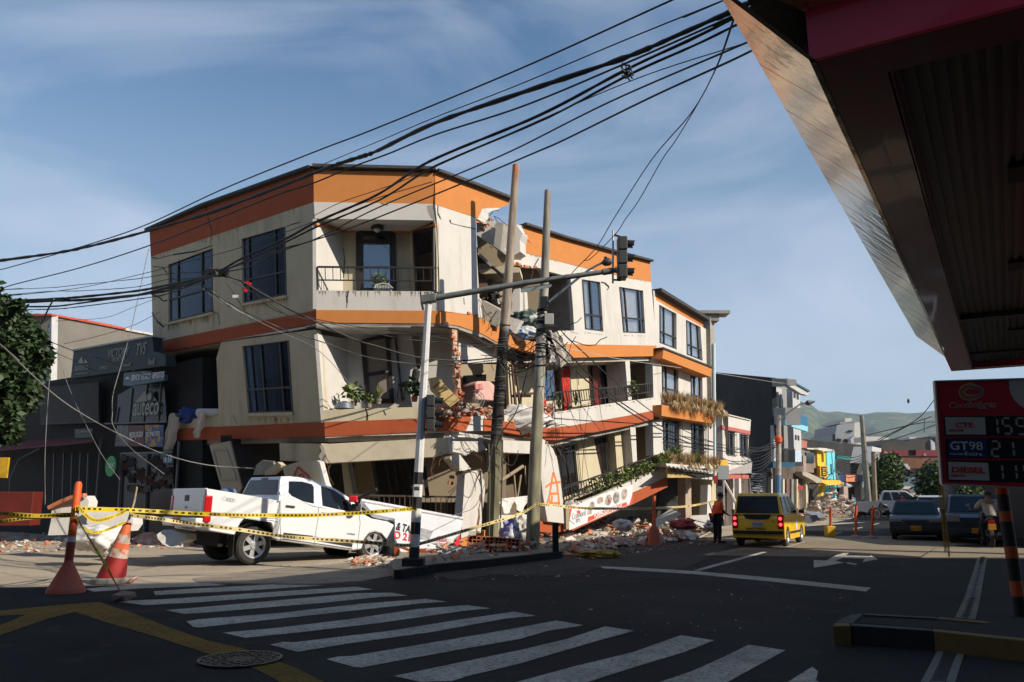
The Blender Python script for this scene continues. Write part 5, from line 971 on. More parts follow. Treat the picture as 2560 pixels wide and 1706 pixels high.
rb=bldg('red_brick_building','long two storey building with dark red upper floor and brick below, far down the street', 130,H1(700,1100));pr_=vp_(H1,(370, 1000), 130,(1050,1000),130)
fp('red_storey',mat('dark_red_paint',(.16, .02,.03),.8,.15),pr_,H1,[(372,925),(1040, 930),(1045,1002),(372,1000)],10,rb,holes=[[(668, 930),(760,930),(760, 995),(668,995)]]);fp('brick_storey',mat('brown_brick',(.16,.07,.04),.9,.25,.8),pr_.off(.2),H1,[(375,1004),(1045,1006), (1048, 1140), (380,1150)],10,rb);fp('window',SHG,pr_.off(.6),H1,[(665,925),(762,925),(765, 1080), (672,1080)],.2,rb)
for q in([(420,965),(485,968),(485, 998),(420,998)],[(850,970), (880,970),(880,998), (850,998)]):fp('window',mat('grey_shutters',(.2, .18,.17),.8), pr_.off(-.1), H1,q,.1,rb)
b_=bldg('dark_roofed_blocks','cluster of dark weathered roofs and concrete blocks behind the red brick building',160,H1(700,900));pd_=vp_(H1,(300,900),160,(1050, 900),160);MUD=mat('dark_mossy_concrete',(.06,.055,.05), .95,.3,.3)
fp('roof_block',MUD,pd_,H1,[(345,925),(345,870),(480,795),(540, 800),(660,830),(690, 800),(800,800),(950, 800),(1030,750),(1040,930)],12,b_)
fp('lit_edge', GRW,pd_.off(-.5),H1, [(935, 800),(985,845),(990, 930),(945,930)],3,b_);fp('lit_edge',GRW,pd_.off(-.5),H1,[(1003,752),(1020,752),(1026,850), (1008, 850)], 2,b_)
fp('far_roofs',CONCW, pd_.off(20),H1,[(130,770),(320,768),(440, 785),(440,808),(300, 815),(140,830)],5,b_);fp('far_roofs',GRW, pd_.off(15),H1,[(680,775),(760,775),(765, 800),(680,802)],5,b_)
lw=bldg('low_white_house','low cream house with a white roof just right of the leafy street tree', 105,H1(600,1250));pz_=vp_(H1,(500, 1200), 105,(700,1200),105)
fp('wall',CREAM,pz_,H1,[(510,1120), (690,1130),(690,1250),(515, 1245)],6,lw);fp('roof',GRW, pz_.off(-.8), H1,[(495,1095),(660, 1092), (680,1135),(500,1145)],6,lw);fp('window', SHG,pz_.off(-.1),H1, [(545, 1145), (620,1145),(620,1185),(545, 1185)],.2,lw)
gw=bldg('blue_grey_wall','long blue grey boundary wall down the street behind the parked cars',92, H1(700,1380));gw['category']='wall'
fp('wall',mat('blue_grey_paint',(.14,.18,.20),.9, .08),vp_(H1,(515,1300),92,(960,1300),92), H1,[(515,1245),(930, 1255), (930,1470),(515,1450)],.4,gw);fp('dark_top',BLK, vp_(H1,(515,1300),96,(960,1300),96),H1,[(690,1160),(960,1160), (965,1260),(690,1255)],3,gw);fp('pale_block',CREAM,vp_(H1,(515,1300), 95,(960,1300),95),H1,[(958, 1160), (1050, 1175), (1050, 1260), (962,1250)],3,gw)
o=fp('kiosk',mat('maroon_shed',(.10,.03,.025),.8, .2),vp_(H1,(490,1400),86,(700,1400),86),H1,[(490,1390), (680,1380),(690,1440),(495, 1445)],3);tag(o,'small maroon shed with a pale sheet roof beside the far white pickup','shed');fp('roof',CONCW, vp_(H1,(490,1400),85,(700,1400),85),H1,[(485,1372),(705,1360), (690,1392),(485,1395)],4,o)
o=fp('low_wall',CREAM,vp_(H1,(700,1460),80,(1000, 1460), 80),H1,[(700, 1440), (990,1448),(1000,1500),(705,1500)],.5);tag(o,'low cream roadside wall beyond the parked cars','wall')
# ---------------------------------------------------------------- filling station canopy
A0=Vector((2.78,6.9,5.5));e1=Vector((.518, .856,0)).normalized();e2=Vector((e1.y,-e1.x,0));UP=Vector((0,0,1));CW,CL=3.3,22.4
cn=thing('station_canopy','dark red edged filling station canopy overhead at the right with a ribbed metal ceiling','canopy',(A0.x,A0.y,0))
REDF=mat('red_fascia',(.72,.02,.07),.45,.15,1.2,coat=.2);MARO=mat('maroon_soffit',(.12,.010,.018), .32,.2,1.5,coat=.3)
MIRR=mat('brushed_fascia_mirror',(.50,.37, .22),.12,.15, .8,.010,2.6,metal=.75)
P_=lambda s,t, z:A0+e1*s+e2*t+UP*z
def strip(name,m,a,c, parent=cn,thick=None):
 b=MB();q=[P_(*p)for p in a];th_=thick if thick is not None else UP*.06;b.hexa(q,[p+th_ for p in q]);return b.build(name,m,parent)
strip('side_fascia',MIRR,[(-.55,-.68,.66), (0,0,0),(19.1,0,0),(19.0,-.68,.66)],0,thick=e2*.05)
strip('end_fascia',MIRR,[(-.55,-.6, .75),(0,0,.5),(0,CW, .5),(-.55,CW, .8)],0,thick=UP*.03)
strip('end_fascia',REDF,[(0, 0,0),(0,CW,0),(0,CW, .5),(0,0,.5)],0,thick=e1*.06)
strip('edge_soffit',MARO,[(.07,.06, 0),(CL,.06,0),(CL,.62,0),(.07,.62, 0)],0)
strip('edge_soffit',MARO,[(.07,.62, 0),(.62,.62,0),(.62, CW,0), (.07,CW,0)],0)
strip('end_fascia',REDF,[(CL,0,0),(CL,CW,0),(CL,CW,.5),(CL,0,.5)],0,thick=e1*-.06);strip('edge_soffit',MARO,[(CL-.5,.62,0),(CL-.07,.62,0),(CL-.07,CW,0),(CL-.5,CW,0)],0)
strip('side_fascia',REDF,[(19.1,0,0),(CL,0,0),(CL,0,.5), (19.1, 0,.5)],0,thick=e2*.05)
CEIL=mat('dark_ribbed_ceiling',(.035,.036, .036), .45,.15,1.5,metal=.2)
b=MB();nr=40;Z0=.14
for i in range(nr):
 t0=.62+(CW-.62)*i/nr;t1=.62+(CW-.62)*(i+1)/nr;dz=.035 if i%2 else 0
 b.hexa([P_(.55,t0,Z0+dz),P_(CL-.4, t0,Z0+dz),P_(CL-.4,t1,Z0+dz),P_(.55,t1,Z0+dz)],[P_(.55, t0,Z0+.2),P_(CL-.4,t0,Z0+.2),P_(CL-.4,t1, Z0+.2),P_(.55,t1,Z0+.2)])
b.build('ribbed_ceiling',CEIL,cn)
strip('inner_edge',MARO,[(.62,.6,0),(CL,.6,0),(CL,.6,.2),(.62,.6,.2)], 0,thick=e2*.03)
for i in range(1,16):b=MB();b.bar(P_(i*1.22-.2,-.684,.664),P_(i*1.22-.2,-.004,.004), .005,.003,(-.78,.2,-.62));b.build('panel_joint', REDF,cn)
for s_ in(4.5, 9.5,16.5):
 b=MB();b.box(P_(s_,1.9,.12),(.6,.6,.05),Matrix.Rotation(math.atan2(e1.y,e1.x),3,'Z'));b.build('light_fitting',GRYF if 'GRYF' in globals()else SHD, cn)
strip('roof',ROOFB,[(-.5,-.55,.84), (CL,-.3,.84), (CL,CW,.84),(-.5,CW, .84)], 0)
b=MB();b.bar(P_(13.9, .6,.09),P_(13.9,CW,.09),.25,.12,UP);b.build('cross_beam',CEIL, cn)
b=MB();b.bar(P_(19.6, .6,.11),P_(19.6,CW,.11),.06,.06,UP);b.build('cross_beam',CEIL, cn)
for s in(10.5, 18.0):
 p=P_(s,3.0,0);b=MB();b.box((p.x,p.y,2.75),(.4,.4,5.5));b.build('column',REDF,cn)
tb_=thing('shade_tower', 'pale unseen tower added beyond the filling station forecourt to cast shade','building',(30,0,0))  # added off-frame tower that throws the foreground shade
SD=Vector((-SUN.x/SUN.z,-SUN.y/SUN.z,0))
foot=[Vector((x,y_,0))-SD*20 for x, y_ in((-14,12.5),(-4.6,15.1),(-2.7,16.6), (1.5,22),(10.0,20.4),(20,20.3))]  # roof outline worked back from the wanted shadow edge
foot+=[Vector((50,-25,0)),Vector((12,-25,0))]
b=MB();b.prism(foot,(0,0,20));b.build('wall',CREAM,tb_)
tb3=thing('shade_block_rear','plain dark unseen block added behind the camera to cut sky light', 'building',(-10,-14, 0))
b=MB();b.box((-14,-15,7.5),(52,14,15));b.build('wall',mat('dark_blocker_wall', (.10,.09,.08),.9,.2),tb3)  # added out of view to hold back sky light from the foreground
tb4=thing('shade_block_left','plain dark unseen block added left of the camera to dim the left facade','building',(-30,5,0))
b=MB();b.box((-27,3,7),(22,18,14));b.build('wall',MATS['dark_blocker_wall'],tb4)  # added out of view, sized to darken the left facade
tb2=thing('shade_block_right','dark block added on the right to shade the parked cars','building',(20.5, 27,0))
b=MB();b.box((20.5,27,2.5),(4,10,5));b.build('wall',MUD, tb2)  # added shade caster for the parked cars and road
# ---------------------------------------------------------------- price sign
psg=thing('fuel_price_sign', 'red fuel price sign with white number panels on a black and orange striped post','sign',G(H5(2330,760)))
sy=10.5;sp0=vplane(V(H1(975, 105),sy),V(H1(2043,80),sy-.15))
PRED=mat('price_sign_red',(.42,.012,.035), .35,.06,coat=.2);PBLK=mat('price_sign_black',(.006,.008,.012), .3,.05);PGRY=mat('price_sign_grey',(.42,.45,.45),.5,.04);SILV=mat('silver_trim',(.4,.42,.44),.4,.05,metal=.6)
def sgn(name,m,l,pr,th=.006, parent=psg):
 b=MB();b.prism([sp0.off(-pr).hit(H1(*p))for p in l],-sp0.n*th);return b.build(name, m,parent)
sgn('sign_box',PRED,[(992,118),(2700,72),(2760,1410),(1075,1320)],0,.05)
b=MB();q=[sp0.off(-.01).hit(H1(*p))for p in[(984, 112),(2720,60),(2780,1418), (1068, 1332)]]
for i in range(4):b.bar(q[i]-sp0.n*.02,q[(i+1)%4]-sp0.n*.02,.018,.06+.003*i,sp0.n)
b.build('sign_frame', SILV,psg)
arc=[(1865,95),(1870, 200),(1895,270),(1935,340), (1985, 390),(2043,425),(2200,450), (2700, 430),(2700,70)]
sgn('grey_corner',PGRY,arc,.006)
for l in([(1090,525), (2700, 520),(2710,760),(1100,762)],[(1110,785),(2710,780),(2715,1030),(1118, 1028)],[(1122,1050), (2720, 1050), (2730, 1320), (1140, 1300)]):sgn('display_panel',PBLK,l,.006)
PBLU=mat('price_sign_blue',(.004,.03,.13), .4,.05)
pn1=sgn('name_plate', PGRY,[(1105,537),(1578,540),(1592, 745),(1120,745)],.013);pn2=sgn('name_plate',PBLU,[(1130,790),(1600,790),(1610,1015),(1140, 1018)],.013);pn3=sgn('name_plate', PGRY,[(1142,1068),(1618,1082),(1634,1292),(1155, 1278)],.013)
PLET=mat('price_sign_red_letters',(.55,.01,.025), .5,0);PGL=mat('price_sign_pale_letters',(.52,.56,.58),.5,0)
for tx, a,c,h_,m_,bo in(('CTE',(1232,658), (1445, 658),.062,PLET,.02), ('GALÓN',(1152,706), (1318, 707),.027,PLET,.02), ('GT', (1172, 925),(1385,925),.105,PGL,.015),('98',(1395,925), (1555, 928),.105,PGL,0),('GALÓN',(1158,985),(1322,988), .022,PGL,.01),('Extra',(1342,992), (1550, 998),.05,PGL, 0),('DIESEL', (1188, 1192), (1588, 1200), .066,PLET,.03),('GALÓN',(1178,1240),(1345,1244), .027,PLET,.02)):
 text_mesh(tx, sp0,H1,a,c,h_,m_,psg,bold=bo,proud=.016)
text_mesh('Coochoferes',sp0, H1,(1160,430),(1708, 417),.072,PGL,psg,bold=.028,proud=.008,shear=.2);text_mesh('Coochoferes',sp0,H1,(1169,427),(1699, 415),.066,PLET,psg,bold=-.014,proud=.014, shear=.2)
text_mesh('PALMIRA',sp0,H1,(1500,442),(1612,440), .016,PGL,psg, proud=.014)
def ring(cx_,cy_,rx,ry,w_,a0,a1,m_, pr,nm='emblem_arc'):
 n_=22;O=[];I=[]
 for i in range(n_+1):
  a=math.radians(a0+(a1-a0)*i/n_);O.append((cx_+rx*math.cos(a), cy_-ry*math.sin(a)));I.append((cx_+(rx-w_)*math.cos(a), cy_-(ry-w_)*math.sin(a)))
 sgn(nm,m_,O+I[::-1], pr)
ring(1400,240, 130,102,68,58,318,PGL,.008);ring(1400,240,121,93,50,62, 314,mat('emblem_bronze',(.30,.12,.03),.5, .1),.012)
ring(1478,238, 88,72, 36,-105,130,PGL,.009);ring(1478,238,80,64,20,-95,120,mat('emblem_purple',(.07,.03,.10),.5, .1),.013)
def seg(cx_,cy_,w_,h_,on,parent=psg):
 sl=-.04;b=MB();t=.17*w_
 S={'a':((0,0),(w_,0)),'g':((0,h_/2),(w_,h_/2)),'d':((0, h_),(w_,h_)), 'f':((0,0),(0,h_/2)),'e':((0,h_/2),(0,h_)),'b':((w_,0), (w_,h_/2)),'c':((w_, h_/2), (w_,h_))}
 for k_ in on:
  (x0,y0),(x1, y1)=S[k_];d=Vector((x1-x0,y1-y0));L_=d.length;d/=L_;g_=.14*L_ if k_ in 'agd' else.12*L_
  sk=lambda x, y_:H1(cx_+x+y_*.1,cy_+y_)
  p=sp0.off(-.014).hit(sk(x0+d.x*g_,y0+d.y*g_));q=sp0.off(-.014).hit(sk(x1-d.x*g_,y1-d.y*g_));b.bar(p,q,.0255,.004,sp0.n)
 b.build('digit',mat('unlit_segment',(.30, .32,.33),.5,.05),parent)
DG={'1':'bc','5':'afgcd','2':'abged','9':'abfgcd'}
seg(1700,550,20,190,'bc');seg(1785, 550,95,185,'afgcd');seg(1950,550,100,190, 'abfgcd');seg(1650,825,95,180,'abged');seg(1890, 825,20,180,'bc');seg(1760,1100,20, 180,'bc');seg(1925,1100,20, 180,'bc');seg(2040,1100,90, 180,'afgcd')
base=G(H5(2320,770));top=V(S_(2503, 1214), base.y+.05);
PORG=mat('post_orange',(.40, .07,.01),.6,.15);PBK=mat('post_black',(.008,.008,.01),.6,.2)
cuts=[0,.155,.27,.44, .53,.72,.80,.93,1.0];cm=[PBK,PORG, PBK,PORG,PBK, PORG,PBK,PORG]
pb=MB()
for i in range(8):pb.tube([lerp(base,top,cuts[i]),lerp(base,top,cuts[i+1])],.075,14, m=0 if cm[i]is PBK else 1)
pb.build('striped_post',[PBK,PORG], psg,smooth=40)
cb=MB();c0=V(H3(1085, 100),sy+.12);c1=V(H3(1195,1190),sy+.12);nl=44
YCH=mat('yellow_plastic_chain',(.42,.24,.02),.5,.1)
def link(mb,c, ax,sd, L_,w_, r):
 pts_=[c+ax*(L_/2*math.cos(a))*1.0+sd*(w_/2*math.sin(a))for a in[2*math.pi*i/10 for i in range(11)]];mb.tube(pts_,r,5,caps=False)
ax=(c1-c0).normalized()
for st_,en_,dx in((0, 1.0,.0),(0,.95,-.04)):
 for i in range(int(nl*en_)):
  c=lerp(c0,c1,(i+.5)/nl)+Vector((dx,0,0));sd=Vector((1, 0,0))if i%2==0 else Vector((0,1,0));link(cb,c,ax,sd,(c1-c0).length/nl*1.25,.028,.005)
tag(cb.build('yellow_chain', YCH,smooth=60),'yellow plastic chain hanging from the left corner of the fuel price sign', 'chain')
# ---------------------------------------------------------------- kerbed island and drains
isl=thing('kerb_island','low black and yellow painted kerb island at the station entrance, bottom right', 'kerb',G(H5(700,1080)))
def gtop(p,z=.2):return G(H5(*p),z)
YK=mat('kerb_yellow_paint',(.15,.095,.02), .8,.3, 6,dirt=(.05,.05,.05),dscale=6,damt=.8);BK=mat('kerb_black_paint',(.015,.016, .018), .7,.3, 5)
TOPM=mat('kerb_worn_top',(.05,.052, .055), .85,.4,8)
def kerbseg(l, m):
 b=MB();P=[gtop(p)for p in l];b.prism([q for q in P],(0, 0,-.21));return b.build('kerb_block',m,isl,bevel=.012)
kerbseg([(135, 830),(300,835),(310, 870),(100,870)],YK)
kerbseg([(100, 872),(305,872),(310, 868),(345,835),(465, 722),(330,735),(210, 780),(135,830)][2:]+[],YK)if False else None
kerbseg([(305, 835),(340,835),(465, 725),(320,735),(200, 785),(140,826)],TOPM)
kerbseg([(312, 838),(1275,905),(1285,930), (318,866)],BK);kerbseg([(1278,903),(2350, 1015), (2700, 1050), (2700, 1090), (2350, 1045), (1288, 932)], YK)
kerbseg([(470, 722),(1340,768),(1335,785), (465,740)],BK);kerbseg([(1345,768),(1930, 818),(1935,838),(1340,785)],YK)
b=MB();P=[gtop(p,.185)for p in[(330,832),(465,742),(1335,788),(1935,840),(2700,905), (2700, 1052), (2350, 1014), (1278, 902)]];b.prism(P,(0, 0,-.18));b.build('island_paving',FORE,isl)
for L_, R_,lb in(([(1835,60),(1810, 140),(1690,540),(1585,775)],[(1905,60),(1880,140),(1800,540),(1735,790)],'narrow floor drain between two pale strips beyond the kerb island'),([(1400,1150),(1210,1530),(1100, 1760)],[(1590,1190), (1470, 1530), (1400, 1760)],'floor drain with ribbed grate between two pale strips in front of the kerb island')):
 dt=thing('floor_drain',lb,'drain', G(H5(*L_[1]), .01))
 PALE=groundmat('pale_drain_edge_%d'%len(L_),(.20,.20,.17),(.15,.15,.13),(.1, .1,.09),1.0)
 wpx=55
 for side,l in(('l',L_),('r',R_)):
  b=MB();W_=.085
  P=[G(H5(*p), .018)for p in l]
  for i in range(len(P)-1):
   d=(P[i+1]-P[i]).normalized();n_=Vector((-d.y,d.x,0))*W_/2
   b.hexa([P[i]+n_,P[i+1]+n_,P[i+1]-n_,P[i]-n_],[q-UP*.004 for q in[P[i]+n_,P[i+1]+n_,P[i+1]-n_,P[i]-n_]])
  b.build('edge_strip',PALE, dt)
 A=[G(H5(*p),.016)for p in L_];Bq=[G(H5(*p),.016)for p in R_]
 b=MB()
 for i in range(len(A)-1):b.hexa([A[i],A[i+1],Bq[i+1],Bq[i]],[q-UP*.003 for q in[A[i],A[i+1],Bq[i+1],Bq[i]]])
 b.build('grate_bed', PBK,dt)
 b=MB();n_=60
 for i in range(n_):
  t=i/n_*(len(A)-1);k_=int(t);f_=t-k_;p,q=lerp(A[k_],A[k_+1],f_),lerp(Bq[k_], Bq[k_+1],f_);b.bar(lerp(p,q,.15)+UP*.004, lerp(p,q,.85)+UP*.004,.02,.006,UP)
 tag(b.build('grate_bars',mat('drain_iron',(.035, .035,.035),.6,.2),dt),kind='stuff')
# ---------------------------------------------------------------- poles
GALV=mat('galvanised_pole',(.60,.60,.60),.5,.08,3,dirt=(.35,.33,.3),dscale=2, damt=.35);BLKP=mat('black_band_paint',(.018,.018,.02),.6,.2);WHTP=mat('white_band_paint',(.62,.62,.6),.6,.1)
ARMM=mat('dark_grey_arm',(.17,.18,.18),.55,.25,4, metal=.3)
tp=thing('traffic_light','white traffic light mast with black and white banded foot and long arm', 'traffic light',G(S_(1033,1404),.14))
py_=16.4
ax_pts=[(1034, 1408), (1040, 1300), (1046.6,1178),(1058, 980),(1070,780),(1073,741)]
P=[V(p, py_)for p in ax_pts];ys=[p[1]for p in ax_pts]
def mastpt(y):
 for(a, b_),(pa,pb_)in zip(zip(ys,ys[1:]), zip(P, P[1:])):
  if b_<=y<=a:return lerp(pa,pb_,(a-y)/(a-b_))
 return P[0]if y>ys[0]else P[-1]
def mr(y):return.067+.035*(y-740)/(1404-740)
b=MB();b.tube([mastpt(y)for y in(1182,1060,900,780,741)],[mr(y)for y in(1182, 1060,900,780, 741)], 8);b.build('mast',GALV,tp)
cuts=[1408,1368,1336, 1306,1272,1243,1212, 1181]
for i in range(7):b=MB();b.tube([mastpt(cuts[i]), mastpt(cuts[i+1])],[mr(cuts[i])+.003,mr(cuts[i+1])+.003],8);b.build('painted_band', BLKP if i%2==0 else WHTP,tp)
b=MB();c0=mastpt(1408);b.box((c0.x, c0.y,.22),(.42,.42,.16));b.build('base_plate',BLKP,tp,bevel=.02)
arm0,arm1=V(E3(300,1245),py_),V(C1(1355,962),py_);am=lerp(arm0, arm1,.5)+Vector((0,0,.03))
b=MB();b.tube([arm0,am,arm1],[.068, .062,.052],12);b.tube([lerp(arm0,arm1,.93),lerp(arm0,arm1,.985)],.07, 12);am_=b.build('arm',ARMM, tp,smooth=40)
b=MB();b.tube([arm1,arm1+(arm1-arm0).normalized()*.03],.068,14);b.build('end_cap',WHTP,am_)
b=MB();b.box(arm0+Vector((-.04,0,0)),(.3,.22,.16),Matrix.Rotation(-.15,3,'Y'));b.build('arm_bracket',ARMM,tp,bevel=.01)
b=MB();b.tube([V(C1(1333,612),py_-.02),V(C1(1331, 1075), py_-.02)],.022,8);b.build('hanger_bar',GALV,tp)
SIGB=mat('signal_housing',(.045,.048,.048),.5,.15);SIGD=mat('signal_dark',(.012,.013,.014), .5,.2)
def signal(x0, x1,y0, y1,k,tiltpx,Yd):
 hs_=None
 n_=3;H_=(y1-y0)/n_
 for i in range(n_):
  yc0=y0+H_*i+H_*.03;yc1=y0+H_*(i+1)-H_*.03
  a,c=V(k(x0,yc0),Yd),V(k(x1,yc1),Yd);cx_=(a+c)/2;b=MB();b.box(cx_,(abs(c.x-a.x),.34,abs(c.z-a.z)),Matrix.Rotation(0,3, 'Z'));o=b.build('signal_head',SIGB,tp,bevel=.02)
  rx=abs(c.x-a.x)/2;hz_=abs(c.z-a.z)
  b=MB();cc=cx_+Vector((rx,0,0));nn=14;r_=hz_*.36;A=[];Bv=[]
  for j in range(nn+1):
   an=math.pi*(-.12+1.24*j/nn);off=Vector((0,math.cos(an)*r_,math.sin(an)*r_));A.append(cc+off);Bv.append(cc+off+Vector((.19*(1-.25*abs(math.cos(an))),-.03,-.02)))
  b.add(A+Bv,[(j,j+1, nn+2+j,nn+1+j)for j in range(nn)]);b.add([q*1 for q in A+Bv],[(j,j+1, nn+2+j,nn+1+j)for j in range(nn)]);b.build('visor',SIGB,o)
  b=MB();b.lathe([(r_*.9,0), (r_*.8,.02)], cc,(1, 0,0),16);b.build('lens',[mat('lens_red',(.12,.01,.01),.3),mat('lens_amber',(.12,.06,.01),.3),mat('lens_green',(.01,.08,.04),.3)][i], o)
  b=MB();b.box(cx_+Vector((-rx*.75, 0,0)), (.05,.30,hz_*.99));b.build('rear_edge',SIGD,o)
signal(1372,1452,680, 1042,C1,0,py_)
signal(1238,1304,700, 1005,B5,0,py_-.05)
for a_, c_ in((V(C1(1333,650),py_), V(C1(1400,672),py_)),(V(C1(1333,1045),py_),V(C1(1400,1050),py_)),(mastpt(980),V(B5(1245,715),py_)),(mastpt(1070),V(B5(1240,1000),py_))):b=MB();b.tube([a_,c_],.022,6);b.build('signal_bracket',SIGD,tp)
b=MB();b.prism([V(C1(*p),py_+.02)for p in[(528,1120),(800,1078),(798,1108),(530,1155)]],(0, .02,0));b.build('street_name_plate',mat('blue_grey_plate',(.22,.27,.29),.5,.1),tp)
b=MB();a_=mastpt(1212)+Vector((0,-.105,0));c_=mastpt(1243)+Vector((0,-.108,0));b.bar(a_,c_, .11,.01,(0,-1,0));b.build('pasted_note',mat('paper_note',(.6,.6,.58), .8,.1),tp)
text_mesh('VOTA',Vector((0,-1,0)),None,lerp(a_,c_,.45)+Vector((-.05,-.012,0)),lerp(a_,c_,.45)+Vector((.05,-.012, 0)),.07,TXTB, tp,proud=0)
def polemat(key,stops):
 m=mat(key,(.3,.27,.22),.9,.15,3,.006,30);nt=m.node_tree;N=nt.nodes;L=nt.links;tc=N.new('ShaderNodeTexCoord');sx=N.new('ShaderNodeSeparateXYZ');L.new(tc.outputs['Object'],sx.inputs[0])
 no=N.new('ShaderNodeTexNoise');no.inputs['Scale'].default_value=2.5;no.inputs['Detail'].default_value=6;L.new(tc.outputs['Object'],no.inputs['Vector'])
 ad=N.new('ShaderNodeMath');ad.operation='MULTIPLY_ADD';ad.inputs[1].default_value=1.6;L.new(no.outputs['Fac'],ad.inputs[0]);L.new(sx.outputs['Z'], ad.inputs[2])
 mr_=N.new('ShaderNodeMapRange');mr_.inputs[1].default_value=.8;mr_.inputs[2].default_value=12.8;L.new(ad.outputs[0],mr_.inputs[0]);cr=N.new('ShaderNodeValToRGB');L.new(mr_.outputs[0],cr.inputs[0])
 e=cr.color_ramp.elements;e[0].position=stops[0][0];e[0].color=(*stops[0][1], 1);e[1].position=stops[1][0];e[1].color=(*stops[1][1],1)
 for p_,c_ in stops[2:]:q=e.new(p_);q.color=(*c_, 1)
 n2=N.new('ShaderNodeTexNoise');n2.inputs['Scale'].default_value=7;n2.inputs['Detail'].default_value=8;mp=N.new('ShaderNodeMapping');mp.inputs['Scale'].default_value=(1,1,.15);L.new(tc.outputs['Object'], mp.inputs[0]);L.new(mp.outputs[0], n2.inputs['Vector'])
 r2=N.new('ShaderNodeMapRange');r2.inputs[1].default_value=.35;r2.inputs[2].default_value=.65;r2.inputs[3].default_value=.6;r2.inputs[4].default_value=1.25;L.new(n2.outputs['Fac'],r2.inputs[0])
 mu=N.new('ShaderNodeMixRGB');mu.blend_type='MULTIPLY';mu.inputs[0].default_value=1;L.new(cr.outputs[0],mu.inputs[1]);L.new(r2.outputs[0],mu.inputs[2]);L.new(mu.outputs[0],N['Principled BSDF'].inputs['Base Color']);return m
PM1=polemat('old_wooden_pole',[(0,(.16,.15,.09)), (.22,(.17,.16,.10)), (.26,(.02,.018,.017)),(.52, (.025, .022,.02)),(.56,(.30,.25,.20)),(.9,(.34,.27,.2)),(.94,(.35,.14,.06)), (1,(.42,.36,.3))])
PM2=polemat('old_concrete_pole',[(0,(.22,.205,.13)),(.3, (.27,.25,.17)),(.36, (.33,.31,.27)),(.6,(.36,.34,.30)), (.66,(.26,.24,.2)),(1,(.24, .22,.19))])
u1=thing('utility_pole','leaning utility pole, blackened in its middle, rusty at its top','utility pole', G(S_(1229,1352),0));u1.location=(V(S_(1229,1352),23.4).x,23.4, 0)
l1=[(1228,1368),(1229,1340), (1237, 1176), (1243, 1060), (1252, 930),(1266,760),(1277,610), (1290, 413)];r1=[.19,.185,.17,.165,.155,.14,.125,.105]
b=MB();b.tube([V(p,23.4)for p in l1],r1,16);b.build('shaft',PM1,u1,smooth=50)
b=MB();b.tube([V(p,23.1)for p in[(1222,1360),(1224,1200),(1221, 1110)]],.035, 6);b.tube([V(p,23.1)for p in[(1250,1330), (1256, 1180), (1256, 1100)]],.025, 6);b.build('conduit',mat('dark_conduit',(.07,.07,.05),.7,.2),u1)
rng=random.Random(4);b=MB()
for i in range(22):
 y=rng.uniform(800,1110);t_=(1340-y)/(1340-413)
 for(x0,y0),(x1,y1)in zip(l1,l1[1:]):
  if y1<=y<=y0:x=x0+(x1-x0)*(y0-y)/(y0-y1)
 c=V((x,y),23.4);b.lathe([(.175,0), (.18,.02)],c, (rng.uniform(-.15,.15),rng.uniform(-.15,.15),1), 14)
tag(b.build('wrapped_wire',mat('thin_wire_metal', (.12,.12,.11),.6,.2),u1),kind='stuff')
u2=thing('utility_pole','pale concrete utility pole beside the leaning black one, carrying a street lamp','utility pole',(V(S_(1331,1373),21.3).x,21.3,0))
l2=[(1331,1376),(1333,1300), (1338, 1163), (1340, 1115), (1348, 967),(1354,807),(1361,716), (1369.5,477)];r2=[.18,.175, .165,.16,.148,.13,.12,.092]
b=MB();b.tube([V(p,21.3)for p in l2],r2,18);b.build('shaft',PM2,u2,smooth=50)
b=MB();b.prism([V(C3(*p),21.09)for p in[(632,1045),(655, 965),(665,965),(690, 1045), (680,1045),(672,1010),(650, 1010), (642,1045)]], (0,.03,0));b.build('painted_letter',TXTB, u2)
b=MB();b.tube([V(C1(*p),21.0)for p in[(770,1240), (950,1095),(1120,960),(1200,915),(1245,895)]],[.035,.035,.032, .03,.03],8);b.build('lamp_arm',mat('blue_grey_arm',(.13,.17,.19),.5,.2,metal=.3),u2)
b=MB();a_,c_=V(C1(1238,900), 21.0), V(C1(1325,882),21.0);b.tube([a_,lerp(a_,c_,.25), lerp(a_,c_,.7),c_],[.05,.1, .11,.05],10);b.xf(Matrix.Identity(4));lh=b.build('lamp_head',SIGB,u2, smooth=40)
b=MB();b.box(lerp(a_, c_,.35)+Vector((0,0, .12)), (.08,.08,.07));b.build('photocell',SIGD,lh)
for(x0, y0,x1, y1),nm,m_ in(((735,1345,815,1440), 'junction_box',mat('pale_box',(.36,.36,.33),.6,.1)),((700,1195,765,1300),'transformer_clamp',SIGD)):
 a_,c_=V(C1(x0,y0),21.1),V(C1(x1,y1),21.1);b=MB();b.box((a_+c_)/2,(abs(c_.x-a_.x),.22,abs(c_.z-a_.z)));b.build(nm,m_,u2,bevel=.015)
b=MB()
for i in range(26):
 y=rng.uniform(770,920)
 for(x0,y0),(x1,y1)in zip(l2,l2[1:]):
  if y1<=y<=y0:x=x0+(x1-x0)*(y0-y)/(y0-y1)
 c=V((x,y),21.3);b.lathe([(.145,0), (.16,.015),(.145,.03)],c,(rng.uniform(-.2,.2),rng.uniform(-.2, .2),1),12)
CABM=mat('black_cable',(.012,.012,.013),.5,.1);tag(b.build('wrapped_wire',CABM,u2),kind='stuff')
tg=MB();
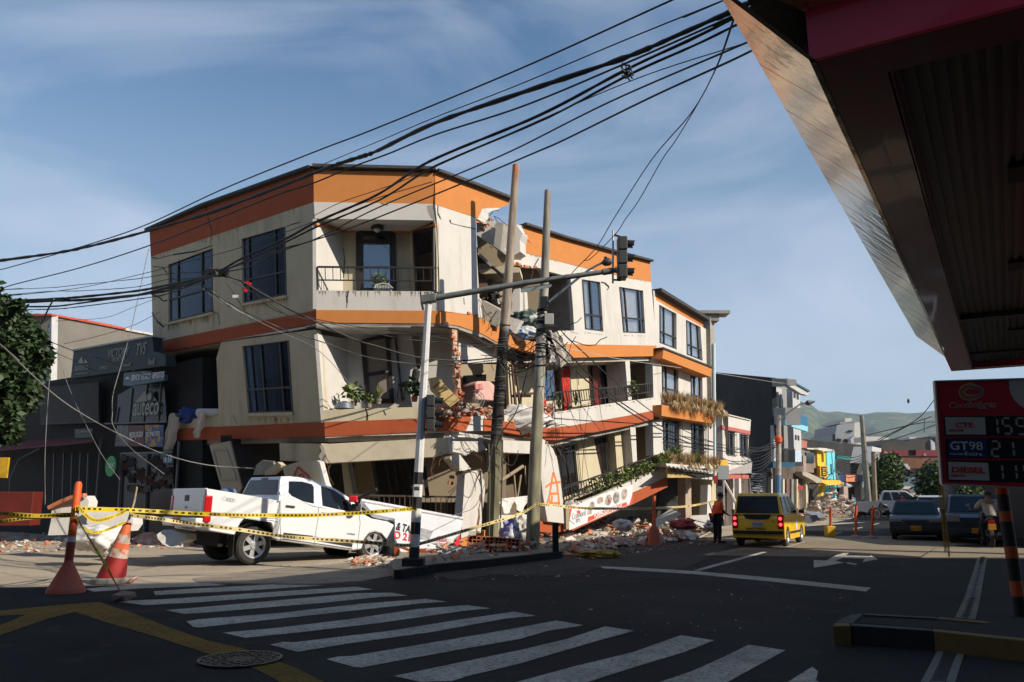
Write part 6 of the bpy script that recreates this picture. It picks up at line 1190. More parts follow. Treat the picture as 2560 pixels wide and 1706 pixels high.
for i in range(26):
 if i%2:x,y,Yd=rng.uniform(1270,1350),rng.uniform(860,930),rng.uniform(21.4,23)
 else:x,y,Yd=rng.uniform(1340,1425),rng.uniform(820,940),rng.uniform(20.8,21.8)
 pts_=[];c=V((x,y),Yd);d=Vector((rng.uniform(-1,1),rng.uniform(-.4,.4),rng.uniform(-.6,.6))).normalized()
 for j in range(7):pts_.append(c+d*.16*j+Vector((rng.uniform(-.06,.06),rng.uniform(-.05,.05),.1*math.sin(j+i)))*1.0)
 tg.tube(pts_, rng.choice((.006,.009,.012)),5)
for i in range(16):
 x,y,Yd=rng.uniform(1275,1345),rng.uniform(880,925),rng.uniform(21.6,22.9);a_=V((1258+rng.uniform(-8,8),880+rng.uniform(-30,30)),23.2);c_=V((1352+rng.uniform(-8, 8),895+rng.uniform(-60,30)),21.4);m_=(a_+c_)/2+Vector((0,0,-rng.uniform(.05, .5)))
 tg.tube([a_,lerp(a_, m_,.6)+Vector((0,0,-.08)),m_,lerp(m_,c_,.4)+Vector((0,0,-.05)),c_],rng.choice((.01, .014,.02)),5)
tag(tg.build('cable_tangle', [CABM]),'black and grey tangle of cables knotted between and around the two utility poles','cables',kind='stuff')
# ---------------------------------------------------------------- cables
def crom(P,n=8):
 out=[];Q=[P[0]*2-P[1]]+P+[P[-1]*2-P[-2]]
 for i in range(1,len(Q)-2):
  for j in range(n):
   t=j/n;a,b_, c,d=Q[i-1:i+3];out.append(.5*((2*b_)+(c-a)*t+(2*a-5*b_+4*c-d)*t*t+(3*b_-a-3*c+d)*t**3))
 out.append(P[-1]);return out
CABG=mat('grey_cable',(.16,.155,.15),.6,.15)
def cable(label,pts_, r,m=None,group=None, lumpy=0,seed=0,n=8):
 P=[]
 for p in pts_:
  if p[2]>0:P.append(V((p[0],p[1]), p[2]))
  else:P.append(VZ((p[0],p[1]),-p[2]))
 if pts_[-1][0]<0:P.append(P[-1]+(P[-1]-P[-2]).normalized()*16)
 if pts_[0][0]<0:P.insert(0, P[0]+(P[0]-P[1]).normalized()*10)
 if pts_[0][1]<0:P.insert(0, P[0]+(P[0]-P[1]).normalized()*12)
 P=crom(P,n);rg=random.Random(seed)
 rs=[r*(1+lumpy*rg.uniform(-.4,.9))for _ in P]
 b=MB();b.tube(P,rs,6);o=b.build('overhead_cable',m or CABM,smooth=60);return tag(o, label, 'cable',group)
Z=-6.6
d_=lambda x,y:D(x,y)
def dz(x,y,z=-6.6):p=D(x,y);return(p[0],p[1],z)
cable('topmost thin black cable crossing the whole sky above the roof',[dz(1600,-25),dz(1545,0),dz(1180,165),dz(860,297),dz(724,349), dz(510,436),dz(338,516),dz(211,560),dz(21,615),dz(-60,635)],.014)
cable('thin cable just under the topmost one, ending at the roof corner',[dz(1700,-15,-6.9),dz(1665,0,-6.9),dz(1430,95, -7),dz(1180,200,-7.4),dz(1000,270, -8),dz(870,325,-8.8),dz(735,381,-9.7)],.011)
cable('thick twisted black cable bundle crossing in front of the orange parapet',[dz(1800,-30),dz(1720,8),dz(1560,80),dz(1430, 135),dz(1200, 213),dz(1000, 283),dz(869,346),(910,390,Z),(844, 411,Z),(784,434,Z),(640,490,Z),(513,536,Z),(373, 577,Z),(237,613,Z),(145,632,Z),(0, 652,Z),(-60,660,Z)], .034,lumpy=.5,seed=1,n=10)
cable('black cable running just beneath the thick twisted bundle',[dz(1780,-10),dz(1700,30),dz(1440,145), dz(1200,245), dz(1000,310), (973,384,Z),(880,418,Z),(784,458,Z),(700, 485,Z),(560,540,Z),(377,613,Z),(200,670,Z),(38,711,Z),(-40,735,Z)],.016)
cable('thin cable parallel below the twisted bundle, crossing the top left window',[(1080,455,-6.3),(930, 500,-6.3),(784,555,-6.2),(600,620, -6.2), (430,665,-6.1),(377, 680,-6.0),(200,720,-6),(38, 739,-6),(-40, 748,-6)],.009)
JN=(543,683,18.5)
cable('upper one of the pair of heavy cables sweeping down to the knot before the window',[dz(1840,-30,-6.9),dz(1770,0, -6.9), dz(1600,85,-6.8),dz(1440,160,-6.7),dz(1240,265,-6.5),(1132,378,-6.3), (1045, 420,-6.2),(940,489,-6.1),(790,556, -5.8), (715,597,-5.6),(604, 647,-5.4),JN],.024,lumpy=.25,seed=2)
cable('lower one of the pair of heavy cables sweeping down to the knot before the window',[dz(1850,-5,-6.8),dz(1780,15, -6.8), dz(1610,98,-6.7),dz(1450,170,-6.6),dz(1260,270,-6.4),(1150,388,-6.2), (1058, 432,-6.1),(950,500,-6),(796,566,-5.7),(720,603,-5.5),(610,655, -5.3), JN],.019,lumpy=.25,seed=3)
cable('cable from the station canopy corner running across the orange parapet to the balcony',[dz(1850,40,-5.2), dz(1700,105,-5.4),dz(1400,235,-5.6),dz(1180,345, -5.6), (1132, 441,-5.6),(940,522,-5.5),(784,600, -5.3), (715,620,-5.2),(620, 655,-5.2),JN],.013)
cable('lowest long cable from the station canopy crossing the balcony opening',[dz(1990,-5, -5.0), dz(1830,65,-5.0),dz(1690,135,-5.1),dz(1500,222,-5.2),dz(1300,320,-5.3),(1340,378,-5.3)if False else dz(1232,350,-5.3), (1165, 455,-5.4),(1000,522, -5.4), (856,578,-5.3),(715, 624,-5.2),(620,668,-5.1),JN],.014)
cable('very thin cable crossing the parapet from the rooftop bundle towards the third floor',[dz(1735,92, -6),dz(1440,190,-6.2),dz(1120,330, -6.4), (1000, 455,-6.5),(856,505,-6.4),(784,540, -6.4)],.008)
for i,(dy,z_,r_,lb)in enumerate(((0,-5.2,.03,'topmost heavy cable left of the knot, reaching the tree'),(7,-5.15,.034,'thick lumpy cable left of the knot, second from the top'),(14,-5.1,.022,'third heavy cable left of the knot'),(22,-5.05,.013,'thin sagging cable below the heavy ones left of the knot'),(-14,-5.3,.009,'thin cable just above the heavy cables left of the knot'), (-28,-5.35,.008,'faint cable well above the heavy cables left of the knot'))):
 s_=4*math.sin(i*2)
 cable(lb,[(543,683+dy*.2,z_),(480, 701+dy*.6+s_, z_),(415,714+dy,z_), (340,728+dy+s_,z_),(200,743+dy*1.1,z_),(130,748+dy*1.1-s_,z_), (0,753+dy,z_),(-50,756+dy,z_)],r_, lumpy=.3,seed=i+5)
cable('short loose cable end curling down beside the left window',[(380,737,-5.1),(395,742, -5.1), (408,752,-5.05),(418,751,-5.05)],.02)
cable('black drop cable hanging from the bundle to the tree at the left',[(135,748,-5.15),(122,770,-5.0), (110,795,-4.8),(70,870,-4.2),(45,945,-3.6)],.022)
cable('bright tangle of grey wires drooping from the knot across the left facade',[(500,712,18.6), (530,730,18.8),(560, 755,19),(600, 780,19.3),(640,800,19.7)],.02,CABG,lumpy=.6,seed=9)
Yp=22.8
def dn(l):
 return[(x,y,18.5+(Yp-18.5)*max(0,min(1,(x-543)/(1262-543))))for x,y in l]
cable('heaviest cable sagging from the knot across the middle balcony to the black pole',dn([(543, 683),(600,702),(660, 737),(738,780),(878, 845),(953,869),(1042,893),(1146,902),(1250,894)]),.022, lumpy=.2,seed=11)
cable('second cable sagging across the middle balcony just under the heaviest',dn([(500,712),(560, 750),(640,792),(720, 828),(801,854),(900, 888),(968,902),(1060,913),(1146,911),(1252,899)]),.014)
cable('upper thin cable sagging from the knot to the black pole above the balcony',dn([(543,683),(640,720),(748, 786),(908,819),(1042,833),(1161,857),(1265,862)]),.011)
cable('thin cable ending at the black pole between the upper one and the heaviest',dn([(560,690),(640,738),(700, 781),(843,813),(998, 846),(1087,855),(1176,868), (1265, 866)]),.011)
cable('thin pale cable crossing the left facade down to the balcony plants',dn([(500,716),(560,760),(700, 830),(800,880),(905, 995)]),.008,CABG)
cable('thin cable running from the knot over the left facade to the lower band',dn([(543,683),(640,735),(720,790),(780, 815),(900,830),(1040,850)]),.009)
cable('long pale wire sloping down across the dark shop front to the pickup', [(-30, 835,14),(0,861,14),(123,976,15),(202,1033,15.6), (300,1087,16.2),(411,1136,17),(520,1163,18),(640,1172,19)],.011,CABG)
cable('pale wire dropping from the parapet corner down past the teal shop sign',[(372,625,24),(368,640,24),(328, 822,22),(304, 909,21),(283, 985,20.5),(281,1030, 20.2), (284,1067,20),(328,1122,19.5),(411,1186,19)],.010,CABG)
cable('thin vertical wire hanging at the left past the grey stucco house',[(132,857, 20),(123,956, 20),(113,1126,20),(113,1262,20)],.009,CABG)
cable('thin wire slanting down across the dark roller shutter', [(140, 870,21),(166, 952,21),(198, 1028,21),(253,1134,21),(300,1200,21)],.007,CABG)
cable('wire running from the tree to the top of the teal shop sign',[(20,815, 16),(90,840,18),(180,876,20),(260, 900,21),(380, 945,23)],.010)
cable('second wire from the tree to the teal shop sign, thinner',[(60, 835,17),(115, 872,19),(180, 900,21),(240, 930,22)],.007)
cable('thin wire crossing in front of the grey stucco gable',[(160,860,26),(240,842, 26),(330,815, 26),(400,780, 25)],.008)
cable('faint wire rising from the stucco roof to the third floor window',[(140,803,26),(260,795,26),(330, 770,25),(420, 735,22),(500, 715,19)],.007)
cable('left one of the two wires dropping from the top corner to the traffic arm',[dz(1690, 30,-6.6),(1790,170,-6.3),(1730,280,-6),(1629,400,-5.7), (1537, 543,-5.4),(1489,621, -5.2), (1425, 690,-5.0),(1385,760, -4.9)],.010)
cable('right one of the two wires dropping from the top corner to the traffic arm',[dz(1692,30,-6.6),(1800,150,-6.4),(1750,250,-6.2), (1690, 350,-5.9),(1655,400, -5.7), (1598, 500,-5.4),(1563,549, -5.3), (1540, 584,-5.2),(1480,644, -5.1), (1462, 652,-5.1)],.009)
def rp2(l):return[(x, y,21.2+(46-21.2)*max(0,min(1,(x-1370)/(1945-1370)))**1.3)for x,y in l]
cable('upper heavy cable descending from the concrete pole past the sunken balconies',rp2([(1362,838),(1385,850),(1418, 880),(1509,972),(1616,1046),(1750, 1108), (1869, 1125), (1943, 1112)]),.02,lumpy=.2,seed=21)
cable('lower heavy cable descending from the concrete pole past the sunken balconies',rp2([(1362,862),(1400,890),(1450, 938),(1509,984),(1616,1056),(1750, 1117), (1869, 1132), (1943, 1117)]),.022, lumpy=.2,seed=22)
cable('black cable arching over the sunken balconies from the junction box',rp2([(1362,812),(1395, 820),(1418,844),(1485,906), (1560, 975),(1653,1045),(1750,1094),(1830,1118), (1900, 1128), (1943, 1118)]),.016, lumpy=.4,seed=23)
cable('thin pale wire running level across the orange band to the blue balcony house',rp2([(1364,858),(1420,872),(1482, 884),(1573,902),(1750,927), (1930, 955),(1981,961)]),.009,mat('pale_wire',(.45,.43, .38),.6))
cable('thin black wire falling from the tangle in front of the torn balcony', [(1328,880,22),(1310,960,22),(1290,1030,22.3),(1256,1080,23),(1240,1120,23.1)],.016)
cable('thin wire falling steeply beside the black pole over the crushed floor',[(1232,1110, 22.9), (1222, 1170,22.9),(1205,1230,22.5),(1183, 1270,22),(1130,1290, 20.5)],.008,CABG)
cable('pale loop of wire hanging between the two poles below the white beam', [(1254,1138,22.9),(1262,1155,22.6),(1280, 1164,22.3),(1290,1150,22),(1296,1125,21.8)],.010,CABG)
rngc=random.Random(31)
for i in range(9):
 x0=rngc.uniform(1370,1500);y0=rngc.uniform(880,960);x1=x0+rngc.uniform(-30,140);y1=y0+rngc.uniform(130,330)
 cable('thin dark wire hanging loosely in front of the right facade balconies',[(x0, y0,21.5),((x0+x1)/2-6,(y0+y1)/2+8, 22.5), (x1,y1,23.5)],.006,group='loose wires over the right facade')
for i in range(8):
 y0=1100+i*3;y1=1106+i*7
 cable('thin cable sagging to the far street pole among others',[(1870,1120+i*9,44), (1905, 1118+i*8,45), (1945, 1100+i*5,46)],.022,group='cables sagging at the far blue pole')
for i in range(8):
 cable('thin cable sagging between the cyan house and the far tall pole',[(2092,1140+i*4,70),(2120,1145+i*7,70), (2150, 1140+i*6,70), (2166, 1122+i*4,70)],.03,group='cables sagging at the far tall pole')
for(a_, m_,c_),lb in((((2340,995,60),(2290,1050,65),(2195,1100, 72)),'upper one of the cables falling to the left before the hills'), (((2345,1055, 60),(2290,1060,65),(2160,1090,72)),'cable running nearly level before the hills'),(((2345, 1060,60),(2290,1080, 66),(2230,1100,72)), 'lower cable slanting before the hills beside the price sign'),(((2328,1042, 60),(2280,1060,64),(2200,1102,70)),'short cable with a hook end before the hills')):
 cable(lb,[a_, m_,c_],.035)
b=MB();c=VZ(D(1440,148),6.7)
for i in range(7):b.tube([c+Vector((rngc.uniform(-.1,.1),rngc.uniform(-.05,.05),-.05*j+rngc.uniform(-.05, .05)))for j in range(6)],.012,5)
tag(b.build('wire_knot',CABM),'small knot of loose wire ends on the heavy cables high in the sky', 'cable knot')
b=MB();c=V((543,683), 18.5)
for i in range(12):b.tube([c+Vector((rngc.uniform(-.3,.3),rngc.uniform(-.1,.1),rngc.uniform(-.12,.12)))for j in range(5)],.016,5)
tag(b.build('cable_splice',CABM),'black knot of cable splices in front of the second floor windows','cable knot')
rcl=MB();rcl.box(V(B1(1625,858),18.4),(.12,.06,.05),Matrix.Rotation(.3,3,'Y'));tag(rcl.build('red_cable_tag',mat('red_tag_plastic',(.8,.01,.03),.4)),'upper of two small red tags on the cables before the window','tag');rcl=MB();rcl.box(V(B1(1603, 905),18.4),(.09,.06, .06),Matrix.Rotation(.6,3,'Y'));tag(rcl.build('red_cable_tag', MATS['red_tag_plastic']),'lower of two small red tags on the cables before the window','tag')
rcl=MB();rcl.box(V(B1(1538,945),18.4),(.13,.03,.07));tag(rcl.build('white_cable_tag',mat('white_tag_plastic',(.6,.62,.62),.4)),'small white tag on the cables between the two windows','tag')
# ---------------------------------------------------------------- far street poles
fp1=thing('street_pole','far street pole, blue at its foot, with a lamp arm by the blue balcony house','utility pole',G(C4(1160,1400)))
b=MB();b.tube([V(C4(1160,1130),46), V(C4(1165,545),46)], [.16,.12],10, m=0);b.tube([V(C4(1155,1440),46),V(C4(1160,1130),46)],[.17,.16],10,m=1);b.build('shaft',[mat('mottled_pole',(.34,.31,.27),.9, .4,3), mat('blue_pole_paint',(.08, .17,.32),.6,.1)],fp1)
b=MB();b.tube([V(C4(*p),45.9)for p in[(1170,590), (1280, 500),(1380,430),(1440,425)]],.05,6);b.build('lamp_arm', ARMM,fp1);b=MB();a_, c_=V(C4(1420, 430),45.9),V(C4(1518,408),45.9);b.tube([a_,lerp(a_,c_,.3),c_], [.05,.16,.04],8);b.build('lamp_head',SIGB,fp1)
b=MB();b.lathe([(.05, 0),(.2,.1),(.22,.35),(.12,.5)],V(C4(1163, 825),45.7),n=12);b.build('orange_can',mat('orange_can', (.6,.1,.03),.6),fp1)
fp2=thing('street_pole','tall thin dark pole far down the street in front of the white tower','utility pole',G(C4(2045, 1430)))
b=MB();b.tube([V(C4(2045,1440),68), V(C4(2010,1000),68), V(C4(1975,545),68)], [.28,.25,.17],8);b.build('shaft',mat('grey_far_pole',(.20,.19, .16),.9,.3),fp2)
fp3=thing('street_pole','shorter brown pole just right of the tall far pole', 'utility pole',G(C4(2105,1420)))
b=MB();b.tube([V(C4(2108,1430),66), V(C4(2090,900),66)], [.22,.18],8);b.build('shaft',mat('brown_far_pole',(.22, .18,.13),.9,.3),fp3)
b=MB();b.tube([V(H1(*p),60)for p in[(865,560),(858,720)]],.05,6);tag(b.build('thin_post',ARMM),'thin dark post holding wires in front of the hills','post')
bird=MB();bird.tube([V(H1(655,352), 120),V(H1(668,348),120),V(H1(684,353),120)],[.05,.4,.05],6);tag(bird.build('bird',SIGD),'small dark bird flying above the hills','bird')
# ---------------------------------------------------------------- cones, delineators, tapes
SALM=mat('salmon_rubber',(.42,.10,.055),.75,.1,3, dirt=(.2,.1,.08),dscale=3,damt=.5);ORP=mat('orange_red_plastic',(.62, .10,.02),.55, .08,3, dirt=(.3,.08, .04),dscale=4,damt=.5);BANDW=mat('reflective_white',(.5,.52,.55),.4,.05)
dl=thing('delineator_post','tall orange tube bollard on a broad bell shaped rubber base, left foreground','bollard',(-7.03,13.2,0))
b=MB();b.lathe([(.285,0),(.28,.05), (.26,.08),(.15,.3),(.07,.46),(.065,.5)],(-7.03,13.2,0), n=28);b.build('base',SALM,dl,smooth=35)
t0,t1=V(B3(437,845),13.2),V(B3(507, 290),13.2)
q=[lerp(t0,t1, s)for s in(0, .33,.39,.62,.67,1.0)]
for i in range(5):b=MB();b.tube([q[i],q[i+1]]+([q[i+1]+(t1-t0).normalized()*.05]if i==4 else[]),[.066-.004*i*.5]*2+([.035]if i==4 else[]),18);b.build('tube' if i%2==0 else 'reflective_band',[mat('dark_red_tube',(.25,.04,.025),.6,.1),BANDW,ORP,BANDW,ORP][i],dl,smooth=40)
cn2=thing('traffic_cone','worn tilted orange and white traffic cone with a wooden stick pushed into its top','traffic cone',(-7.05,14.6,0))
c0=V(B3(715,905),14.6);c0.z=.03;c1=V(B3(828,535), 14.6);AXc=(c1-c0);Lc=AXc.length;AXc.normalize()
prof=[(.27,.0),(.245, .35),(.20,.40),(.165,.52),(.135,.62),(.115,.72), (.07,1.0)]
CREDM=mat('cone_red', (.30,.02,.02),.6,.1, 3);CWH=mat('cone_dirty_white',(.5, .42,.36),.7,.25,7,dirt=(.5, .08,.03),dscale=8,damt=.9,dlo=.5,dhi=.6);COR=mat('cone_orange',(.65,.14,.05),.6,.15,5)
for i,(a_,c_,m_)in enumerate(((.0,.42,CREDM),(.42,.56,CWH),(.56,.66,COR),(.66,.80,CWH),(.80,1.0,COR))):
 b=MB();b.lathe([(.25*(1-a_)+.06*a_,a_*Lc),(.25*(1-c_)+.06*c_,c_*Lc)], c0,AXc,24);b.build('cone_body' if i%2==0 else 'reflective_band',m_,cn2,smooth=40)
b=MB();b.lathe([(.33, -.02), (.31,.05),(.2,.09)], c0,(0, 0,1),9);b.build('base',CONC,cn2)
b=MB();b.tube([c1-AXc*.1,V(B3(868,400),14.55),V(B3(886,305),14.5)],[.022,.02, .015], 6);b.build('wooden_stick',mat('pale_stick',(.45, .36,.24),.8,.2,8),cn2)
bk=MB();bk.chunk(G(B3(795,1015),.06),(.36, .24,.12),random.Random(3),0,12);tag(bk.build('brick_weight',mat('dusty_brick',(.22, .15,.12),.9,.3,6)),'dusty brick on the crossing holding down the end of the yellow tape','brick')
bk=MB();bk.chunk(G(B3(850,912),.04),(.4,.2,.08),random.Random(4),0,12);tag(bk.build('brick_piece', BRICKW),'flat piece of brick lying just right of the worn traffic cone','brick')
TAPE=mat('yellow_caution_tape',(.62,.45,.03),.5,.12,3);TAPEF=mat('faded_caution_tape',(.58, .46,.20),.5,.15,3);TPRN=mat('tape_black_print',(.03,.025,.02), .6)
def tape(label,pts_,wd=.075, m=TAPE,twist=.6,seed=0):
 P=crom([V((p[0],p[1]),p[2])if p[2]>0 else G((p[0],p[1]))for p in pts_],10);rg=random.Random(seed);A=[];Bq=[]
 for i, p in enumerate(P):
  a=twist*math.sin(i*.33+seed)*.9;up=Vector((0,math.sin(a),math.cos(a)));A.append(p+up*wd/2);Bq.append(p-up*wd/2)
 n_=len(P);b=MB();b.add(A+Bq,[(i,i+1,n_+i+1,n_+i)for i in range(n_-1)]);o=b.build('caution_tape',m);tag(o,label, 'tape')
 b=MB();acc=0
 for i in range(n_-1):
  d=P[i+1]-P[i];L_=d.length;k_=max(1,int(L_/.11))
  for j in range(k_):
   s0=(j+.15)/k_;s1=(j+.65)/k_
   if rg.random()<.18:continue
   a0,a1=lerp(A[i],A[i+1],s0),lerp(A[i],A[i+1],s1);b0,b1=lerp(Bq[i],Bq[i+1],s0),lerp(Bq[i], Bq[i+1],s1);n_2=Vector((0,-.003,0))
   b.add([lerp(a0,b0, .25)+n_2,lerp(a1,b1, .25)+n_2,lerp(a1,b1, .7)+n_2,lerp(a0,b0,.7)+n_2],[(0,1, 2,3)])
 tag(b.build('printed_warning',TPRN,o),kind='stuff');return o
tape('upper yellow warning tape running from the left edge to the orange bollard',[(-40,1284,13.6),(0,1284,13.5),(90,1290,13.3),(188, 1287,13.12)], seed=1)
tape('lower yellow warning tape running from the left edge to the orange bollard',[(-40,1312,13.6),(0,1304,13.5),(90,1294,13.3),(188, 1289,13.12)], wd=.06,seed=2)
tape('yellow warning tape stretched from the bollard across the pickup to the traffic light mast', [(188, 1272,13.1),(328,1276,14.4), (498,1285,14.9),(600,1288,15.2),(696,1289,15.5), (796,1288,15.8),(897,1283,16.0),(987,1276,16.2), (1035, 1272,16.3)],m=TAPE,seed=3,twist=.35)
tape('lower tape from the cone stick past the truck wheels to the concrete pole',[(328,1289,14.4), (400,1298,14.7),(483,1310,15.0),(595,1324,15.3), (707,1341,15.6),(790,1348,15.8),(912,1356,16.1), (1016, 1364,16.25),(1064,1356,16.8),(1135,1335,18),(1220,1310, 19.6), (1300, 1285,20.8),(1340,1262,21.1)],m=TAPEF,seed=4,twist=.5)
tape('pale tape running from the concrete pole across the banner to the shop pillars',[(1340,1260, 21.1), (1400, 1266,21.6),(1468,1271,22.5),(1560, 1272,24),(1633,1271, 26),(1727,1265,31),(1794,1251,34)],m=TAPEF,seed=5)
tape('short tape loop drooping between bollard and cone, the upper one',[(195,1268,13.1),(232,1300,13.5), (270,1297,13.9),(305,1282,14.2),(322,1274,14.4)],m=TAPE,seed=6)
tape('longer tape loop drooping between bollard and cone, the lower one',[(193,1292, 13.1), (205,1318,13.3),(240,1332,13.8),(280,1320,14.1), (315,1305,14.4)],wd=.05,m=TAPE,seed=7)
tape('tape falling aslant from the bollard to the brick on the crossing',[(190,1290, 13.1), (216,1336,12.9),(262,1410,12.7),(300,1478,12.5), (308,1486,12.45)],wd=.06,m=TAPE,seed=8)
tape('yellow tape end tied round the banded foot of the traffic light mast',[(1030,1270,16.25),(1042,1276,16.22),(1038, 1300,16.22),(1034,1340,16.2),(1030,1362,16.2)],wd=.06,m=TAPE,seed=9)
mh_=thing('manhole_cover','round ribbed iron manhole cover set in the yellow road marking', 'manhole cover',G(E1(297,790),.01));r_=(G(E1(595,790))-G(E1(0, 790))).length/2
IRON=mat('manhole_iron',(.055,.045, .028), .6,.3, 6,.004,30);c=G(E1(297,792), .012)
b=MB();b.lathe([(r_*.985,0), (r_*.985,.008)],c,n=40);b.build('cover',IRON,mh_);b=MB()
n_=40
for ra, rb in((1.0,.94),):
 A=[c+Vector((math.cos(2*math.pi*i/n_),math.sin(2*math.pi*i/n_),0))*r_*ra+UP*.014 for i in range(n_)];Bq=[c+Vector((math.cos(2*math.pi*i/n_),math.sin(2*math.pi*i/n_),0))*r_*rb+UP*.014 for i in range(n_)]
 b.add(A+Bq,[(i,(i+1)%n_,n_+(i+1)%n_,n_+i)for i in range(n_)])
b.build('rim', mat('worn_iron_rim', (.12,.10,.07),.5,.2),mh_)
b=MB()
for k_ in range(5):
 for i in range(26):
  if(i+k_)%2:continue
  rr_=r_*(.35+.13*k_);a0=2*math.pi*i/26;a1=2*math.pi*(i+.8)/26
  b.hexa([c+Vector((math.cos(a0),math.sin(a0),0))*rr_,c+Vector((math.cos(a1), math.sin(a1), 0))*rr_,c+Vector((math.cos(a1),math.sin(a1),0))*(rr_+r_*.07),c+Vector((math.cos(a0),math.sin(a0), 0))*(rr_+r_*.07)],[q+UP*.016 for q in[c+Vector((math.cos(a0),math.sin(a0),0))*rr_,c+Vector((math.cos(a1),math.sin(a1), 0))*rr_,c+Vector((math.cos(a1),math.sin(a1),0))*(rr_+r_*.07),c+Vector((math.cos(a0),math.sin(a0), 0))*(rr_+r_*.07)]])
tag(b.build('tread_pattern', mat('tread_iron',(.07,.055, .035), .5,.2),mh_),kind='stuff')
def delin(label,foot, topx,base,seed):
 f_=G(foot);t_=V(topx,f_.y);o=thing('delineator_post',label,'bollard', f_)
 b=MB();b.tube([f_,t_],.05,12);b.build('tube',ORP,o,smooth=40)
 b=MB()
 if base=='block':b.box(f_+Vector((0,0,.2)),(.33, .33,.4));b.build('base',mat('yellow_block',(.62, .36,.02),.7,.1),o,bevel=.03)
 elif base=='bell':b.lathe([(.26,0),(.2,.12),(.16,.45),(.06,.6)],f_,n=20);b.build('base',SALM,o,smooth=40)
 else:b.lathe([(.22,0),(.2,.07),(.06,.11)],f_,n=18);b.build('base',CONC,o,smooth=40)
delin('thin orange post standing in a yellow block, just right of the taxi',(2076,1343),(2077,1269),'block',0)
delin('thin upright orange post on a grey disc, middle of three posts beside the taxi',(2139,1346),(2140, 1265), 'disc',1)
delin('slightly tilted orange post on a grey disc, nearest the dark parked car',(2178,1347),(2184, 1265), 'disc',2)
delin('old orange post with bell base in front of the rubble under the sunken balcony',(1636,1362),(1635, 1240), 'bell',3)
b=MB();f_=G(C3(865,1090),.15);b.box(f_+Vector((0, 0,.33)),(.15, .15,.75));tag(b.build('stub_post', SIGD,bevel=.01),'short black square post at the end of the dark kerb','post')
# ---------------------------------------------------------------- vehicles
TYRE=mat('tyre_rubber',(.03, .028,.024),.85,.2,6, dirt=(.12,.10,.07),dscale=4,damt=.5);RIMS=mat('silver_rim',(.55,.55,.56),.35,.05,metal=.7);WPAINT=mat('white_car_paint',(.66, .67,.69),.25, .02,1, coat=.6,dirt=(.3,.27,.22),dscale=1.1,damt=.25,dlo=.55,dhi=.8)
CGLASS=mat('car_glass',(.008,.012,.018),.08,.1,spec=.3);BPLA=mat('black_plastic',(.02,.02,.021),.5,.1);LRED=mat('tail_light_red',(.45,.01,.012),.15,.1,3,coat=.6);LCLR=mat('lamp_clear',(.22, .22,.23),.15, .1,3,coat=.6);PLATE=mat('orange_number_plate',(.6,.25,.02),.5);UNDER=mat('underbody_dark', (.01,.01,.01),.9)
def arc_pts(cx_,r,z0, n_=9,rev=False):
 a0=math.asin(max(-1, min(1, (z0-r*0)/r)))if False else 0
 L_=[]
 for i in range(n_):a=math.pi*i/(n_-1);L_.append((cx_-r*math.cos(a),max(z0,.0)+r*math.sin(a)*1.0))
 return L_[::-1]if rev else L_
def lprism(name,m,l,y0,y1,parent,bevel=0,smooth=None):
 b=MB();b.prism([Vector((x,y0,z))for x,z in l],(0,y1-y0, 0));return b.build(name,m,parent,world=False,bevel=bevel,smooth=smooth)
def loft2(name,m,A,Bq,parent,bevel=0,world=False):
 b=MB();n_=len(A);nn=geometry.normal(A);a=(A[1]-A[0]).normalized();c=Vector(nn).cross(a);t2=[Vector(((p-A[0]).dot(a),(p-A[0]).dot(c), 0))for p in A];tri=geometry.tessellate_polygon([t2])
 b.add(list(A)+list(Bq),[tuple(t)for t in tri]+[tuple(i+n_ for i in t[::-1])for t in tri]+[(i,(i+1)%n_,n_+(i+1)%n_,n_+i)for i in range(n_)]);return b.build(name, m,parent,world=world,bevel=bevel)
def wheel(parent,x,y, R_,w_, side,spokes=6,rimm=None):
 prof=[(R_*.62,0),(R_*.9,0.0),(R_,w_*.14), (R_,w_*.86),(R_*.9,w_),(R_*.62,w_)]
 o0=Vector((x, y,R_));ax=Vector((0, -side, 0))
 b=MB();b.lathe(prof, o0,ax, 28,caps=False);w=b.build('wheel',TYRE,parent,world=False,smooth=40)
 b=MB();b.lathe([(R_*.66,.0),(R_*.60,.012),(R_*.55,.05)],o0-ax*.006,ax,24,m=0,caps=False);b.lathe([(R_*.2,-.015),(R_*.2,.05)], o0,ax, 14,m=0)
 for i in range(spokes):
  a=2*math.pi*i/spokes+.3;d=Vector((math.cos(a),0,math.sin(a)));b.bar(o0+ax*.02+d*R_*.15,o0+ax*.02+d*R_*.6,R_*.24,.03,ax,0)
 b.lathe([(R_*.62,.06),(R_*.1,.065)],o0,ax,20,m=1);b.build('rim',[rimm or RIMS,UNDER],w,world=False,smooth=40);return w
psi,pit=R(43), R(1.6)
O=Vector((-.3107*18.2,18.2,.02));Mt=Matrix.Translation(O)@Matrix.Rotation(psi,4,'Z')@Matrix.Rotation(pit, 4,'Y');Mi=Mt.inverted();W_T=1.92
def tp_(p,axis,val):
 o_=Mi@CAM;d=(Mi.to_3x3()@ray(p));t=(val-o_[axis])/d[axis];return o_+d*t
pk=thing('pickup_truck','dented white double cab pickup with its nose in the rubble before the broken corner','pickup truck',O,(0,pit,psi))
def ty(l,y0=0.0,k=E4):return[(q.x,q.z)for q in(tp_(k(*p),1,y0)for p in l)]
low=[(1205,560),(1205,300),(1290,325),(1540,425), (1620, 440),(1900,495),(1990,505), (2090, 556),(2240,585),(2295,612), (2330, 690),(2318,900),(2275,915), (2270, 830),(2240,770),(2190,710), (2120, 685),(2060,700),(2015,760), (1990, 850),(1900,862),(1240,772), (1180, 768),(1165,700),(1130,600), (1070, 540),(985,515),(905, 540),(850,590),(810, 660),(790,715),(535, 672),(533,520)]
lo_=ty(low);ins=.045
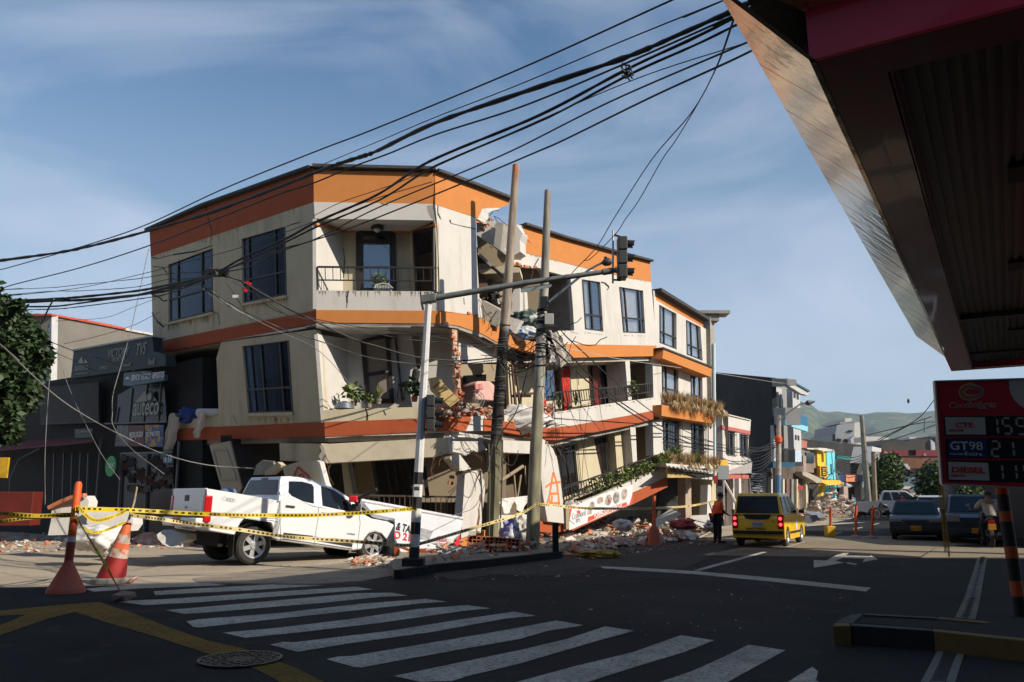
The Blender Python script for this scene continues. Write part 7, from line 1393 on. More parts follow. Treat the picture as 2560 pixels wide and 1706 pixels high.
b0=lprism('body',WPAINT,lo_, 0,W_T, pk,bevel=.05, smooth=50)
bedl=ty([(520, 272),(830,322),(1203,387),(1203,560),(533,520)])
lprism('bed_side',WPAINT,bedl,0,.07,pk,bevel=.02);lprism('bed_side',WPAINT,bedl,W_T-.07,W_T,pk,bevel=.02)
xr=min(x for x,z in bedl);zt=max(z for x,z in bedl if x<xr+.3);zb_=bedl[4][1]
b=MB();b.box((xr+.03, W_T/2, (zt+zb_-.03)/2),(.06,W_T-.16,zt-zb_+.05));tg_=b.build('tailgate',WPAINT,pk,world=False,bevel=.015)
b=MB();b.box((xr-.005,W_T*.53,zt-.2),(.02, .22,.13));hd_=b.build('handle',BPLA,tg_,world=False,bevel=.02)
em=[(-.09,.012),(-.03,.012), (-.03, .035), (.03,.035),(.03,.012),(.09, .012), (.09,-.012),(.03,-.012),(.03,-.035),(-.03,-.035),(-.03, -.012),(-.09, -.012)]
b=MB();b.prism([Vector((xr-.006,W_T*.53+a_,zt-.40+c_))for a_,c_ in em],(.004, 0,0));b.build('emblem',mat('brass_emblem',(.35,.2,.06), .4),tg_,world=False)
for y0 in(0.0, W_T-.13):
 b=MB();b.box((xr+.07,y0+.065,zt-.42),(.17,.15,.56));tl_=b.build('tail_light',LRED,pk,world=False, bevel=.025)
 b=MB();b.box((xr+.06,y0+.065,zt-.47),(.172,.10,.16));b.build('reversing_light',LCLR,tl_,world=False,bevel=.02)
b=MB();b.box((xr-.06, W_T/2, zb_-.17),(.22,W_T-.04,.20));bp2=b.build('rear_bumper',WPAINT,pk,world=False, bevel=.035)
b=MB();b.box((xr-.02, W_T/2, zb_-.03),(.2, W_T-.5,.12));b.build('bumper_step',BPLA,pk,world=False, bevel=.01);b=MB();b.box((xr-.18,W_T*.55,zb_-.15),(.02,.36,.17));npl=b.build('number_plate',PLATE, bp2,world=False)
text_mesh('NCS 41',Vector((-1,0,0)),None,(xr-.195,W_T*.55+.14,zb_-.19),(xr-.195,W_T*.55-.14,zb_-.19),.08, TXTB,npl,world=False,proud=0)
yb,yr_=.03,.25
pa=Mt@tp_(E4(1300,330),1,yb);pb2=Mt@tp_(E4(1700,440),1,yb);zr_=tp_(E4(1400,165),1,yr_).z;ql=tp_(E4(1400,165),1,yr_);pc2=Mt@ql
CPL=Plane(pa,pb2,pc2)
def cs(l,pr=0):return[Mi@CPL.off(-pr).hit(E4(*p))for p in l]
cab=cs([(1203, 395),(1210,260),(1215,200), (1224, 158),(1300,156),(1400,165), (1500, 185),(1600,215),(1750,280), (1870, 360),(1960,445),(2010,500), (1700, 470),(1540,440),(1290,345)])
mir=lambda l:[Vector((p.x,W_T-p.y,p.z))for p in l]
loft2('cabin', WPAINT,cab,mir(cab), pk,bevel=.03)
for nm_,l in(('rear_door_window',[(1300,205),(1420,205), (1520, 232),(1535,260),(1537,415), (1440, 395),(1330,345),(1297,310)]),('front_door_window',[(1605,248), (1720, 285),(1810,345),(1900,440), (1888, 487),(1760,468),(1620,435), (1610, 330)])):
 q=cs(l,.008);loft2(nm_,CGLASS,q,[p+Vector((0,.01,0))for p in q],pk);loft2(nm_,CGLASS,mir(q),[p-Vector((0,.01,0))for p in mir(q)],pk)
def fq(a,c,t0, t1,off):
 A0_,C0_=lerp(a,c,t0),lerp(a,c,t1);q=[]
 for p, s in((A0_,.07),(C0_, .09)):q.append((p,s))
 P4=[Vector((A0_.x,A0_.y+.1, A0_.z)),Vector((A0_.x,W_T-A0_.y-.1,A0_.z)),Vector((C0_.x,W_T-C0_.y-.1,C0_.z)),Vector((C0_.x,C0_.y+.1,C0_.z))]
 n_=(P4[1]-P4[0]).cross(P4[3]-P4[0]).normalized();n_=n_ if n_.x*off>0 else-n_;return[p+n_*.03 for p in P4],n_
q,n_=fq(cab[0],cab[3],.25,.86,-1);loft2('rear_window',CGLASS,q, [p-n_*.01 for p in q],pk)
q,n_=fq(cab[10],cab[7],.05,.92,1);loft2('windscreen',CGLASS,q,[p-n_*.01 for p in q], pk)
b=MB();p=lerp(cab[0], cab[3],.98);b.box((p.x-.015,W_T/2, p.z-.04),(.03,.3,.06));b.build('brake_lamp',mat('dark_red_lamp',(.10, .01,.02),.3), pk,world=False)
def sline(nm_, l,w_,m_,d=.006,y0=0, parent=pk):
 P3=[Vector((x,y0-d,z))for x,z in ty(l,y0)];b=MB()
 for i in range(len(P3)-1):b.bar(P3[i],P3[i+1],w_,.004,Vector((0,-1,0)))
 return b.build(nm_,m_,parent,world=False)
GRV=mat('door_gap',(.08,.08, .09),.7)
sline('door_gap',[(1212,300),(1215, 600),(1222,765)],.012,GRV,.002);sline('door_gap',[(1580,430),(1575,560),(1545,740), (1540, 808)], .01,GRV,.002);sline('door_gap',[(1960,500),(1975,600),(1950,800),(1945,852)],.01,GRV,.002)
sline('side_moulding',[(1245,712),(1525,742)],.1, BPLA,.004);sline('side_moulding',[(1535,745),(1900,812)],.09,BPLA,.004);sline('sill_shadow',[(1235,748), (1900, 845)], .02,GRV,.003)
for l in([(1268,438), (1352, 448)], [(1605,508),(1670,514)]):sline('handle',l,.045,BPLA,.02)
sline('fuel_flap',[(985,540),(985,541)],.01,GRV,.002)
for l in([(655,365),(690,350),(720, 372),(745,368),(790, 380),(785,400),(740, 398),(700,385),(665, 375)], ):sline('decal',l,.008,mat('grey_decal',(.3,.3,.32),.5),.003)
text_mesh('4X4',Vector((0,-1,0)),None,Vector((ty([(700,385)])[0][0],-.004,ty([(700,390)])[0][1])), Vector((ty([(770,395)])[0][0],-.004,ty([(770,398)])[0][1])),.08,MATS['grey_decal'], pk,world=False,proud=0)
text_mesh('COLORADO', Vector((0,-1, 0)),None,Vector((ty([(1848, 706)])[0][0], -.004, ty([(1848,706)])[0][1])),Vector((ty([(1925,716)])[0][0],-.004, ty([(1925,716)])[0][1])),.035,BPLA,pk,world=False,proud=0)
for yy, sg in((-.16,1),(W_T+.16,-1)):
 q=ty([(1900,470)])[0];b=MB();b.box((q[0], yy,q[1]+.04), (.16,.22,.19));mr2=b.build('mirror',BPLA, pk,world=False,bevel=.04);b=MB();b.box((q[0]+.085,yy,q[1]+.05),(.02,.19,.15));b.build('mirror_glass',RIMS,mr2,world=False)
xf_=ty([(2105, 985)])[0][0];xw=ty([(962,985)])[0][0]
for x_, yy,sd in((xw, .03,-1),(xf_, .05,-1),(xw,W_T-.03, 1),(xf_,W_T-.05,1)):wheel(pk,x_,yy,.405,.26,sd)
b=MB();b.box(((xw+xf_)/2+.1, W_T/2, .55),(xf_-xw+1.6,W_T-.65,.35));b.build('underbody',UNDER,pk,world=False)
b=MB();b.box((xw,W_T/2,.40), (.2,W_T-.5,.18));b.build('rear_axle',UNDER,pk,world=False)
for x_ in(xw,xf_):
 b=MB()
 for i in range(10):
  a0,a1=math.pi*i/10, math.pi*(i+1)/10
  b.add([Vector((x_+.53*math.cos(a),yy,.40+.50*math.sin(a)))for a,yy in((a0,.04),(a1,.04),(a1,.55),(a0,.55))],[(0,1,2,3)])
 b.build('wheel_arch_liner', UNDER, pk,world=False)
b=MB();q=ty([(792,715)])[0];b.box((q[0]-.02,.12,q[1]-.22),(.02, .22,.45));b.build('mud_flap',UNDER,pk,world=False)
rng=random.Random(8);b=MB();q0=ty([(2090,560)])[0];q1=ty([(2290,610)])[0]
A=[]
for i in range(9):
 for j in range(7):
  s,t=i/8,j/6;A.append(Vector((lerp(Vector((q0[0],0,0)), Vector((q1[0]+.1,0,0)),s).x,.04+t*(W_T-.08),q0[1]+(q1[1]-q0[1])*s+.05+rng.uniform(-.015,.04)*(1 if 0<i<8 else.3))))
b.add(A,[(i*7+j,i*7+j+1,(i+1)*7+j+1,(i+1)*7+j)for i in range(8)for j in range(6)]);b.build('crumpled_bonnet',WPAINT,pk, world=False,smooth=30)
b=MB();b.lathe([(.02, .2),(.16,.17),(.2,.08),(.21,0)],(xr+1.0,W_T*.62, zt-.14),n=18);hl=b.build('blue_helmet',mat('blue_grey_helmet', (.16,.2,.34), .4),None,smooth=50);hl.data.transform(Matrix.Identity(4));hl.matrix_world=Mt;hl['label']='blue grey helmet lying in the bed of the dented white pickup';hl['category']='helmet'
def car(label, cat,loc,yaw,name='parked_car',L_=3.9,W_=1.6,H_=1.45,ro=.7,wb=2.4,belt=.88,hood=.85, gh=(-.45,2.2),rf=(-.1,1.35),tum=.17,R_=.29,paint=None,tailz=.85,glass=None,clear=.2,face='both',plate=PLATE,ptxt=None, lights=((.62, .14,.34),(.62,.2,.3)),skip_arch=False,emis=False,low=True,bumperm=None):
 t=thing(name, label, cat,loc,(0,0, yaw));x0,x1=-ro,L_-ro;y0=-W_/2
 ar=R_*1.22
 def ap(cx_):return[(cx_+ar*math.cos(math.pi*i/8),.24+ar*math.sin(math.pi*i/8))for i in range(9)]
 out=[(x0+.03, clear+.06),(x0,.45), (x0+.02,tailz-.1),(x0+.1,tailz),(gh[0],belt),(gh[1],belt-.02), (x1-.35,hood-.06),(x1-.08,hood-.16),(x1,.5),(x1-.03,clear+.05),(wb+ar+.02,clear)]+ap(wb)+[(wb-ar-.02,clear),(ar+.02,clear)]+ap(0)+[(-ar-.02,clear+.02)]
 body=lprism('body',paint,out,y0,-y0,t,bevel=.085,smooth=50)
 g0,g1, r0,r1=gh[0],gh[1],rf[0],rf[1];bz=belt-.04
 A=[Vector((g0,y0+.03,bz)),Vector((r0,y0+tum,H_-.06)),Vector((r0+.12,y0+tum+.03,H_)),Vector((r1-.15,y0+tum+.03,H_)),Vector((r1,y0+tum,H_-.06)),Vector((g1, y0+.03,bz))]
 loft2('cabin',paint, A,[Vector((p.x,-p.y, p.z))for p in A],t,bevel=.07)
 gm=glass or CGLASS
 def pane(nm_, q,n_):loft2(nm_,gm,[p+n_*.010 for p in q],[p-n_*.004 for p in q],t)
 def side(s,e, nm_):
  lo2=lambda u,v:Vector((lerp(Vector((g0,0,0)),Vector((g1,0,0)),u).x*(1-v)+lerp(Vector((r0, 0,0)), Vector((r1,0, 0)),u).x*v,(y0+.03)*(1-v)+(y0+tum)*v,bz+(H_-.06-bz)*v))
  q=[lo2(s,.12),lo2(s+.02,.93),lo2(e-.02,.93),lo2(e,.12)];pane(nm_,q,Vector((0,-1,.25)));pane(nm_, [Vector((p.x, -p.y,p.z))for p in q],Vector((0,1, .25)))
 side(.08,.32, 'quarter_window');side(.35, .62,'side_window');side(.655,.94,'side_window')
 for(a_,c_,nm_,sg)in((A[0],A[1],'rear_window',-1),(A[5], A[4],'windscreen',1)):
  q=[]
  for tt,dy in((.14,.10),(.95,.09)):p=lerp(a_,c_, tt);q.append((p,dy))
  Q4=[Vector((q[0][0].x,q[0][0].y+.08,q[0][0].z)),Vector((q[0][0].x,-q[0][0].y-.08,q[0][0].z)),Vector((q[1][0].x,-q[1][0].y-.06,q[1][0].z)), Vector((q[1][0].x,q[1][0].y+.06,q[1][0].z))]
  n_=(Q4[1]-Q4[0]).cross(Q4[3]-Q4[0]).normalized();n_=n_ if n_.x*sg>0 else-n_;pane(nm_,Q4,n_)
 for sy_ in(1, -1):
  wheel(t,0,sy_*(-y0-.02),R_,.17,sy_,5);wheel(t,wb,sy_*(-y0-.02),R_,.17,sy_,5)
  (z_,w2,h2),(z3,w3,h3)=lights
  b=MB();b.box((x0+.02,sy_*(-y0-w2*.55),z_),(.08, w2,h2));tlo=b.build('tail_light',LRED,t,world=False,bevel=.015)
  if emis:
   for dz in(.09,-.08):b=MB();b.lathe([(.05,0),(.04,.01)],(x0-.025,sy_*(-y0-w2*.55), z_+dz),(-1,0, 0),12);b.build('brake_lamp',mat('lit_brake_lamp',(.8,.05,.05), .4,emis=((1,.06,.07),2.2)), tlo,world=False)
  b=MB();b.box((x1-.03,sy_*(-y0-w3*.6),z3),(.1,w3*1.1,h3*.55));b.build('headlight',LCLR,t,world=False,bevel=.02)
  b=MB();b.box((g1-.25,sy_*(-y0+.09),belt+.08),(.09,.16, .12));b.build('mirror',BPLA,t,world=False,bevel=.02)
 b=MB();b.box((x0-.02,0,.42),(.06,W_*.96,.1));b.build('rear_moulding', bumperm or BPLA,t,world=False,bevel=.01);b=MB();b.box((x1+.005,0,.40),(.08,W_*.95,.16));b.build('front_bumper', bumperm or BPLA,t,world=False,bevel=.02)
 b=MB();b.box((x1-.005,0,.62),(.04, W_*.4, .1));b.build('grille',BPLA, t,world=False)
 for xx,sg in((x0-.035,-1),(x1+.05, 1)):
  if(face=='rear' and sg>0)or(face=='front' and sg<0):continue
  b=MB();zz=.66 if(sg<0 and face=='rear')else.42;b.box((xx,0,zz),(.015,.32,.16));pl2=b.build('number_plate',plate,t,world=False)
  if ptxt:text_mesh(ptxt,Vector((sg,0,0)), None,(xx+.01*sg,-sg*.14 if sg>0 else.14,zz-.04), (xx+.01*sg,sg*.14 if sg>0 else-.14,zz-.04),.07,TXTB,pl2,world=False,proud=0)
 b=MB();b.box(((x0+x1)/2,0,.28),(L_-.4,W_-.5,.2));b.build('underbody', UNDER, t,world=False)
 return t,(x0, x1,y0, A)
YT=mat('taxi_yellow_paint',(.92,.58,.03),.3,.03,1,coat=.5,dirt=(.3,.2, .05),dscale=1.2,damt=.3)
yaw=math.atan2(.87,.48);rr_w=Vector((8.28, 24.96, 0));lf=Vector((-.87, .48,0));tx_o=rr_w+lf*.72
tx,(x0, x1,y0, A)=car('yellow hatchback taxi with lit brake lamps and its left door open','taxi',tx_o,yaw,'taxi_car',L_=3.5,W_=1.53,H_=1.58, ro=.55,wb=2.38,belt=.93,hood=.92,gh=(-.50,2.25), rf=(-.38,1.35),tum=.13,paint=YT,tailz=.93,face='rear',plate=mat('white_number_plate',(.5,.52,.55),.5),ptxt='WTK 285',lights=((.74,.17,.42), (.66,.28,.3)),emis=True)
text_mesh('SERVICIO PUBLICO',Vector((-1,0, 0)),None,(x0-.012,.36,.50), (x0-.012,-.24,.50),.05,TXTB,tx,world=False,proud=0)
text_mesh('GL',Vector((-1,0, 0)),None,(x0-.012,-.42,.72),(x0-.012,-.52,.72),.06,TXTB,tx,world=False,proud=0)
b=MB();b.prism([Vector((x0-.012,y_, z))for y_,z in((.42, .95),(-.42,.95),(-.34,.82), (-.2,.80),(.2,.80),(.34,.82))],(.006,0,0));b.build('dark_garnish',BPLA,tx,world=False)
b=MB();b.box((1.45,y0-.008,.62),(.28,.01,.34));b.build('door_sticker', mat('white_sticker', (.6,.6,.6),.5,.1,8), tx,world=False)
b=MB();b.box((1.2,y0-.01,.40),(1.7, .02,.06));b.build('side_moulding', BPLA,tx,world=False)
b=MB();b.tube([Vector((1.2,0,1.57)),Vector((.6,0, 1.9))],.006,5);b.build('aerial',BPLA,tx,world=False)
hx=.95;ang=R(62);Rm=Matrix.Translation(Vector((hx,-y0,0)))@Matrix.Rotation(ang,4,'Z')
dout=[Vector(q)for q in((0,0,.28),(0,0,.93),(-.05,-.1,1.48),(-.5,-.1,1.52),(-.72,-.06,1.3), (-.88, 0,.95),(-.86, 0,.7), (-.7,0,.45),(-.55,0, .28))]
dq=[Rm@Vector((-p.x*-1,p.y,p.z))for p in dout]
win=[Vector(q)for q in((-.06,-.005, .97),(-.10,-.09,1.43),(-.48,-.09,1.47),(-.66,-.05,1.27),(-.78, -.005, .98))];wq=[Rm@p for p in win]
b=MB();b.prism(dq,(Rm.to_3x3()@Vector((0,-.07,0))),[wq]);dd=b.build('open_door',YT,tx,world=False, bevel=.01)
dq2=[Rm@(p+Vector((0, -.075, 0)))for p in[Vector((-.04,0,.33)), Vector((-.04, 0,.92)),Vector((-.84,0,.92)),Vector((-.8, 0,.7)),Vector((-.66, 0,.47)),Vector((-.52,0,.33))]]
b=MB();b.prism(dq2,Rm.to_3x3()@Vector((0,-.03,0)));b.build('door_lining',BPLA,dd,world=False)
b=MB();b.prism([Rm@(p+Vector((0,-.03,0)))for p in win],Rm.to_3x3()@Vector((0, -.006, 0)));b.build('door_window', GLASSD,dd,world=False)
BLKC=mat('black_car_paint',(.010,.011,.013),.35,.1,coat=.15);BLUC=mat('grey_blue_car_paint',(.015, .028,.042),.35,.08,coat=.15)
def facing(px, Yd):p=G(S_(px,1300));X=(px-CXP)/FPX/1.0288*Yd;return Vector((X,Yd,0))
f=facing(2293, 28.2);yf=math.atan2(-.89,-.45);h_=Vector((math.cos(yf), math.sin(yf), 0))
bc,q_=car('dark old sedan facing the camera with a roof rack and orange number plate','car',f-h_*3.0,yf,L_=3.9,W_=1.62, H_=1.34,ro=.75,wb=2.4,belt=.86,hood=.86,gh=(-.3, 2.05), rf=(.2,1.3),tum=.17, paint=BLKC,face='front',ptxt='BJK 843',lights=((.62,.14,.2),(.68,.34, .22)), R_=.28,glass=mat('dim_green_glass',(.012, .025,.02),.1, .3,2,spec=.3))
b=MB()
for x_ in(.3,1.0):b.box((x_, 0,1.42),(.05, 1.25,.04));b.box((x_,.5,1.37),(.04,.04,.1));b.box((x_,-.5,1.37),(.04, .04,.1))
b.box((.65,.58,1.43), (1.1,.04,.04));b.box((.65,-.58,1.43),(1.1,.04,.04));b.build('roof_rack',BPLA,bc,world=False)
f=facing(2446, 26.2);hb,q_=car('grey blue hatchback facing the camera beside the motorcyclist','car',f-h_*2.9,yf,L_=3.7,W_=1.66,H_=1.55,ro=.65,wb=2.4,belt=.95,hood=.98, gh=(-.4,2.35),rf=(-.2,1.45),tum=.16,paint=BLUC,face='front',ptxt='HCU 19',lights=((.8,.14, .3),(.80,.32, .42)), R_=.3, bumperm=BLUC)
f=facing(2348, 34.5);car('pale car parked behind the dark sedan, only its roof and windscreen showing','car',f-h_*3,yf, L_=4.0,W_=1.7,H_=1.52,ro=.7,wb=2.5,belt=.95,hood=.95,gh=(-.3,2.3),rf=(.1,1.45),paint=mat('pale_grey_paint',(.4, .42,.45),.3,.05,coat=.4),face='front')
f=facing(2520, 31);car('dark red car parked at the right edge behind the motorcyclist','car',f-h_*3,yf,L_=4.0,W_=1.7,H_=1.55,ro=.7,wb=2.5,belt=.95, hood=.95,gh=(-.3,2.3),rf=(.1,1.45),paint=mat('dark_red_paint2',(.10,.01,.012),.3,.1,coat=.4),face='front')
fw=G(S_(2254,1275));fy=57.0;fX=(2262-1280)/FPX/1.0288*fy
fp_,q_=car('far white double cab pickup parked facing right near the maroon shed','pickup truck',(fX-1.9, fy,0), R(-25),'pickup_truck',L_=5.0,W_=1.8,H_=1.85,ro=1.1,wb=3.1,belt=1.15,hood=1.15,gh=(.3,3.0), rf=(.55,2.1), R_=.38,paint=mat('silver_white_paint',(.42,.43,.44),.3, .05,coat=.4), tailz=1.1,clear=.4,lights=((.85,.15,.4),(.85,.3, .3)))
# ---------------------------------------------------------------- people
SKIN=mat('brown_skin',(.22,.11,.065),.6,.08);
def skinned(name,verts,edges,radii, m,parent=None,sub=2):
 me=bpy.data.meshes.new(name);me.from_pydata([tuple(v)for v in verts], edges, []);o=bpy.data.objects.new(name,me);col.objects.link(o)
 s=o.modifiers.new('skin','SKIN');s.use_smooth_shade=True
 for i, r_ in enumerate(radii):
  me.skin_vertices[0].data[i].radius=(r_ if isinstance(r_,tuple)else(r_,r_))if True else 0
 me.skin_vertices[0].data[0].use_root=True
 sb2=o.modifiers.new('sub','SUBSURF');sb2.levels=sub;sb2.render_levels=sub
 me.materials.append(m)
 if parent:o.parent=parent
 return o
def mkskin(me_o):return me_o
def chain(J,names,R__):
 idx={n:i for i,n in enumerate(names)};return[J[n]for n in names],[R__[n]for n in names]
def person(label,loc, yaw,J, shirt, trous, hair,cap=None,name='person',shoe=None,jr=1.0):
 t=thing(name, label, 'person',loc, (0,0,yaw))
 N_=list(J);E=[]
 con=[('pelvis','waist'),('waist','chest'),('chest','neck'),('neck','head'),('head', 'crown'),('chest','shL'),('shL','elL'),('elL','wrL'),('wrL','paL'),('chest', 'shR'),('shR','elR'),('elR','wrR'),('wrR','paR'),('pelvis','hipL'),('hipL','knL'),('knL','anL'),('anL','toL'),('pelvis','hipR'),('hipR','knR'),('knR','anR'),('anR','toR')]
 rad=dict(pelvis=.12, waist=.115,chest=.13,neck=.05,head=.085,crown=.075,shL=.055,shR=.055, elL=.038,elR=.038,wrL=.027, wrR=.027,paL=.032,paR=.032, hipL=.085,hipR=.085, knL=.055,knR=.055,anL=.037, anR=.037,toL=.035,toR=.035)
 vs_=[Vector(J[n])for n in rad];ix={n:i for i,n in enumerate(rad)};es=[(ix[a],ix[b_])for a, b_ in con];rr=[rad[n]for n in rad]
 for sd in 'LR':
  w0,p0=Vector(J['wr'+sd]),Vector(J['pa'+sd]);d=(p0-w0).normalized();s_=d.cross(Vector((0,0,1)));s_=s_.normalized()if s_.length>.1 else Vector((0,1,0))
  for i,ln in enumerate((.05,.06,.056,.045)):
   a=len(vs_);vs_+=[p0+d*.03+s_*(.012*(i-1.5)),p0+d*(.03+ln)+s_*(.013*(i-1.5))+Vector((0,0, -.015))];rr+=[.010,.008];es+=[(ix['pa'+sd],a),(a,a+1)]
  a=len(vs_);vs_+=[w0+d*.03+s_*.035,w0+d*.06+s_*.05];rr+=[.011, .009];es+=[(ix['wr'+sd],a), (a,a+1)]
 body=skinned('body', vs_,es,rr,SKIN,t)
 def sub(nm_,names,links,ex, m):ii={n:i for i,n in enumerate(names)};return skinned(nm_,[Vector(J[n])for n in names],[(ii[a],ii[b_])for a,b_ in links],[rad[n]*ex+.012 for n in names],m,t)
 J['uaL']=lerp(Vector(J['shL']),Vector(J['elL']), jr);J['uaR']=lerp(Vector(J['shR']),Vector(J['elR']),jr);rad['uaL']=rad['uaR']=.042
 sub('shirt',['waist','pelvis','chest','shL','uaL','shR','uaR'],[('pelvis','waist'), ('waist','chest'),('chest', 'shL'),('shL','uaL'),('chest','shR'),('shR','uaR')],1.38,shirt)
 sub('trousers',['pelvis','hipL','knL','anL','hipR','knR','anR'],[('pelvis','hipL'), ('hipL','knL'),('knL','anL'),('pelvis','hipR'),('hipR', 'knR'),('knR','anR')],1.28, trous)
 for sd in 'LR':
  a_,c_=Vector(J['an'+sd]),Vector(J['to'+sd]);b=MB();b.box(((a_+c_)/2+Vector((0,0,-.015))), (abs(c_.x-a_.x)+.14, .10,.09));b.build('shoe',shoe or BPLA,t,world=False,bevel=.03)
 h=Vector(J['head']);cr_=Vector(J['crown']);fwd=Vector((1,0,0));b=MB();
 for dy in(-.032,.032):b.lathe([(.011,0),(.006,.008)],h+Vector((.085,dy,.02)),fwd,8)
 b.build('eyes',BPLA, t,world=False);b=MB();b.tube([h+Vector((.08,0,.015)),h+Vector((.115,0,-.02))],[.01, .017], 6);b.build('nose',SKIN,t,world=False)
 b=MB();b.bar(h+Vector((.092,-.025, -.05)),h+Vector((.092,.025, -.05)),.01,.01,fwd);b.build('mouth',mat('lips',(.2,.07, .05),.6),t,world=False)
 b=MB()
 for dy in(-.09,.09):b.box(h+Vector((0,dy, .0)),(.035,.02,.06))
 b.build('ears',SKIN, t,world=False,bevel=.008)
 b=MB();b.lathe([(.098,-.02),(.102, .03),(.09,.08),(.055,.115), (.01,.125)],h+Vector((-.01, 0,.025)),n=16,axis=(cr_-h).normalized());hh=b.build('cap' if cap else 'hair',cap or hair,t,world=False,smooth=60)
 if cap:b=MB();b.box(h+Vector((.13, 0,.055)),(.12,.15,.015));b.build('peak',cap,hh,world=False,bevel=.006)
 return t
ORS=mat('orange_shirt',(.88, .13,.035),.8, .08,5, .01,12);NAVY=mat('navy_trousers',(.015,.018,.03),.9,.2, 5)
man=dict(pelvis=(0,0, .86),waist=(.02,0,1.0),chest=(.07, 0,1.22),neck=(.13,0, 1.36), head=(.18,0,1.46),crown=(.19,0,1.52),shL=(.08,.17,1.28),elL=(.18,.2,1.03),wrL=(.36, .12,.93),paL=(.42,.10,.92), shR=(.08,-.17,1.28), elR=(.16,-.2, 1.02), wrR=(.33,-.12,.90),paR=(.39,-.10,.89),hipL=(0,.09,.82), knL=(.02,.1,.45),anL=(-.03, .1,.07),toL=(.12,.11,.035), hipR=(0,-.09, .82),knR=(.05,-.1,.45),anR=(.02,-.1,.07), toR=(.17,-.11,.035))
person('person in orange shirt, dark trousers and dark cap bending towards the open taxi door',(6.62,26.7,0),R(12),man, ORS,NAVY,BPLA,cap=mat('dark_cap',(.012,.014,.02),.8),jr=.75)
mo=thing('motorcycle','dark motorcycle ridden away from the camera with an orange number plate','motorcycle',(14.05,24.3,0),(0,0,R(70)))
for x_ in(0,1.25):wheel(mo,x_,-.06, .3,.11,-1,8)
b=MB();b.tube([Vector((-.35, 0,.86)),Vector((-.1, 0,.80)),Vector((.3,0,.78)), Vector((.75,0,.92)), Vector((.98,0,.95)), Vector((1.25, 0,.3))],[.05, .10,.12,.13,.06,.03],10);b.tube([Vector((0,-.02, .3)),Vector((.45,0,.42)),Vector((.6,0,.75))],[.04,.13,.06],8);b.tube([Vector((-.4,-.16,.42)),Vector((.3, -.16,.3))],[.055,.03],8);b.tube([Vector((.95,-.34,1.05)),Vector((.98, 0,1.02)),Vector((.95,.34,1.05))],.018,6);b.build('frame',BPLA, mo,world=False,smooth=50)
b=MB();b.box((-.40,0, .62),(.015,.2,.17));b.build('number_plate',PLATE,mo,world=False);b=MB();b.box((-.38,0,.76),(.05,.16,.07));b.build('tail_light',LRED, mo,world=False,bevel=.01)
for s_ in(-1,1):b=MB();b.tube([Vector((.95,.28*s_,1.05)),Vector((.98,.34*s_,1.2))],.008,5);b.box((.98,.36*s_,1.22),(.03,.12,.07));b.build('mirror', LCLR,mo,world=False)
GREY=mat('grey_beige_jacket',(.30,.29,.27),.9,.12,5,.02, 12)
rider=dict(pelvis=(0, 0,.90),waist=(.03,0, 1.05), chest=(.10,0, 1.28), neck=(.16,0,1.42),head=(.2, 0,1.50),crown=(.21,0,1.57), shL=(.1,.19,1.33),elL=(.32, .32,1.14),wrL=(.6,.3,1.08), paL=(.66,.3,1.07),shR=(.1,-.19,1.33),elR=(.32,-.32,1.14),wrR=(.6,-.3, 1.08), paR=(.66,-.3, 1.07), hipL=(.05,.11,.86),knL=(.42,.2,.66),anL=(.22,.2, .28),toL=(.38,.2,.26),hipR=(.05,-.11,.86),knR=(.42,-.2, .66),anR=(.22,-.2,.28),toR=(.38,-.2,.26))
person('person in a grey beige hooded jacket riding the motorcycle away, seen from behind', (14.15,24.35, 0),R(70),rider,GREY, NAVY,mat('black_helmet',(.01,.01,.012),.3),jr=1.0)
rs_=random.Random(40)
for x_, Yd,c_, lb in((2143,66,(.02, .15,.35),'person in a blue top standing by the far shop pillar'),(2212,60,(.02,.03, .08),'person in dark clothes crouching left of the far white pickup'),(2218, 58,(.45,.42,.4),'person in a pale top leaning beside the far white pickup'), (2265, 50,(.7,.03,.08),'person in a red top in front of the far white pickup')):
 X=(x_-CXP)/FPX/1.028*Yd;person(lb, (X,Yd, 0),R(rs_.uniform(60, 200)), dict(man),mat('far_shirt_%d'%x_,c_,.9),NAVY,BPLA)
for x_, Yd,c_, lb in((2190,60,(.02, .06,.25),'blue motorcycle parked among people left of the far white pickup'),(2232, 56,(.03,.03,.03),'dark motorcycle parked beside the far white pickup')):
 X=(x_-CXP)/FPX/1.028*Yd;m2=thing('motorcycle',lb,'motorcycle', (X,Yd, 0),(0, 0,R(200)))
 for xx in(0,1.25):wheel(m2, xx,-.05,.3,.1,-1,8)
 b=MB();b.tube([Vector((-.35,0,.86)),Vector((.3,0,.78)), Vector((.75,0,.92)), Vector((1.25, 0,.3))],[.05, .14,.15,.03], 8);b.build('frame',mat('moto_paint_%d'%x_,c_,.3),m2,world=False)
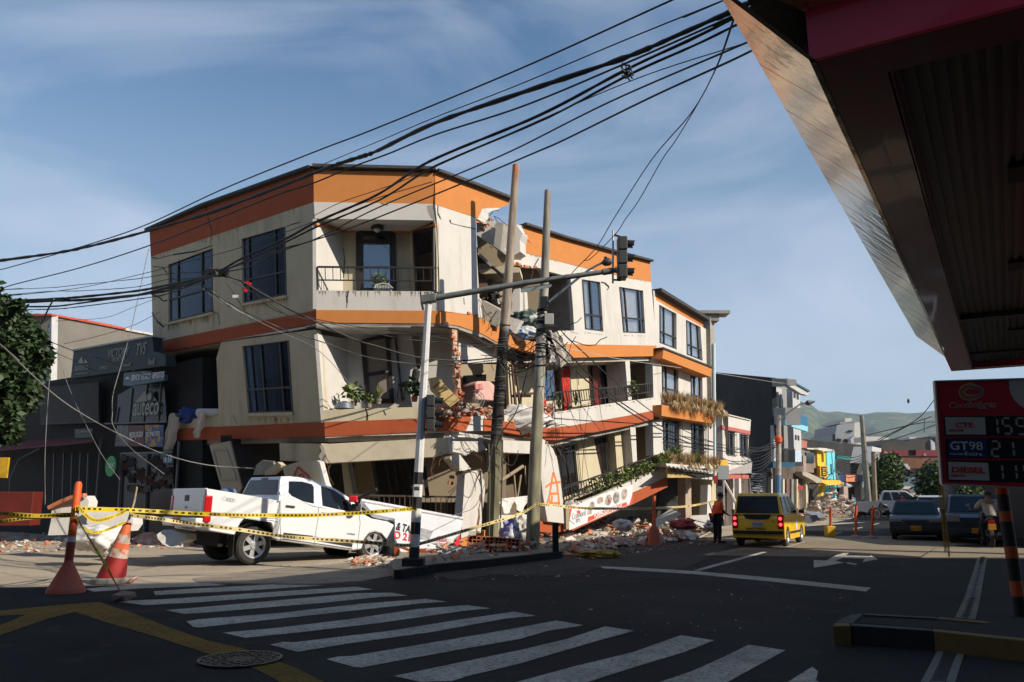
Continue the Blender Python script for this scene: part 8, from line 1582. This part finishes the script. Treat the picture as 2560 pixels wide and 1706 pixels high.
# ---------------------------------------------------------------- rubble
RM=[CONCW,CONC,BRICK, BRICKW,WHITEP,mat('dusty_tan_rubble',(.34,.26,.19),.95, .2,4)]
def inpoly(x,y,P):
 c=False;j=len(P)-1
 for i in range(len(P)):
  if(P[i][1]>y)!=(P[j][1]>y)and x<(P[j][0]-P[i][0])*(y-P[i][1])/(P[j][1]-P[i][1])+P[i][0]:c=not c
  j=i
 return c
def scatter(poly,n_,sz,hfun, seed,label,grp,nbig, z0=0,mats=None,flat=.5):
 rg=random.Random(seed);xs=[p[0]for p in poly];ys_=[p[1]for p in poly];b=MB();k_=0;made=0
 while made<n_:
  x,y=rg.uniform(min(xs),max(xs)),rg.uniform(min(ys_),max(ys_))
  if not inpoly(x,y,poly):continue
  p=G((x,y),z0);h=hfun(x,y);s_=sz*rg.choice((.25, .35,.5,.7,1.0))*rg.uniform(.7,1.3)if made>=nbig else sz*rg.uniform(1.1,2.6)
  c=p+Vector((0,0,h*rg.uniform(.1,1)+s_*.12));d=(s_*rg.uniform(.7,1.5),s_*rg.uniform(.5,1.1),s_*flat*rg.uniform(.4,1.1));mi=rg.choice(mats or(0,0,1,2,3,4, 5))
  if made<nbig:
   q=MB();q.chunk(Vector((0, 0,0)), d,rg,0,12);o=q.build('rubble_chunk',RM[mi],loc=c);tag(o,label, 'rubble',grp)
  else:b.chunk(c,d,rg,mi,8)
  made+=1
 tag(b.build('rubble',RM),kind='stuff',label=label,cat='rubble')
scatter([(1395,1372), (1420, 1335), (1500, 1312), (1650, 1292), (1790, 1278), (1800, 1340), (1700, 1356), (1560, 1366), (1450, 1382)],1900,.38,lambda x,y:1.25*max(0,1-(y-1282)/78),1, 'broken concrete and brick lying below the sunken balcony','rubble below the sunken balcony',60,mats=(0, 0,4,1, 5,5,2, 3))
scatter([(1230,1372), (1400, 1335), (1450, 1340), (1560, 1368), (1450, 1392), (1300, 1392)],420,.26,lambda x,y:.35*max(0,1-(y-1330)/55),2,'brick rubble heaped at the foot of the concrete pole','rubble at the concrete pole',30,mats=(2,3,1, 5,2,0))
scatter([(1060,1392), (1110, 1370), (1250, 1348), (1390, 1340), (1400, 1378), (1200, 1398), (1090, 1408)],300,.2,lambda x,y:.2,3,'broken bricks on the pavement between mast and poles','bricks on the pavement',22,z0=.15,mats=(2,3,2, 1,0))
scatter([(-20, 1342), (180,1332),(430,1335),(500, 1352), (470,1372),(300,1372),(200, 1378), (-20,1385)],520,.18, lambda x,y:.03,4,'pieces of brick and plaster strewn over the pavement left of the pickup','pieces left of the pickup',22,mats=(2,2, 0,4,5))
scatter([(870, 1402), (960,1392),(1050,1400),(1060,1416),(960,1420),(880,1416)],420, .15,lambda x, y:.05, 5,'plaster crumbs around the front wheel of the pickup','crumbs at the front wheel',10,mats=(0,4, 5,2))
scatter([(2010,1298), (2040, 1275), (2075, 1268), (2140, 1272), (2190, 1285), (2185, 1292), (2110, 1300), (2040, 1312)],700,.55,lambda x,y:2.0*max(0,1-abs(x-2085)/95),6,'rubble and timber heaped before the yellow and cyan houses','far rubble heap',50,mats=(5, 5,0,1, 3))
scatter([(1560,1366), (1700, 1356), (1800, 1342), (1850, 1352), (1700, 1372), (1480, 1400), (1400, 1400)],240,.10,lambda x,y:.01,7,'small crumbs spread on the road edge','crumbs on the road',6,mats=(0,5, 2,1))
scatter([(600, 1405), (900,1396),(960,1410),(880, 1425), (700,1422)],60,.06,lambda x,y:0,8, 'tiny crumbs on the ramp beside the pickup','crumbs on the ramp',3)
scatter([(1040,1425), (1300, 1410), (1480, 1402), (1560, 1440), (1300, 1450), (1100, 1452)],120,.07,lambda x,y:0,9,'tiny dark crumbs in the gutter below the kerb','crumbs in the gutter',4,mats=(1, 2,1,5))
scatter([(1310,1290), (1420, 1270), (1480, 1280), (1400, 1325), (1320, 1330)],160,.3,lambda x,y:.5,10,'rubble spilling out under the leaning graffiti pillar','rubble under the graffiti pillar',12)
scatter([(1420,1345), (1480, 1300), (1620, 1285), (1780, 1275), (1790, 1330), (1680, 1345), (1520, 1358)],26,.42,lambda x,y:.5*max(0, 1-(y-1285)/70),21,'big tilted slab of broken wall in the rubble below the sunken balcony', 'big slabs below the sunken balcony',26,mats=(0, 4,0,1, 5),flat=.22)
scatter([(1230,1400), (1500, 1400), (2300, 1400), (2350, 1500), (2000, 1560), (1600, 1600), (1100, 1500)],260,.035,lambda x,y:0,22,'tiny pale grit specks on the dark road','grit on the road',0,mats=(0,1, 5))
rg=random.Random(77)
def plank(lbl, k,a,c, Ya,Yc, w_,m,cat='plank',nm='timber_plank'):
 b=MB();b.bar(V(k(*a),Ya),V(k(*c),Yc),w_,.05,(0,-.5,1));tag(b.build(nm,m),lbl,cat)
TIM=MATS['weathered_timber']
for i in range(26):
 x,y=rg.uniform(1400, 1780), rg.uniform(1305,1345);p=G((x,y));a=rg.uniform(0, 3.1);d=Vector((math.cos(a), math.sin(a),rg.uniform(-.15,.25)))*rg.uniform(.4,1.1)
 b=MB();c=Vector((0,0,0));b.bar(c-d,c+d,rg.uniform(.05,.14),.05,(0,0,1));tag(b.build('timber_plank',rg.choice((TIM,CONCW,CONC)),loc=p+Vector((0,0,.35))),'splintered timber sticking out of the rubble below the sunken balcony','plank','timber below the sunken balcony')
for i in range(22):
 x=rg.uniform(2020,2190);p=V((x,rg.uniform(1252,1285)),rg.uniform(54,60));a=rg.uniform(0,3.1);d=Vector((math.cos(a),math.sin(a)*.5,rg.uniform(-.3,.5)))*rg.uniform(.8,2.2)
 b=MB();b.bar(-d,d,rg.uniform(.12,.3),.1,(0,0,1));tag(b.build('timber_plank', rg.choice((TIM,CONCW,RM[5])),loc=Vector((p.x,p.y,max(.4,p.z)))),'beam or board sticking out of the far rubble heap','plank','timber in the far rubble heap')
def slabg(lbl, k,l,Yd,ext,m, nm='concrete_slab',cat='slab',lean=0):
 b=MB();ys_=[k(*p)[1]for p in l];y0,y1=min(ys_),max(ys_);b.prism([V(k(*p),Yd+lean*(y1-k(*p)[1])/(y1-y0+1e-6))for p in l],ext);return tag(b.build(nm,m,bevel=0),lbl,cat)
o=slabg('large white wall slab with a brick edge standing behind the orange bollard',B3,[(335,432),(400,405),(470,375), (555,362),(575,400), (560,470),(565,560), (545,612),(310,618), (330,520)],20.5,(.1, .25,0),WHITEP,lean=.4)
b=MB();P=[V(B3(*p),20.72)for p in[(322,440),(400, 400),(470,372),(550, 358)]]
for i in range(3):b.bar(P[i],P[i+1],.09,.2,(0,-1, 0))
b.build('brick_edge', BRICK, o)
slabg('bluish white wall slab lying behind the worn traffic cone',B3,[(565,440),(640,445),(860,490),(862, 545),(830,590),(760, 600),(700,580),(620, 560),(585,600),(560, 560)], 20.0,(.1,.3,0),WHITEP,lean=.5)
slabg('pale plaster slab lying beside the rear bumper of the pickup',B3,[(1015,612), (1055, 582),(1130,590),(1200,612), (1202, 650),(1160,670),(1140,698), (1080, 690),(1050,672),(1020,640)],17.6,(.1,.35, 0),CONCW,lean=.5)
slabg('small brick chip slab behind the rear bumper of the pickup',B3, [(850, 640),(920,600),(1010,640),(1040,680),(900,675)], 18.6,(.1,.3,0),BRICKW,lean=.5)
slabg('long grey concrete slab lying on the pavement right of the mast',B6,[(1680,1110),(1740,1070),(2050,1075), (2065, 1105), (1900, 1130), (1850, 1155), (1690, 1160)],19.4,(.1,.5,0),mat('grey_slab',(.30,.30,.28),.95,.15,4, .01,30),lean=.8)
slabg('flat framed panel lying aslant on the rubble below the shop pillars',C3,[(1760,870), (1780, 800),(1920,710),(2005,750), (1860, 810),(1790,875)],27.5,(0,.2,.05),MATS['grey_slab'],'framed_panel','panel',lean=2)
slabg('thick pale roof slab lying by the foot of the shop pillars',C3, [(2090,760),(2300,750),(2330,860), (2200, 870),(2080,800)],30, (.1,.5,0),CONCW,lean=1)
slabg('grey metal sheet lying on the ground in front of the far rubble heap', H2,[(830,1290),(1060,1310), (1200, 1350), (1200, 1400), (1080, 1400), (900,1330)],40,(.1,.4,0),mat('grey_metal_sheet', (.22,.22,.25),.6,.1),'metal_sheet','metal sheet',lean=2)
slabg('crumpled grey sheet and dark debris beside the taxi bonnet',H2, [(870, 1370), (1060, 1360), (1100, 1440), (940,1500),(850,1440)],33,(.1,.4,0),mat('dark_debris',(.08,.075,.07), .9,.4, 4),'metal_sheet','metal sheet',lean=1.5)
def crumple(name,lbl, cat,c, d,m,seed,n_=60,grp=None):
 rg=random.Random(seed);bm=bmesh.new();bmesh.ops.create_icosphere(bm,subdivisions=4, radius=1)
 for v in bm.verts:
  nz=mnoise.noise(v.co*1.9+Vector((seed,0, 0)))*.45+mnoise.noise(v.co*4.5+Vector((0, seed,0)))*.2-abs(mnoise.noise(v.co*3.1+Vector((seed,seed,0))))*.5+.1;q=v.co*(1+nz);v.co=Vector((q.x*d[0]/2,q.y*d[1]/2, q.z*d[2]/2))
 me=bpy.data.meshes.new(name);bm.to_mesh(me);bm.free();me.materials.append(m);me.polygons.foreach_set('use_smooth',[True]*len(me.polygons));o=bpy.data.objects.new(name, me);col.objects.link(o);o.location=c;return tag(o,lbl,cat,grp)
crumple('white_sheet','crumpled white sheet heaped on the ground left of the worn traffic cone','sheet',V(B3(628,640),18.2),(1.25,.8, .55),CLOTH,2)
crumple('yellow_bag', 'flattened yellow bag lying in front of the rubble at the concrete pole','bag',G(C3(1235,1110),.08),(1.1,.7,.2),mat('dull_yellow_bag',(.38, .24,.04),.8,.2),3)
crumple('purple_bag', 'purple and white plastic bag on the rubble between the two poles','bag',V(E5(1225, 1255), 21.5), (.45,.35,.8), mat('purple_white_bag',(.2, .17,.4),.5,.1,3,dirt=(.6,.6,.62),dscale=4,damt=1,dlo=.48,dhi=.52),4)
crumple('plaster_lump','white plaster lump leaning on the orange wall foot beside the purple bag', 'plaster',V(E5(1370, 1180), 22.2), (.5,.3,.75),WHITEP,5)
crumple('red_bag','red cloth lying in the rubble below the shop pillars','cloth',V(C3(2015, 835),26),(.8, .4,.3),mat('faded_red_cloth',(.45, .1,.09),.9,.2),6)
crumple('white_bag','white plastic bag in the rubble under the sunken balcony','bag',V(C3(1470,845),25.5),(.5,.35,.35), CLOTH, 7);crumple('white_bag','white plastic bag lying behind the orange shirted man','bag',V(C3(2285,850),28), (.5,.35,.35), CLOTH, 8)
for p_, s_,lb, m_ in(((350,78),.38, 'left one of two broken bricks lying on the road by the kerb', BRICK),((500, 76),.4,'right one of two broken bricks lying on the road by the kerb',BRICK),((490, 218),.35,'thin brick shard lying alone on the dark road',BRICKW),((368,302), .28,'small green grey stone lying alone on the dark road',CONC),((1940,618), .2,'crumpled white paper on the road near the kerb island',CLOTH),((590,45), .5,'red brown brick lump beside the yellow bag', BRICK)):
 b=MB();c=G(E2(*p_),.03);b.chunk(Vector((0,0,0)), (s_,s_*.6,.09 if s_<.45 else.3),random.Random(int(p_[0])),0,12);tag(b.build('brick_piece' if m_ in(BRICK,BRICKW)else 'litter_piece', m_,loc=c),lb, 'debris')
b=MB();c=V(E5(1010,1375),20.3);Rb=Matrix.Rotation(.15,3, 'Z')@Matrix.Rotation(.08,3, 'Y')
hb_=thing('hollow_brick_wall_piece','toppled piece of hollow red brick wall on the pavement by the black pole','bricks',c)
for i in range(4):
 for j in range(2):
  b=MB();ctr=c+Rb@Vector(((i-1.5)*.32,0,(j-.5)*.2));
  for dz in(-.085,0,.085):b.box(ctr+Rb@Vector((0, 0,dz)),(.3,.2,.018), Rb)
  for dx in(-.14,-.05,.05,.14):b.box(ctr+Rb@Vector((dx,0,0)),(.018,.2, .18),Rb)
  b.box(ctr+Rb@Vector((0,.06,0)),(.28,.05, .17),Rb,1);b.build('hollow_brick', [BRICK,DARK], hb_)
# ---------------------------------------------------------------- things on the torn balconies
def at_(k,x,y, off,pl=PC):return pl.off(off).hit(k(x,y))
rg=random.Random(12)
for(x,y,s_,lb, kind_)in((620,755,.5,'broad leafed green potted plant at the left of the middle balcony','b'),(825,740,.4,'spiky potted plant in front of the hanging door on the middle balcony','s'),(745, 770,.3,'small green plant on the middle balcony parapet','b'), (1130, 720,.55,'dark potted plant behind the traffic light mast on the middle balcony','d')):
 c=at_(B5,x,y+35,.45);t=thing('potted_plant',lb,'plant', c);b=MB();b.lathe([(.07,0), (.10,.14)],c, n=12);b.build('pot', TAN if kind_!='d' else SALM,t)
 b=MB()
 if kind_=='s':tuft(b,c+Vector((0,0,.15)), 50,s_*1.2,s_*.7,rg,0,.012)
 else:leafball(b,c+Vector((0,0,.15+s_*.5)),(s_*.6,s_*.5, s_*.5),90,rg, s_*.4, (0,1)if kind_=='b' else(2,))
 b.build('foliage',[LEAF3,LEAF,LEAF2],t)
ch_=thing('office_chair','black office chair standing behind the parapet of the middle balcony','chair',at_(B5,1080,760,.9));c=at_(B5,1070,612,.9)
b=MB();b.box(c,(.5,.42,.07), Matrix.Rotation(-.1, 3,'Y'));b.build('seat',BPLA,ch_,bevel=.02);b=MB();b.box(at_(B5,1138,550,.9), (.2,.4,.5),Matrix.Rotation(.15,3,'Y'));b.build('backrest',BPLA,ch_,bevel=.08)
for a_, e_ in(((1000, 620),(985,730)),((1055,625),(1045, 740)), ((1010,620),(1030,735)),((1110,625),(1120,740))):b=MB();b.tube([at_(B5,*a_,.9),at_(B5,*e_, .85)], .018,6);b.build('leg',BPLA, ch_)
def bx(nm,lb,cat,k,x0,y0,x1, y1,off,dep,m, rot=0, pl=PC, bev=.02):
 a,c=pl.off(off).hit(k(x0,y0)),pl.off(off).hit(k(x1,y1));b=MB();ctr=(a+c)/2-pl.n*dep/2;b.box(Vector((0,0, 0)),((Vector((c.x-a.x,c.y-a.y,0))).length,dep,abs(c.z-a.z)),Matrix.Rotation(math.atan2(pl.n.x,-pl.n.y),3,'Z')@Matrix.Rotation(rot,3, 'Y'));return tag(b.build(nm,m,loc=ctr,bevel=bev),lb,cat)
bx('white_box','white box with a lid on the middle balcony left of the mast', 'box', B5,885,742,1045,800, .3,.5, WHITEP)
bx('black_box','small black box beside the white box on the middle balcony','box',B5,825,742,885,800,.35, .4,BPLA)
bx('cardboard_box','narrow tan box at the left end of the middle balcony','box',B5,408,750, 440,812,.3,.3,TAN)
b=MB();b.lathe([(.3,0),(.22, .16),(.05,.22)],at_(B5,540, 815,.25),n=20);tag(b.build('metal_bowl',mat('dull_steel',(.2,.22,.25),.4,.1, metal=.6),smooth=40),'overturned dull metal bowl on the middle balcony','bowl')
YC=mat('yellow_cabinet',(.55,.40,.17),.6,.1,2);yc=thing('toppled_cabinet','pale yellow toppled cabinet with drawers tilted against the broken brick wall', 'cabinet',at_(B5,1380,700,.3))
b=MB();P=[at_(B5,*p,.15)for p in[(1250,560),(1322,545),(1512,740),(1430,800), (1262, 640)]];b.prism(P,-PC.n*.55);b.build('body',YC,yc)
for(a_, e_)in(((1285, 640),(1350,590)),((1330,690),(1405,640)), ((1385,745),(1460,690))):b=MB();b.bar(at_(B5,*a_,.14),at_(B5,*e_,.14),.03,.02,PC.n);b.build('drawer_gap',CURTB, yc)
bx('storage_box','pale yellow box lying under the toppled cabinet','box',B5,1350,735,1430,800,.1,.4,YC,.3)
PR_=PR
am_=thing('armchair', 'pink and white upholstered armchair in the torn room', 'armchair',PR.off(1.0).hit(B5(1725,760)));PNK=mat('pink_upholstery',(.55,.33,.30),.9,.1,3, dirt=(.6,.55, .5),dscale=1.5,damt=.7)
b=MB();b.prism([PR.off(1.0).hit(B5(*p))for p in[(1640,600),(1670,580), (1770, 580),(1812,615),(1805,750), (1650, 740),(1632,650)]],-PR.n*.7);b.build('backrest',PNK,am_, bevel=.08);b=MB();b.prism([PR.off(.8).hit(B5(*p))for p in[(1640,610), (1700, 600),(1715,650),(1645,655)]],-PR.n*.2);b.build('cushion',mat('rose_fabric',(.5,.2,.18),.9),am_,bevel=.03)
bx('white_appliance', 'white kitchen appliance standing at the torn edge beside the brick wall','appliance',B5,1532,655,1645,790,.4,.5,WHITEP,.03,PR);bx('white_drawer_box','tilted white box in front of the pink armchair','box',B5,1650,668,1752,745,.3,.4,WHITEP,.12,PR)
b=MB();c=PR.off(.2).hit(B5(1640,740));
for r_ in(.28, .2,.1):b.tube([c+Vector((math.cos(a)*r_,0,math.sin(a)*r_))for a in[i*.524 for i in range(13)]],.012,5,caps=False)
for i in range(8):a=i*.785;b.tube([c,c+Vector((math.cos(a)*.28, 0,math.sin(a)*.28))],.006,4)
tag(b.build('fan_grille',CONC),'round fan grille lying on the rubble of the torn room','fan')
bx('black_television','flat black television lying at the edge of the torn room','television',B5,1650,770,1800,800,.05, .3,BPLA,-.05, PR)
def pile(k,x0, x1,y0, y1,off,n_,sz, lb,seed,pl=PR,mats=(2,2,0,4,3)):
 rg=random.Random(seed);b=MB()
 for i in range(n_):b.chunk(pl.off(off+rg.uniform(0,.6)).hit(k(rg.uniform(x0, x1),rg.uniform(y0,y1))),(sz*rg.uniform(.5,1.4),sz*rg.uniform(.5,1),sz*rg.uniform(.4,.9)),rg,rg.choice(mats),8)
 tag(b.build('rubble',RM),lb,'rubble',kind='stuff')
pile(B5,1330,1840,810,880,.05,130,.18,'brick and plaster rubble along the torn middle floor edge', 1);pile(F1,415,530,1010,1290,.0,90,.16,'brick rubble in the gap at the end of the middle balcony',2);pile(B5,1890,2110,850,930,.0,50,.25,'crumpled plaster at the torn edge between the poles',3,mats=(0,4,5));pile(F3,640,900, 1010,1090,-.02,60,.16,'plaster crumbs on the sunken balcony edge',4,mats=(0, 5,4))
pile(C1,180,420,1380, 1500,-.1,16,.2,'brick crumbs on the edge of the torn third floor',5);pile(E3,770,900,450,560,.1,30,.16,'broken bricks along the torn roof edge',6)
crumple('white_cloth','white cloth draped over the torn parapet right of the black pole','cloth',PR.off(-.1).hit(B5(2030,900)),(1.7,.35,.75),CLOTH, 12)
crumple('clothes_bundle','blue and white bundle of clothes on the broken third floor edge', 'clothes',PR.off(-.2).hit(F1(140,70)),(1.1,.5,.42),mat('blue_white_clothes', (.1,.3,.6),.9,.1,3,dirt=(.6,.6,.6),dscale=4,damt=1,dlo=.45,dhi=.5),13)
crumple('clothes_bundle','dark green and grey bundle of bags on the broken third floor edge','clothes',PR.off(.1).hit(C1(610,1400)),(1.2,.5, .7),mat('green_grey_bags',(.05,.09,.07),.8,.2,3, dirt=(.5,.5,.5),dscale=3,damt=1,dlo=.5,dhi=.55), 14)
def hangcloth(lb,k,q, pl,off,m,folds=6,amp=.06,cat='cloth',nm='hanging_cloth'):
 P=[pl.off(off).hit(k(*p))for p in q];nn,rw_=24,14;A=[]
 for j in range(rw_+1):
  for i in range(nn+1):A.append(qpt(P,i/nn,j/rw_)+pl.n*(amp*math.sin(i/nn*folds*math.pi+j*.2)+.02*math.sin(j*1.3))+Vector((0,0,-.03*math.sin(i*.9+j*.3))))
 b=MB();b.add(A,[(j*(nn+1)+i,j*(nn+1)+i+1, (j+1)*(nn+1)+i+1,(j+1)*(nn+1)+i)for j in range(rw_)for i in range(nn)]);return tag(b.build(nm,m,smooth=70),lb,cat)
hangcloth('white quilt hanging down from the left end of the middle floor',B2,[(1440,850),(1510,880),(1425,1215),(1375, 1210)],PL,-.3,mat('white_quilt',(.50,.48, .44),.9,.06,5,.03,8),5,.08, 'quilt','hanging_quilt')
hangcloth('rolled grey mattress piece hanging over the left end of the band', B2,[(1680,850),(1725,850),(1665,1050),(1632,1060)],PL,-.25,CLOTH,3,.08,'mattress','hanging_mattress')
hangcloth('dirty white patterned curtain hanging beside the concrete pole',F1,[(470, 20),(640,120),(800,385),(640,520)],PR,-.3,mat('dirty_curtain', (.5,.46,.41), .9,.1, 4,dirt=(.25,.2,.16), dscale=3,damt=.8),5, .07,'curtain','hanging_curtain')
hangcloth('strip of white curtain hanging left of the patterned curtain',F1,[(455,160),(560,330),(620,520),(500, 420)], PR,-.2,CLOTH, 4,.07, 'curtain','hanging_curtain')
hangcloth('blue patterned fabric hanging at the end of the middle balcony',F1,[(418, 640),(442,640),(440, 930),(418,940)],PR,.2,mat('blue_pattern', (.1,.25,.5),.8,.3,8),2,.04)
hangcloth('red cloth hanging low at the end of the middle balcony',F1, [(405, 920),(440,930),(455, 1170), (400,1180)],PR,.1,CURTR,2,.04)
for(x0, y0,x1, y1,lb, m_)in((1490,650,1700,700,'topmost black plastic drawer unit on the left broken floor',BPLA),(1492,705,1705,765, 'middle brown box in the stack on the left broken floor',CURTB),(1495,770,1710,850, 'lowest black and tan box in the stack on the left broken floor',BPLA)):bx('storage_box',lb,'box',B2,x0, y0,x1, y1,.3, .5,m_, 0,PL)
crumple('blue_bag','deep blue plastic bag on the left end of the middle floor','bag',PL.off(.05).hit(B2(1610,870)),(1.0,.5,.5),mat('deep_blue_plastic',(.01,.04,.22),.35,.1),15)
o=MB();o.box(PL.off(.1).hit(B2(1780,850)), (.9,.5,.25));tag(o.build('white_bundle',CLOTH,bevel=.08),'white bundle lying on the sill at the left end of the middle floor','bundle')
pcq=thing('plastic_chair','white plastic garden chair on the top corner balcony','chair',PC.off(.6).hit(B4(860,1165)))
b=MB();P=[PC.off(.5).hit(B4(*p))for p in[(785,1140),(800,1110), (850,1098),(905,1105),(940, 1140)]];b.tube(P,.02,6);b.build('backrest_rim',WHITEP,pcq);b=MB()
for x in range(800,930,13):b.bar(PC.off(.5).hit(B4(x,1112)),PC.off(.5).hit(B4(x+2,1165)),.02,.015, PC.n)
b.build('backrest',WHITEP,pcq);b=MB();b.box(PC.off(.75).hit(B4(865,1165)),(.5,.45,.04));b.build('seat',WHITEP,pcq)
c=PC.off(.9).hit(B4(825,1100));t=thing('potted_plant','small variegated plant behind the white chair on the top corner balcony','plant',c);b=MB();leafball(b,c+Vector((0,0,.12)),(.2,.15,.28),70,rg, .14,(0,1));b.build('foliage',[LEAF3,LEAF],t)
for i in range(11):
 s=.30+.065*i;p=lerp(PR.off(-.02).hit(F3(615,880)),PR.off(-.02).hit(F3(2065,360)),s)+Vector((0,0,-.15));b=MB();leafball(b,p,(.42,.15, .3),48,rg,.15,(0,0,1));tag(b.build('railing_plant',[LEAF3,LEAF,LEAF2]),'green leafy plant growing through the railing of the sunken balcony','plant','plants along the sunken balcony railing')
for(x,y,lb)in((620,1010,'spiky plant behind the left end of the middle balcony railing'),(835,960, 'thin stemmed plant in the middle of the balcony railing'),(1580,780, 'green plant hanging over the right part of the balcony railing')):
 c=PR.off(.15).hit(F1(x,y+60));b=MB();tuft(b,c,40,.65,.35,rg,0, .015)if x<1000 else leafball(b,PR.off(.1).hit(F1(x,y)), (.25,.2,.3),80,rg,.13,(0,1));tag(b.build('balcony_plant',[LEAF,LEAF3]),lb,'plant')
# ---------------------------------------------------------------- trees
def tree(label,base,trunk_pts,tr,lobes,n_, leaf,mats,seed,trunkm=None):
 t=thing('leafy_tree',label, 'tree',base);b=MB();b.tube(trunk_pts,tr,8);rg=random.Random(seed)
 top=Vector(trunk_pts[-1])
 for(c, r)in lobes[::2]:b.tube([top,lerp(top,Vector(c),.6)+Vector((0,0,.1)),Vector(c)],[tr[-1],tr[-1]*.5, .02],5)
 b.build('trunk',trunkm or TIM,t);b=MB();tot=sum(r[0]*r[2]for c,r in lobes)
 for(c, r)in lobes:leafball(b,c,r,int(n_*r[0]*r[2]/tot), rg,leaf,(0,0, 1,1,2),shell=.15)
 b.build('crown',mats,t)
LV=lambda x,y, Yd:V((x,y),Yd)
lob=[((x-26,y+8),r*.85)for(x,y),r in(((10, 760),.9),((-20,700), .8),((60,800),1.0),((20,860),1.2), ((95,850),.9),((100, 900),1.0),((30,930), 1.3),((110,830),.6), ((60,990),1.1),((10, 1030), 1.2),((90,960),.7),((-40,800),1.3),((-50, 950),1.5),((40,1070),.8),((-30,1090),1.0),((75,755),.35),((130,880),.5))]
YT_=16.0
tree('large dark leafed tree reaching in at the left edge',(LV(-90,1300,YT_).x,YT_,0),[(LV(-90,1300,YT_).x,YT_,0),LV(-80,1150, YT_),LV(-50,1000,YT_)],[.22,.18,.12],[(LV(x,y,YT_+(i%3-1)*.6), (r*.52,r*.5,r*.40))for i,((x,y),r)in enumerate(lob)],9500,.16, [LEAF2,LEAF2, LEAF2],5)
def blob(k,pts_,Yd,s_):return[(V(k(x,y),Yd+(i%2)),(r*s_, r*s_,r*s_*.9))for i, (x,y,r)in enumerate(pts_)]
tree('dense green street tree in front of the dark buildings down the street',G(C4(2210,1380)),[G(C4(2210,1380)),V(C4(2210,1250),75)],[.3,.2],blob(C4,[(2270,1000,1),(2210,1040,1.2),(2260,1080,1.2),(2170, 1080,1),(2200,1150,1.4),(2270,1170,1.1),(2170,1200,1),(2240,1240,1.2),(2190, 1290,1),(2260,1290,.8),(2140,1060, .6)],75,1.1), 5200,.36,[LEAF,LEAF2,LEAF3],6)
tree('dark tree partly hidden behind the left edge of the fuel price sign',G(H1(1010,1500)),[G(H1(1010,1560)),V(H1(1010,1420), 50)],[.25,.2],blob(H1,[(1020,1260, 1.1),(980,1320,1),(1040,1340,1.3), (960,1400,.8),(1030, 1430,1.1),(1100,1440,1)],50,1.25), 2600,.36,[LEAF,LEAF2,LEAF2],7)
tree('bright leafed tree seen below the fuel price sign',G(H1(1500,1560)),[G(H1(1500,1580)),V(H1(1500,1450),60)],[.25,.2],blob(H1,[(1450,1400,.9),(1520,1400,.9), (1380, 1430,1),(1600,1420,1),(1250,1440,1.2),(1700,1420,1.3)], 60,1.5),2000, .4,[LEAF3,LEAF,LEAF2],8)
o=thing('bare_post','thick pale post standing behind the fuel price sign between parked cars','post',(V(H3(1205, 500),30).x,30,0));b=MB();b.tube([Vector((V(H3(1225,500),30).x, 30,0)),V(H3(1185,60),30)],[.3,.25],12);b.build('shaft', mat('pale_trunk_post',(.24, .21,.18),.9,.25,3),o)
hz_=MB();hz_.box((0,1450,200),(6400,3300,402));ho=hz_.build('haze',bpy.data.materials.new('haze_air'));ho['kind']='stuff'
hm_=ho.data.materials[0];hm_.use_nodes=True;nt=hm_.node_tree;nt.nodes.clear();mo_=nt.nodes.new('ShaderNodeOutputMaterial');pv_=nt.nodes.new('ShaderNodeVolumePrincipled');pv_.inputs['Color'].default_value=(.66,.83,1,1);pv_.inputs['Density'].default_value=.00016;nt.links.new(pv_.outputs[0],mo_.inputs['Volume'])
